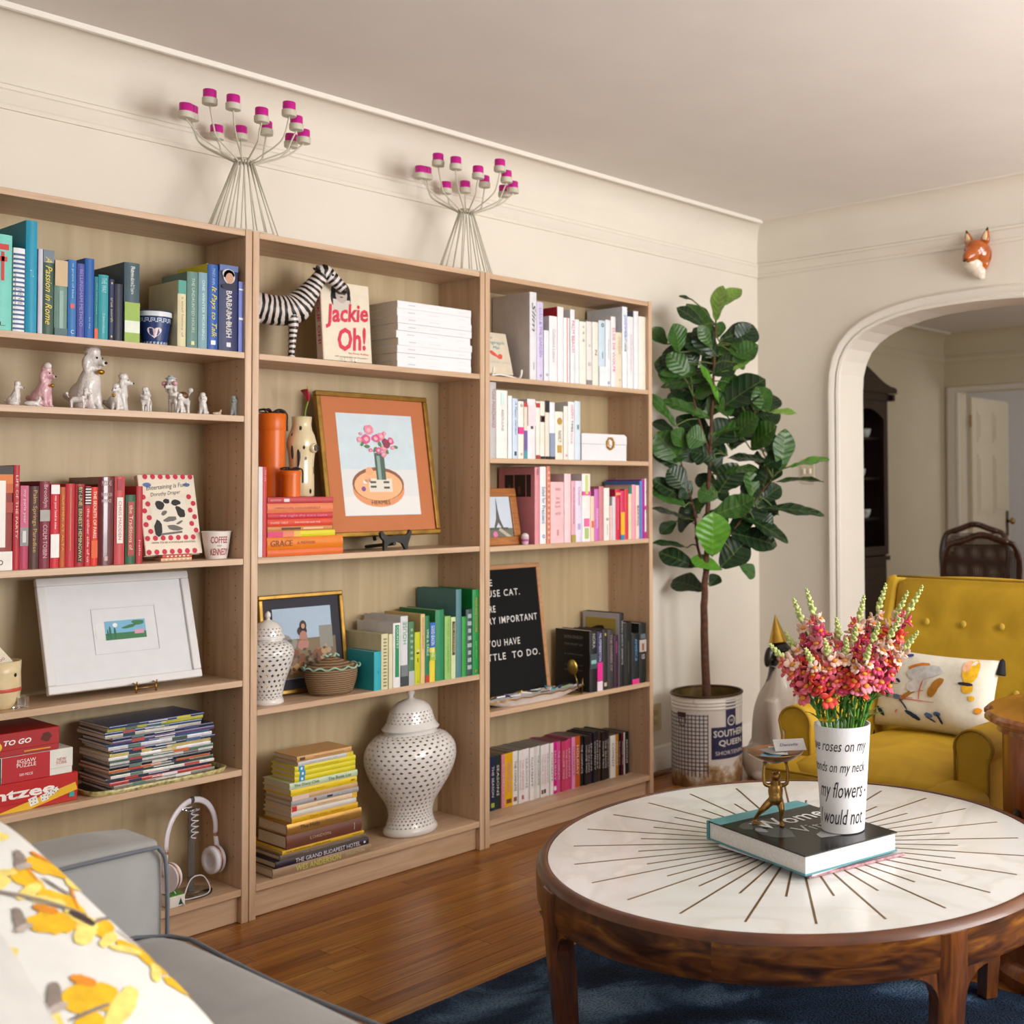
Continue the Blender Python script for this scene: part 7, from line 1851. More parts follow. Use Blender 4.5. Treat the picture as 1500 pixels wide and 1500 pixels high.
strokes(lp, S_, [
    (-.66, .22, .16, .06, 1.5, '#23294a'), (-.52, .16, .06, .03, -.9, '#23294a'), (-.2, .6, .19, .07, .5, '#c8701e'), (.12, .1, .26, .075, 1.25, '#a8701e'), (-.32, -.16, .24, .05, .95, '#9c6c1c'),
    (.66, .62, .12, .3, 0, '#e4b01e'), (.66, .2, .09, .14, 0, '#e4b01e'), (.74, -.05, .05, .06, 0, '#e4b01e'), (.58, .75, .06, .16, 0, '#e8b088'), (.62, .28, .12, .04, 0, '#2a2030'),
    (-.1, .45, .3, .16, .5, '#c0bfbe'), (-.2, .1, .2, .12, .9, '#cbc6c2'), (-.55, -.2, .35, .012, -.12, '#c8644c'), (-.3, -.28, .45, .012, 0, '#c8644c'), (-.12, 0, .25, .012, 1.5, '#c8644c'), (-.1, -.02, .05, .01, 0, '#c8644c'),
    (-.78, -.18, .14, .05, -.6, '#2c3450'), (-.5, -.25, .07, .06, 0, '#5a6c94'), (-.36, -.42, .16, .016, -1.0, '#2c3450'), (-.8, -.66, .15, .04, -.9, '#28303f'), (-.18, -.68, .16, .05, -.7, '#28324c'), (.08, -.62, .07, .06, -.5, '#4c6490'), (.12, -.72, .1, .02, -.6, '#2a3040'), (.22, -.56, .06, .06, 0, '#4c6490'), (.27, -.68, .13, .025, -1.2, '#2a3040'),
    (-.42, .88, .06, .05, .3, '#2c3c74'), (-.7, .72, .08, .05, -.6, '#4c5a7c'), (.86, -.32, .07, .05, 1.3, '#d88a1c'), (-.48, -.62, .05, .02, 1.2, '#d8886c')])
for cx_, cz_ in ((.21, .128), (.21, -.128), (-.21, .128), (-.21, -.128)):
    tt = MB().lathe([(.001, 0), (.008, -.006), (.010, -.014), (.016, -.05), (.014, -.052), (.001, -.051)], 12, (cx_ + math.copysign(.006, cx_), 0, cz_ + .004))
    tt.build('tassel', M('#17151a', .85, var=.2, scale=200.), lp, smooth=40)

# ---------------------------------------------------------------- drum side table with dish
CHR = wood('cherry', [(.25, '#5c2c10'), (.5, '#82451a'), (.8, '#9c5a24')], 2, 2.2, .3, 1.4, 8., 2.4, coat=.3)
CHT = wood('cherry_top', [(.25, '#6e3a14'), (.5, '#8e5420'), (.8, '#a86a2e')], 0, 2., .22, 1.4, 8., 2.2, coat=.4)
SX, SY, SZ = 1.112, -2.068, .655
sd = thing('drum_table', 'cherry wood drum side table with lobed top and ring pulls', 'side table', (SX, SY, 0))
def lobed(r, z, n=96, k=.06):
    return [(r * (1 - k * (abs(math.cos(2 * (2 * PI * i / n) + .55)) < .16) - .012 * math.cos(8 * PI * i / n)) * math.cos(2 * PI * i / n), r * (1 - k * (abs(math.cos(2 * (2 * PI * i / n) + .55)) < .16) - .012 * math.cos(8 * PI * i / n)) * math.sin(2 * PI * i / n), z) for i in range(n)]
mb = MB(); n = 96; rings = [(.255, SZ - .05), (.262, SZ - .047), (.26, SZ - .036), (.27, SZ - .03), (.292, SZ - .018), (.292, SZ - .008), (.283, SZ)]
vs = []; fs = []
for r, z in rings: vs += lobed(r, z, n)
for j in range(len(rings) - 1):
    for k in range(n): fs.append((j * n + k, j * n + (k + 1) % n, (j + 1) * n + (k + 1) % n, (j + 1) * n + k))
fs.append(tuple(reversed(range(n)))); fs.append(tuple(range((len(rings) - 1) * n, len(rings) * n)))
mb.add(vs, fs); mb.build('table_top', CHT, sd, smooth=35)
mb = MB(); vs = []; fs = []
for z in (.05, SZ - .048): vs += lobed(.246, z, n, .035)
fs = [(k, (k + 1) % n, n + (k + 1) % n, n + k) for k in range(n)] + [tuple(reversed(range(n))), tuple(range(n, 2 * n))]
mb.add(vs, fs); mb.build('drum_body', CHR, sd, smooth=35)
mb = MB(); vs = []; fs = []
for r, z in ((.27, 0), (.275, .03), (.262, .05), (.25, .056)): vs += lobed(r, z, n, .04)
for j in range(3):
    for k in range(n): fs.append((j * n + k, j * n + (k + 1) % n, (j + 1) * n + (k + 1) % n, (j + 1) * n + k))
fs.append(tuple(reversed(range(n)))); fs.append(tuple(range(3 * n, 4 * n)))
mb.add(vs, fs); mb.build('plinth', CHR, sd, smooth=35)
for da in (0., .28):
    ra = math.atan2(.53, -.85) + da
    pm = Matrix.Rotation(ra, 4, 'Z') @ Matrix.Translation((.2475, 0, .41)) @ Matrix.Rotation(R(90), 4, 'Y')
    IRON = M('#3c3630', .35, metal=.8, var=.2)
    MB().lathe([(.021, 0), (.022, .002), (.017, .004), (.012, .006), (.006, .012), (.001, .013)], 18).xf(pm).build('pull_rosette', IRON, sd, smooth=40)
    pm2 = Matrix.Rotation(ra, 4, 'Z') @ Matrix.Translation((.262, 0, .39))
    MB().tube([(0, .018 * math.cos(2 * PI * k / 20), .018 * math.sin(2 * PI * k / 20)) for k in range(20)], .0026, 6, closed=True).xf(pm2).build('pull_ring', IRON, sd, smooth=True)
dh = thing('footed_dish', 'blue and white footed dish on the drum table', 'dish', (SX - .02, SY + .0, SZ + .0004))
CER = M('#d4d6dc', .2, var=.02, coat=.4); BLU = M('#3c5a9c', .25, coat=.4)
MB().lathe([(.085, 0), (.088, .002), (.082, .008), (.088, .014), (.12, .026), (.15, .036), (.165, .038), (.16, .033), (.12, .02), (.07, .012), (.002, .011)], 56).build('dish_body', CER, dh, smooth=40)
for k in range(44):
    a = 2 * PI * k / 44
    MB().ball((.152 * math.cos(a), .152 * math.sin(a), .0345), (.0075, .0045, .0032), 8, 6, Euler((0, 0, a))).build('blue_mark', BLU, dh, smooth=True)
MB().tube([(.0835 * math.cos(2 * PI * k / 48), .0835 * math.sin(2 * PI * k / 48), .008) for k in range(48)], .0022, 6, closed=True).build('blue_ring', BLU, dh, smooth=True)

# ---------------------------------------------------------------- grey sofa with pillows
GREY = velvet('#8c8b89', '#9a9997', 'grey_velvet'); GREYP = velvet('#5c6068', '#6c7078', 'grey_piping')
so = thing('sofa', 'grey velvet sofa with dark piped arm and seat', 'sofa', (0, 0, 0))
# faces +x; its arm stands towards the bookcases
AX1, AY0, AY1, AZ = -.822, -1.235, -1.075, .647
ar = cushion(AX1 - 1.0, AX1, AY0, AY1, .14, AZ, .028, .006, 12)
ar.build('arm', GREY, so, smooth=True)
pp_ = smooth_path([(AX1 - .8, AY0 - .002, AZ - .012), (AX1 - .4, AY0 - .003, AZ - .012), (AX1 - .06, AY0 - .003, AZ - .012), (AX1 - .012, AY0 - .001, AZ - .02), (AX1 - .002, AY0 - .001, AZ - .06), (AX1, AY0 - .001, AZ - .14), (AX1, AY0 - .001, AZ - .3)], 5)
MB().tube(pp_, .0034, 7).build('arm_piping', GREYP, so, smooth=True)
SZS = .512
cushion(AX1 - .9, AX1 + .0, -3.0, AY0 - .004, .29, SZS, .045, .018, 20).build('seat_cushion', GREY, so, smooth=True)
MB().tube([(AX1 - .008, y_, SZS - .012 + .004 * math.sin(y_ * 9)) for y_ in [-2.95 + .06 * k for k in range(28)]] + [(AX1 - .02, -1.29, SZS - .010), (AX1 - .06, -1.256, SZS - .008), (AX1 - .3, -1.246, SZS - .006), (AX1 - .6, -1.246, SZS - .006)], .0036, 7).build('seat_piping', GREYP, so, smooth=True)
MB().rbox(AX1 - .95, AX1 - .01, -3.0, AY0, .12, .29, .015, 2).build('seat_base', GREY, so, smooth=50)
MB().rbox(AX1 - 1.12, AX1 - .88, -3.0, AY1, .12, .80, .05, 4).build('backrest', GREY, so, smooth=50)
for (x_, y_) in ((AX1 - .06, AY1 - .06), (AX1 - .9, AY1 - .06), (AX1 - .06, -2.9), (AX1 - .9, -2.9)):
    MB().lathe([(.016, 0), (.026, .13)], 12, (x_, y_, RUGZ if x_ > -1.0 else 0)).build('foot', WALV, so, smooth=40)

def throw_pillow(label, top, low, sz, t_, mat, strk):
    """top and low: the pillow's right-hand corners; it reclines against the sofa arm"""
    ez_ = (top - low).normalized(); ex_ = Vector((ez_.y, -ez_.x, 0)).normalized()
    p_ = thing('throw_pillow', label, 'pillow')
    ctr = (top + low) / 2 - ex_ * sz * .49; ey_ = ez_.cross(ex_)
    p_.matrix_basis = frame3(ctr, ex_, ey_)
    m_ = MB(); m_.add(*pillow_mesh(sz, sz, t_, 44)); m_.build('pillow_case', mat, p_, smooth=True)
    if strk: strokes(p_, pillow_surface(sz, sz, t_), strk)
    return p_
PWH = M('#e4e4e0', .9, var=.03, scale=30., bump=.15, bscale=500.)
Y1, Y2, G1, G2, O1 = '#eebc28', '#f2dc7c', '#8c8078', '#b8aca4', '#e0902c'
rnd = random.Random(5)
ST = []
for k in range(11):
    a, b = [(-.7, .75), (-.1, .8), (.5, .7), (-.35, .38), (.25, .36), (.78, .3), (-.7, .05), (0, -.02), (.5, -.1), (-.3, -.5), (.35, -.6)][k]
    an = rnd.uniform(0, 3.1)
    ST += [(a, b, .13, .085, an, Y1), (a + .12, b - .10, .13, .05, an + .9, Y2), (a + .02, b + .1, .06, .03, an - .5, O1), (a - .14, b + .08, .09, .028, an + 1.3, G1), (a - .16, b + .02, .05, .02, an + .4, G2)]
for k in range(12):
    a, b = .25 + .68 * ((k * .618) % 1), -.92 + 1.84 * ((k * .381 + .1) % 1); an = rnd.uniform(0, 3.1)
    ST += [(a, b, .10, .055, an, Y1), (a - .1, b + .09, .09, .03, an + 1.1, Y2), (a + .06, b + .07, .10, .010, an - .4, [G1, O1, G2][k % 3])]
ST += [(.05, .58, .3, .012, -.7, G1), (.5, .1, .3, .014, -.75, G1), (-.5, -.2, .25, .012, .4, G2), (.66, -.12, .07, .03, -1.1, '#4c3c38')]
throw_pillow('white throw pillow with yellow lemon and grey twig print', at_depth(-8, 1205, 1.55), at_depth(335, 1535, 1.40), .47, .16, PWH, ST)
throw_pillow('plain pale grey throw pillow in front of the lemon pillow', at_depth(-22, 1350, 1.05), at_depth(300, 1880, .97), .40, .14, M('#cfcdca', .9, var=.04, bump=.15, bscale=400.), [])
# ---------------------------------------------------------------- shortening tin with fiddle-leaf fig
PX, PY, PR, PH = 2.02, .012, .148, .372
FACE = math.atan2(CAM.y - PY, CAM.x - PX)
pot = thing('tin_planter', 'rusty old shortening tin with blue net print, used as planter', 'planter', (PX, PY, 0))
def tin_mat():
    m, nt, p = new_mat('rusty_tin')
    tc = N(nt, 'ShaderNodeTexCoord'); sp = N(nt, 'ShaderNodeSeparateXYZ'); nt.links.new(tc.outputs['Object'], sp.inputs[0])
    nz = N(nt, 'ShaderNodeTexNoise', Scale=9., Detail=6., Roughness=.65); nt.links.new(tc.outputs['Object'], nz.inputs['Vector'])
    # rust gathers at the foot and in patches
    mr = N(nt, 'ShaderNodeMapRange'); mr.inputs[1].default_value = .13; mr.inputs[2].default_value = .0; mr.inputs[3].default_value = -.12; mr.inputs[4].default_value = .26; nt.links.new(sp.outputs['Z'], mr.inputs[0])
    ad = N(nt, 'ShaderNodeMath', operation='ADD'); nt.links.new(nz.outputs['Fac'], ad.inputs[0]); nt.links.new(mr.outputs[0], ad.inputs[1])
    rp = ramp(nt, [(.5, '#d9d4cc'), (.58, '#b59c7c'), (.66, '#8c6844'), (.8, '#6c4c30')]); nt.links.new(ad.outputs[0], rp.inputs['Fac']); nt.links.new(rp.outputs['Color'], p.inputs['Base Color'])
    p.inputs['Roughness'].default_value = .45; p.inputs['Metallic'].default_value = .1
    return m
prof = [(PR - .004, 0), (PR, .004), (PR, PH * .83)] + [(PR + (.003 if k % 2 else 0), PH * (.84 + .018 * k)) for k in range(7)] + [(PR, PH * .965), (PR + .002, PH * .97), (PR + .002, PH * .985)]
MB().lathe(prof, 64, cap=False).build('tin_wall', tin_mat(), pot, smooth=35)
MB().lathe([(PR - .003, PH * .99), (PR - .003, PH * .8), (.01, PH * .8)], 64, cap=False).build('tin_inside', M('#6e5a30', .45, metal=.5, var=.3), pot, smooth=35)
MB().lathe([(PR - .002, .003), (.005, .003)], 48, cap=False).build('tin_bottom', M('#6c4c30', .6), pot)
MB().tube([((PR + .001) * math.cos(2 * PI * k / 64), (PR + .001) * math.sin(2 * PI * k / 64), PH * .99) for k in range(64)], .0055, 8, closed=True).build('rolled_rim', M('#4c3a24', .45, metal=.6, var=.2), pot, smooth=True)
MB().lathe([(PR - .005, PH * .84), (PR * .6, PH * .875), (.01, PH * .88)], 40).build('soil', M('#4c3a28', .95, var=.5, scale=60., bump=.6, bscale=80.), pot, smooth=True)
NAVY = M('#27264c', .5, var=.15, scale=40.)
tr_ = lambda z: PR
def patch(a0, a1, z0, z1, name, mat, lift=.0008, n=18):
    """piece of printed sheet on the tin; angles measured from the side that faces the room"""
    vs = []; fs = []
    for k in range(n + 1):
        a = FACE + a0 + (a1 - a0) * k / n
        for z in (z0, z1): vs.append(((PR + lift) * math.cos(a), (PR + lift) * math.sin(a), z))
    for k in range(n): fs.append((2 * k, 2 * k + 2, 2 * k + 3, 2 * k + 1))
    m_ = MB(); m_.add(vs, fs); return m_.build(name, mat, pot, smooth=True)
net = MB()
# blue net on the side away from the label
for k in range(26):
    a = FACE - 1.7 + k * .115
    if a - FACE > .1: break
    w_ = .013
    net.add([((PR + .0006) * math.cos(a + s), (PR + .0006) * math.sin(a + s), z) for z in (.045, PH * .80) for s in (-w_, w_)], [(0, 1, 3, 2)])
for j in range(16):
    z = .07 + j * .0158
    if z > PH * .80: break
    vs = []; 
    for k in range(27):
        a = FACE - 1.72 + k * .067
        for zz in (z, z + .0036): vs.append(((PR + .0007) * math.cos(a), (PR + .0007) * math.sin(a), zz))
    net.add(vs, [(2 * k, 2 * k + 2, 2 * k + 3, 2 * k + 1) for k in range(26)])
net.build('net_print', NAVY, pot)
patch(.12, 1.5, .115, .245, 'label_panel', NAVY)
patch(.55, .92, .24, .352, 'label_panel', NAVY, .001)
patch(-.95, -.62, .283, .304, 'label_panel', M('#3a2432', .5), .001)
TW = M('#ded8d0', .5, var=.1, scale=90.)
for s_, w_, h_, z_, a_ in (('SOUTHERN', .185, .028, .218, .80), ('QUEEN', .135, .028, .178, .78), ('SHORTENING', .17, .016, .139, .80)):
    text(s_, w_, h_, Matrix(), TW, pot, 'lettering', bold=.02 if h_ > .02 else 0, wrap=cyl_wrap(tr_, z_, FACE + a_, .0014))
sl = MB(); vs = []
for k in range(24):
    t_ = 2 * PI * k / 24
    for q in (.016, .021):
        a = FACE + .74 + q * math.cos(t_) / PR; vs.append(((PR + .0016) * math.cos(a), (PR + .0016) * math.sin(a), .268 + q * math.sin(t_)))
sl.add(vs, [(2 * k, 2 * ((k + 1) % 24), 2 * ((k + 1) % 24) + 1, 2 * k + 1) for k in range(24)]); sl.build('seal_print', TW, pot)
text('PURE', .022, .010, Matrix(), TW, pot, 'lettering', wrap=cyl_wrap(tr_, .268, FACE + .74, .0018))
# wire bail handle
for sg in (-.72,):
    P = [((PR + .006) * math.cos(FACE + sg + .12 * math.cos(t)), (PR + .006) * math.sin(FACE + sg + .12 * math.cos(t)), .283 + .035 * math.sin(t)) for t in [PI + PI * k / 10 for k in range(11)]]
    MB().tube(P, .0018, 6).build('wire_handle', M('#4a4644', .4, metal=.7), pot, smooth=True)

fig = thing('fiddle_leaf_fig', 'tall fiddle-leaf fig tree growing in the rusty tin', 'plant', (PX, PY, PH * .875))
BARK = M('#5a3a2a', .85, var=.35, scale=60., bump=.8, bscale=90.)
DEP = (Vector((PX, PY, 0)) - CAM).dot(VFW)
def fp(zx, zy, dd=0.):
    """point of the tree seen at zoom position, dd metres beyond the trunk"""
    u, v = 940 + zx / 3, 400 + zy / 3
    d = VFW + VRT * ((u - PPX) / FPX) - VUP * ((v - PPY) / FPX)
    return CAM + d * (DEP + dd) - Vector(fig.location)
trunk = [Vector((0, 0, 0)), fp(272, 1500), fp(276, 1400), fp(285, 1250), fp(290, 1050), fp(298, 850), fp(310, 600), fp(318, 400), fp(325, 230)]
trunk[1] = trunk[1].lerp(trunk[0], .2)
tp = smooth_path(trunk, 5)
MB().tube([p + Vector((.0015 * math.sin(k * 2.1), .0015 * math.cos(k * 1.7), 0)) for k, p in enumerate(tp)], [.0195 - .0155 * (k / (len(tp) - 1)) ** .8 for k in range(len(tp))], 12).build('trunk', BARK, fig, smooth=True)
WOODP = list(tp)
for P in ([(280, 1300), (245, 1200), (232, 1050), (195, 920), (165, 800)], [(286, 1230), (385, 1150), (490, 1010), (575, 900)], [(300, 800), (250, 640), (225, 540)], [(300, 760), (400, 680), (520, 600)]):
    Q = smooth_path([fp(*q) for q in P], 4); WOODP += Q; MB().tube(Q, [.0065 - .003 * k / (len(Q) - 1) for k in range(len(Q))], 8).build('branch', BARK, fig, smooth=True)
def fig_leaf(seed, ratio):
    """fiddle-shaped blade of unit length: narrow waist, broad rounded end, folded along its midrib"""
    rnd = random.Random(seed); mb = MB(); n = 14; m_ = 4; vs = []; fs = []
    bend = rnd.uniform(.10, .26); fold = rnd.uniform(.12, .3); ph = rnd.uniform(0, 6)
    for j in range(n + 1):
        q = j / n
        w = ratio * .5 * (math.sin(PI * q ** .85) ** .65) * (.62 + .55 * q - .12 * math.sin(2 * PI * q)) if 0 < q < 1 else 0.
        for i in range(-m_, m_ + 1):
            e = i / m_
            z = -bend * q * q + abs(e) * w * fold + .018 * math.sin(q * 13 + ph + e * 2) * abs(e) - .012 * (1 - abs(math.sin(q * PI * 6 + abs(e) * 2))) * (abs(e) > .1)
            vs.append((q + .06 * abs(e) * w, e * w, z))
    k = 2 * m_ + 1
    for j in range(n):
        for i in range(k - 1): fs.append((j * k + i, j * k + i + 1, (j + 1) * k + i + 1, (j + 1) * k + i))
    mb.add(vs, fs); return mb
def leaf_mat(lo, hi, name):
    m, nt, p = new_mat(name)
    tc = N(nt, 'ShaderNodeTexCoord'); sp = N(nt, 'ShaderNodeSeparateXYZ'); nt.links.new(tc.outputs['Object'], sp.inputs[0])
    ab = N(nt, 'ShaderNodeMath', operation='ABSOLUTE'); nt.links.new(sp.outputs['Y'], ab.inputs[0])
    cm = N(nt, 'ShaderNodeMath', operation='MULTIPLY_ADD'); cm.inputs[1].default_value = -.8; nt.links.new(ab.outputs[0], cm.inputs[0]); nt.links.new(sp.outputs['X'], cm.inputs[2])
    ml = N(nt, 'ShaderNodeMath', operation='MULTIPLY'); ml.inputs[1].default_value = 44.; nt.links.new(cm.outputs[0], ml.inputs[0])
    sn = N(nt, 'ShaderNodeMath', operation='SINE'); nt.links.new(ml.outputs[0], sn.inputs[0])
    nz = N(nt, 'ShaderNodeTexNoise', Scale=5., Detail=3.); nt.links.new(tc.outputs['Object'], nz.inputs['Vector'])
    rp = ramp(nt, [(.3, lo), (.7, hi)]); nt.links.new(nz.outputs['Fac'], rp.inputs['Fac'])
    # pale midrib and side veins
    mid = N(nt, 'ShaderNodeMath', operation='LESS_THAN'); mid.inputs[1].default_value = .011; nt.links.new(ab.outputs[0], mid.inputs[0])
    vn = N(nt, 'ShaderNodeMath', operation='GREATER_THAN'); vn.inputs[1].default_value = .975; nt.links.new(sn.outputs[0], vn.inputs[0])
    mxv = N(nt, 'ShaderNodeMath', operation='MAXIMUM'); nt.links.new(mid.outputs[0], mxv.inputs[0]); nt.links.new(vn.outputs[0], mxv.inputs[1])
    mx = N(nt, 'ShaderNodeMix', data_type='RGBA'); fc = N(nt, 'ShaderNodeMath', operation='MULTIPLY'); fc.inputs[1].default_value = .16; nt.links.new(mxv.outputs[0], fc.inputs[0])
    nt.links.new(fc.outputs[0], mx.inputs['Factor']); nt.links.new(rp.outputs['Color'], mx.inputs['A']); mx.inputs['B'].default_value = lin('#9cb45c')
    nt.links.new(mx.outputs['Result'], p.inputs['Base Color']); p.inputs['Roughness'].default_value = .38
    bp = N(nt, 'ShaderNodeBump', Strength=.15, Distance=.012); nt.links.new(sn.outputs[0], bp.inputs['Height']); nt.links.new(bp.outputs['Normal'], p.inputs['Normal'])
    return m
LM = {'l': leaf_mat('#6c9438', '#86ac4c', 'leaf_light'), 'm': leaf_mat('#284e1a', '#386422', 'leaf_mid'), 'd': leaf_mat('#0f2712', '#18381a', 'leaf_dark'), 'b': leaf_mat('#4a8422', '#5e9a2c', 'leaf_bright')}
LMESH = {}
for key in LM:
    for r_, rt in (('n', .34), ('w', .56), ('x', .8)):
        LMESH[key + r_] = []
        for sd_ in range(3):
            o = fig_leaf(sd_ * 5 + ord(key) + int(rt * 100), rt).build('leaf', LM[key], smooth=True); d_ = o.data; bpy.data.objects.remove(o); LMESH[key + r_].append(d_)
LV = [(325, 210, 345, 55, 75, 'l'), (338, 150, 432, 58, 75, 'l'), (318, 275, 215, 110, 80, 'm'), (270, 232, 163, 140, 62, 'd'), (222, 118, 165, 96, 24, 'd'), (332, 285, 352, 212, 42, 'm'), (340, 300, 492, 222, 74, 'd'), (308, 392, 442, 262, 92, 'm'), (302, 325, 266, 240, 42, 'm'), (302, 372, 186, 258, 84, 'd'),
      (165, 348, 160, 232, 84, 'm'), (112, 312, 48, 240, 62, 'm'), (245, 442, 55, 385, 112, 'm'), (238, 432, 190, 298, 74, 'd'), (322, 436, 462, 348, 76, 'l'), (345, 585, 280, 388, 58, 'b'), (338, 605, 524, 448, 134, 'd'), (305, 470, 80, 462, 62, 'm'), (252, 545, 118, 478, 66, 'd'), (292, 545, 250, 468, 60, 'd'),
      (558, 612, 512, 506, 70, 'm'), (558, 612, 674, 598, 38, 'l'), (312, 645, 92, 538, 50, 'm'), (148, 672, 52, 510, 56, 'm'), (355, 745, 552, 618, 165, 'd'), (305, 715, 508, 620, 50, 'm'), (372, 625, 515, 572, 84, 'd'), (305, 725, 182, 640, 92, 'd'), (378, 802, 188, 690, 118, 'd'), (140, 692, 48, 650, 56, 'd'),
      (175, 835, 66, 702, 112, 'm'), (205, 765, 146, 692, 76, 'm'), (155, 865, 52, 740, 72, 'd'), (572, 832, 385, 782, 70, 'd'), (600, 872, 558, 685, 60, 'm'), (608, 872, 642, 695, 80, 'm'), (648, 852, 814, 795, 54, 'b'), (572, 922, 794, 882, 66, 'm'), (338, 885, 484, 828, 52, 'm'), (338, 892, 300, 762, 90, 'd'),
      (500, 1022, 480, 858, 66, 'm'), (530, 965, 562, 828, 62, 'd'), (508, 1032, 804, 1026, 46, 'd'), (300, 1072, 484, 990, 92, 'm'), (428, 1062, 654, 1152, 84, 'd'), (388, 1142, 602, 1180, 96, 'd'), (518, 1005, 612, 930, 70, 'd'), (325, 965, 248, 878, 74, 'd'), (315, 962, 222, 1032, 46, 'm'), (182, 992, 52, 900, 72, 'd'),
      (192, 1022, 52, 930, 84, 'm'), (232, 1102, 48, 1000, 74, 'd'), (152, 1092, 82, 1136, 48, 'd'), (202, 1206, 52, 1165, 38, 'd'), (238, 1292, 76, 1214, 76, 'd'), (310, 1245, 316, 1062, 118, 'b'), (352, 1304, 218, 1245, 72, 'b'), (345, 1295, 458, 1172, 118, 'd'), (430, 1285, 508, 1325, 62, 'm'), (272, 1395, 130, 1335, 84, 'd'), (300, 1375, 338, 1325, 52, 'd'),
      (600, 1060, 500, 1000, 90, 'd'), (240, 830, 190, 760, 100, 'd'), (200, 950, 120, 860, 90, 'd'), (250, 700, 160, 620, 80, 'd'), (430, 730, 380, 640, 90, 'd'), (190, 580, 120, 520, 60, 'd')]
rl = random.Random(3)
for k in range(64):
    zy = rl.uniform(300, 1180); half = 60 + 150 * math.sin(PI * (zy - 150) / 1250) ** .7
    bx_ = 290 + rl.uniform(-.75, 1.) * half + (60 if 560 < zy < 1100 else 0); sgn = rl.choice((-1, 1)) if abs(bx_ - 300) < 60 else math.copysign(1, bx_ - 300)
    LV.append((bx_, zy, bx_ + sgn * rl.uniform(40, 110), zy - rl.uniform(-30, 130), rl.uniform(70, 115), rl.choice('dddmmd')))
for i, (bx_, by_, tx_, ty_, w_, c_) in enumerate(LV):
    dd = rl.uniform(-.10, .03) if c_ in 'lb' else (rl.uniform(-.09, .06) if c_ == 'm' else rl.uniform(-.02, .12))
    if tx_ < 100: dd = min(dd, .0)
    p0 = fp(bx_, by_, dd * .4); p1 = fp(tx_, ty_, dd + rl.uniform(-.05, .02))
    # keep tips off the two walls
    for p_ in (p1,):
        g = p_ + Vector(fig.location)
        if g.y > YW - .03: p_.y -= g.y - (YW - .03)
        if g.x > XW - .04: p_.x -= g.x - (XW - .04)
    Lw = (p1 - p0).length; ex = (p1 - p0).normalized()
    ratio = w_ / max(40, math.hypot(tx_ - bx_, ty_ - by_))
    rk = 'n' if ratio < .46 else ('w' if ratio < .72 else 'x')
    tocam = (CAM - (p0 + Vector(fig.location))).normalized()
    nrm = (tocam * (.9 if ratio > .4 else .35) + Vector((rl.uniform(-.4, .4), rl.uniform(-.4, .4), .75 if c_ in 'lb' else .5))).normalized()
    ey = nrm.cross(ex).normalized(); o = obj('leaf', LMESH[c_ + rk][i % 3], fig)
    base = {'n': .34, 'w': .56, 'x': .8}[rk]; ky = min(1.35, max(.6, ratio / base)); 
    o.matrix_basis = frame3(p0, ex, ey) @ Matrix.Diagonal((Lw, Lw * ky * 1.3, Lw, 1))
    # short leaf stalk back to the nearest wood
    near = min(WOODP, key=lambda q: (q - p0).length)
    if .015 < (near - p0).length < .2:
        MB().tube(smooth_path([near, near.lerp(p0, .5) + Vector((0, 0, .01)), p0, p0 + ex * Lw * .05], 3), .0032, 5).build('leaf_stalk', M('#5c6a34', .6), fig, smooth=True)

# ---------------------------------------------------------------- sitting dog statue with party hat
dg = thing('dog_statue', 'white and black sitting ceramic dog wearing a gold party hat', 'statue', (2.212, -.178, 0), (0, 0, R(-92)))
def dog_mat():
    m, nt, p = new_mat('dog_glaze')
    tc = N(nt, 'ShaderNodeTexCoord'); sp = N(nt, 'ShaderNodeSeparateXYZ'); nt.links.new(tc.outputs['Object'], sp.inputs[0])
    nz = N(nt, 'ShaderNodeTexNoise', Scale=14., Detail=2.); nt.links.new(tc.outputs['Object'], nz.inputs['Vector'])
    # black glaze over the head, nape and shoulder saddle: decided by height plus distance behind
    a = N(nt, 'ShaderNodeMath', operation='MULTIPLY_ADD'); a.inputs[1].default_value = -1.25; nt.links.new(sp.outputs['X'], a.inputs[0]); nt.links.new(sp.outputs['Z'], a.inputs[2])
    b = N(nt, 'ShaderNodeMath', operation='MULTIPLY_ADD'); b.inputs[1].default_value = .09; nt.links.new(nz.outputs['Fac'], b.inputs[0]); nt.links.new(a.outputs[0], b.inputs[2])
    rp = ramp(nt, [(.425, '#c9bfb2'), (.437, '#1a1613')], 'LINEAR'); nt.links.new(b.outputs[0], rp.inputs['Fac'])
    nt.links.new(rp.outputs['Color'], p.inputs['Base Color']); p.inputs['Roughness'].default_value = .3; p.inputs['Coat Weight'].default_value = .3
    return m
b = MB()
b.ball((-.045, 0, .09), (.07, .07, .095), 16, 12)
b.tube(smooth_path([(-.03, 0, .12), (.0, 0, .26), (.045, 0, .36), (.05, 0, .43), (.045, 0, .5)], 4), [.06, .064, .068, .072, .076, .079, .08, .078, .074, .069, .064, .058, .052, .047, .044, .042, .04], 16)
b.ball((.055, 0, .535), (.052, .045, .046), 14, 10)
b.tube(smooth_path([(.07, 0, .53), (.12, 0, .515), (.16, 0, .505)], 3), [.043, .04, .037, .034, .031, .028, .026], 12)
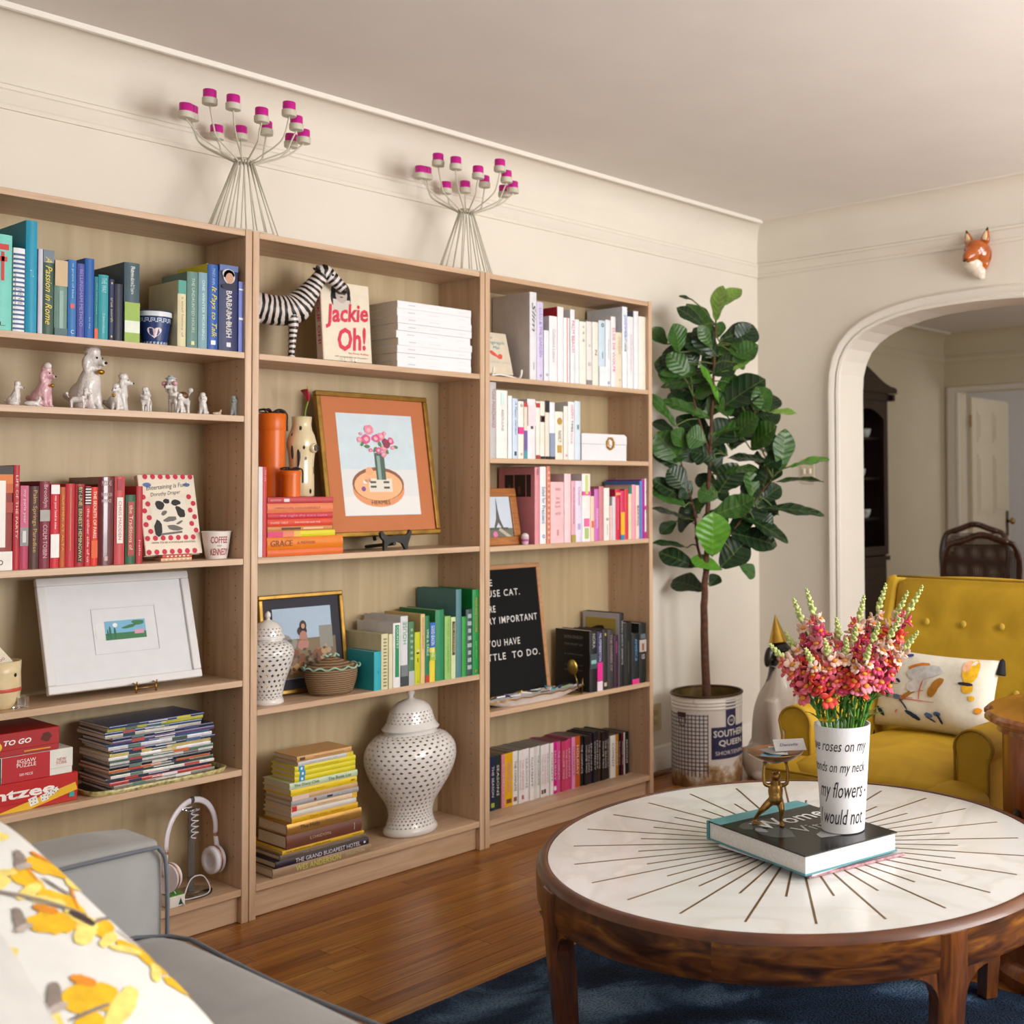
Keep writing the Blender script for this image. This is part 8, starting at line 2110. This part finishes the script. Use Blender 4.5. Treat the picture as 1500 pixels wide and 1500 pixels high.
for s in (-1, 1):
    b.tube(smooth_path([(.055, s * .055, .34), (.075, s * .06, .2), (.075, s * .06, .06), (.08, s * .06, .02)], 4), [.036, .034, .031, .028, .026, .024, .022, .021, .02, .02, .02, .022, .023], 12)
    b.ball((.10, s * .06, .022), (.046, .03, .022), 12, 8)
    b.ball((-.035, s * .062, .075), (.07, .03, .075), 14, 10)
    b.ball((.02, s * .082, .018), (.055, .022, .018), 12, 8)
    b.ball((.035, s * .056, .515), (.02, .014, .045), 10, 8, Euler((R(12 * s), 0, 0)))
b.tube([(-.12, 0, .05), (-.15, .05, .025), (-.12, .11, .02)], [.025, .02, .014], 10)
o = b.build('dog_body', dog_mat(), dg, smooth=True); remesh(o, .005, 4)
for s in (-1, 1): MB().ball((.098, s * .034, .545), .0085, 10, 8).build('eye', M('#0e0b09', .1), dg, smooth=True)
MB().ball((.182, 0, .512), (.012, .014, .011), 10, 8).build('nose', M('#16110f', .2), dg, smooth=True)
MB().lathe([(.042, 0), (.040, .004), (.002, .115)], 24).xf(Matrix.Translation((.045, 0, .572)) @ Matrix.Rotation(R(-8), 4, 'Y')).build('party_hat', M('#c8a24a', .25, metal=.95, var=.1), dg, smooth=40)
MB().tube([(.045 + .055 * math.sin(t), .052 * math.cos(t), .575 - .10 * abs(math.sin(t / 2 + .3))) for t in [PI * k / 12 for k in range(13)]], .0014, 5).build('hat_string', M('#d8d4cc', .6), dg, smooth=True)

# ---------------------------------------------------------------- fox head on the arch wall
fx = thing('fox_head_mount', 'glazed orange and white fox head mounted above the arch', 'wall mount', (XW, -.945, 2.195), (0, 0, 0))
# local: -x comes out of the wall, y along it, z up; the muzzle points down and out
FO = M('#a8541a', .18, var=.3, scale=22., coat=.6); FWh = M('#ded2c2', .2, var=.1, coat=.5); FB = M('#241610', .25, coat=.4)
b = MB()
b.ball((-.035, 0, .005), (.045, .058, .058), 16, 12)
b.ball((-.05, 0, .02), (.04, .05, .04), 14, 10)
b.tube(smooth_path([(-.06, 0, .005), (-.09, .012, -.02), (-.105, .018, -.036)], 3), [.036, .034, .031, .027, .022, .018, .014], 12)
b.ball((-.02, 0, -.03), (.022, .05, .05), 12, 8)
o = b.build('head', FO, fx, smooth=True); remesh(o, .004, 4)
b = MB()
b.ball((-.05, .012, -.043), (.034, .042, .036), 14, 10); b.ball((-.032, -.004, -.074), (.026, .032, .026), 12, 8); b.ball((-.024, -.012, -.096), (.018, .018, .012), 10, 6); b.ball((-.082, .015, -.035), (.022, .02, .013), 10, 8)
o = b.build('white_ruff', FWh, fx, smooth=True); remesh(o, .004, 3)
for s in (-1, 1):
    em = Matrix.Translation((-.035, s * .036, .052)) @ Matrix.Rotation(R(-14 * s), 4, 'X')
    e = MB(); e.lathe([(.021, -.01), (.020, .012), (.012, .036), (.0015, .056)], 14, sx=.55).xf(em); e.build('ear', FO, fx, smooth=True)
    MB().lathe([(.0135, 0), (.0125, .012), (.007, .03), (.001, .04)], 12, (-.0065, 0, .002), sx=.5).xf(em).build('ear_inner', M('#e0c49c', .3), fx, smooth=True)
    MB().lathe([(.0095, .038), (.006, .048), (.001, .058)], 12, sx=.62).xf(em).build('ear_tip', FB, fx, smooth=True)
    MB().ball((-.078, s * .025 + .004, .012), (.006, .010, .0045), 10, 6, Euler((R(22 * s), 0, 0))).build('eye', FB, fx, smooth=True)
    MB().tube([(-.08, s * .012 + .004, .016), (-.078, s * .03 + .004, .026)], [.003, .002], 6).build('brow', M('#d8a07c', .3), fx, smooth=True)
MB().ball((-.110, .020, -.036), (.007, .008, .006), 10, 8).build('nose', FB, fx, smooth=True)
MB().lathe([(.05, 0), (.05, .008)], 24, sx=1.15).xf(Matrix.Rotation(R(-90), 4, 'Y')).build('back_plate', FO, fx, smooth=40)

# ---------------------------------------------------------------- dining room furniture
MAH = wood('mahogany', [(.3, '#170807'), (.6, '#2a100b'), (.85, '#3c1810')], 2, 1.5, .35, 1.2, 8., 2., coat=.4)
cbn = thing('china_cabinet', 'dark mahogany china cabinet with arched glass door in the dining room', 'cabinet', (4.30, DY - .385, 0))
CW, CDp, CH = .98, .36, 1.9
MB().box(0, CW, .02, CDp, 0, .72).build('lower_case', MAH, cbn)
MB().box(0, CW, CDp - .02, CDp, .72, CH).build('back_panel', MAH, cbn)
for a in (0, CW - .03): MB().box(a, a + .03, .02, CDp - .02, .72, CH).build('side_panel', MAH, cbn)
for z in (1.0, 1.28, 1.56): MB().box(.03, CW - .03, .05, CDp - .02, z, z + .015).build('shelf', MAH, cbn)
MB().box(-.02, CW + .02, 0, CDp, .72, .75).build('waist_moulding', MAH, cbn)
for a0, a1 in ((.0, CW / 2 - .004), (CW / 2 + .004, CW)):
    d_ = MB(); d_.box(a0, a0 + .05, 0, .022, .76, CH - .06); d_.box(a1 - .05, a1, 0, .022, .76, CH - .06); d_.box(a0 + .05, a1 - .05, 0, .022, .76, .82)
    d_.prism([(a0 + .05, CH - .06), (a0 + .05, CH - .2)] + [(a0 + .05 + (a1 - a0 - .1) * k / 10, CH - .2 + .07 * math.sin(PI * k / 10)) for k in range(1, 10)] + [(a1 - .05, CH - .2), (a1 - .05, CH - .06)], 0, .022, 'y')
    dd_ = d_.build('glazed_door', MAH, cbn)
    MB().box(a0 + .048, a1 - .048, .010, .013, .8, CH - .1).build('pane', M('#ffffff', .0, var=0, trans=1., ior=1.02), dd_)
    MB().ball((a1 - .025 if a0 < .1 else a0 + .025, -.008, 1.25), .01, 10, 8).build('knob', BRASS, dd_, smooth=True)
    MB().box(a0 + .03, a1 - .03, .0, .02, .08, .68).build('lower_door', MAH, cbn)
    q = MB(); q.box(a0 + .09, a1 - .09, -.008, .0, .16, .6); q.build('door_panel', MAH, cbn)
cr_ = [(-.05, CH - .02), (-.05, CH + .012), (-.03, CH + .022)] + [(-.03 + (CW / 2 + .03) * k / 8, CH + .022 + .16 * (1 - math.cos(PI * k / 8)) / 2) for k in range(1, 9)]
cr_ = cr_ + [(CW - x, z) for x, z in reversed(cr_[:-1])]
MB().prism(list(reversed(cr_)), -.05, CDp, 'y').build('bonnet', MAH, cbn)
MB().prism(list(reversed([(x * 1.0, z - .05) for x, z in cr_])), -.022, CDp - .01, 'y').build('cornice', MAH, cbn)
MB().box(CW, CW + .03, -.045, .03, CH - .07, CH - .025).build('cornice_return', MAH, cbn)
PORC = M('#cfd2d0', .25)
for k, (x, z) in enumerate(((.93, 1.575), (.86, 1.295), (.92, 1.015), (.8, 1.575), (.7, 1.015), (.72, 1.295))):
    t = thing('porcelain_cup', 'white porcelain cup on a shelf inside the china cabinet', 'cup', (4.30 + x - .07, DY - .385 + .11, z + .0004), group='porcelain in the china cabinet')
    MB().lathe([(.02, 0), (.024, .004), (.036, .03), (.042, .06), (.039, .06), (.03, .02), (.001, .008)], 20).build('cup_bowl', PORC, t, smooth=True)
    MB().tube([(.04, 0, .05), (.058, 0, .042), (.054, 0, .022), (.034, 0, .02)], .004, 6).build('handle', PORC, t, smooth=True)
for k in range(5):
    o = MB().lathe([(.04, 0), (.075, .004), (.1, .014), (.098, .015), (.07, .006), (.001, .005)], 28).build('porcelain_plate', PORC, loc=(4.30 + .84, DY - .385 + .12, 1.015 + .0006 + .0075 * k) if False else (4.30 + .52, DY - .385 + .13, 1.0154 + .0075 * k), smooth=40)
    tag(o, 'white porcelain plate stacked inside the china cabinet', 'plate', 'porcelain in the china cabinet')

CWD = wood('chair_wood', [(.3, '#2c150a'), (.6, '#4a2612'), (.85, '#5e341a')], 2, 2., .3, 1.2, 8., 2., coat=.3)
def cane_chair(label, loc, rz):
    t = thing('dining_chair', label, 'dining chair', loc, (0, 0, rz), 'cane backed dining chairs')
    hw, zb, ztp = .235, .52, 1.045
    # back frame: serpentine crest, bowed stiles; local +y = behind the sitter
    side = lambda s: smooth_path([(s * .19, 0, zb), (s * .225, .01, .7), (s * .235, .03, .86), (s * .205, .05, .975), (s * .15, .055, 1.005)], 4)
    for s in (-1, 1):
        MB().tube(side(s), .019, 8, flat=.8).build('stile', CWD, t, smooth=True)
        MB().tube([(s * .19, 0, zb + .02), (s * .19, .0, .42), (s * .2, .06, 0)], [.02, .022, .016], 8).build('leg', CWD, t, smooth=True)
        MB().tube([(s * .21, -.42, .44), (s * .215, -.43, .3), (s * .2, -.42, 0)], [.026, .022, .014], 8).build('leg', CWD, t, smooth=True)
    crest = smooth_path([(-.16, .055, 1.0), (-.1, .058, 1.02), (-.04, .06, 1.043), (0, .06, 1.05), (.04, .06, 1.043), (.1, .058, 1.02), (.16, .055, 1.0)], 3)
    MB().tube(crest, .021, 8, flat=.8).build('crest_rail', CWD, t, smooth=True)
    MB().ball((0, .045, 1.052), (.04, .018, .018), 12, 8).build('carved_crest', CWD, t, smooth=True)
    MB().tube([(-.19, .002, zb + .04), (.19, .002, zb + .04)], .017, 8).build('lower_rail', CWD, t, smooth=True)
    def halfw(z):
        q = (z - zb) / (1.01 - zb); return .185 + .05 * math.sin(PI * min(1, q * .75 + .05)) - (.08 * max(0, q - .8) / .2)
    yb_ = lambda z: .0 + .055 * max(0, (z - zb) / (1.0 - zb)) ** 1.3
    cane = MB(); nz_ = 34
    for k in range(nz_):
        z = zb + .05 + (.985 - zb - .05) * k / (nz_ - 1); w_ = halfw(z)
        cane.tube([(-w_, yb_(z), z), (w_, yb_(z), z)], .0036, 4)
    for k in range(-17, 18):
        x = k * .0135; zs = [z for z in [zb + .05 + .02 * q for q in range(23)] if abs(x) < halfw(z) and z < .99]
        if len(zs) > 1: cane.tube([(x, yb_(zs[0]) + .001, zs[0]), (x, yb_(zs[len(zs) // 2]) + .001, zs[len(zs) // 2]), (x, yb_(zs[-1]) + .001, zs[-1])], .0036, 4)
    cane.build('cane_panel', M('#4a3424', .6), t, kind='stuff')
    MB().rbox(-.24, .24, -.45, .0, .40, .46, .02, 3).build('seat', CWD, t, smooth=50)
    cushion(-.225, .225, -.44, -.02, .455, .51, .025, .012, 6).build('seat_pad', M('#a89468', .9, bump=.2), t, smooth=True)
    return t
p = at_depth(1436, 800, 6.75); cane_chair('cane backed dining chair showing its back, nearer the arch', (p.x, p.y, 0), R(125)).scale = (.92, .92, .905)
p = at_depth(1428, 800, 7.75); cane_chair('cane backed dining chair deeper in the dining room, behind the nearer one', (p.x, p.y, 0), R(-62)).scale = (.92, .92, .93)
flush_texts()
# printed and applied pieces belong to the part they sit on
OWN = {'title': ('cover', 'front_board'), 'spine_band': ('cover',), 'print': ('cover', 'lid', 'front_board', 'carton_body'), 'board': ('cover',), 'photo': ('cover',), 'portrait': ('cover', 'front_board'), 'lettering': ('lid', 'cup_body', 'tin_wall', 'picture', 'card'),
       'dice_print': ('lid',), 'tree_mark': ('carton_body',), 'polka_dot': ('front_board',), 'drawing': ('front_board',), 'banner': ('front_board',), 'white_band': ('cup_body',), 'key_border': ('cup_body',), 'foot_border': ('cup_body',), 'heart': ('cup_body',),
       'script': ('vase_body',), 'net_print': ('tin_wall',), 'label_panel': ('tin_wall',), 'seal_print': ('tin_wall',), 'letters': ('felt_back',), 'printed_stroke': ('pillow_case',), 'brass_ray': ('marble_top',), 'button': ('backrest',), 'back_piping': ('backrest',),
       'pull_ring': ('drum_body',), 'pull_rosette': ('drum_body',), 'blue_mark': ('dish_body',), 'blue_ring': ('dish_body',), 'striker': ('cover',), 'photo_print': ('front_board',), 'cover_strip': ('front_board',), 'stub_ring': ('vase_body',), 'black_streak': ('vase_body',), 'gold_ring': ('lid',), 'stone': ('lid',), 'mat_line': ('mat_board',), 'paper': ('picture',)}
for o in list(bpy.data.objects):
    if o.parent is None or o.parent.parent is not None: continue
    b_ = o.name.split('.')[0]
    own = OWN.get(b_) or (('picture',) if b_.endswith(('_print', '_paint')) else None)
    if not own: continue
    for c in o.parent.children:
        if c is not o and c.name.split('.')[0] in own and not c.location.length and c.type == 'MESH':
            o.parent = c; break
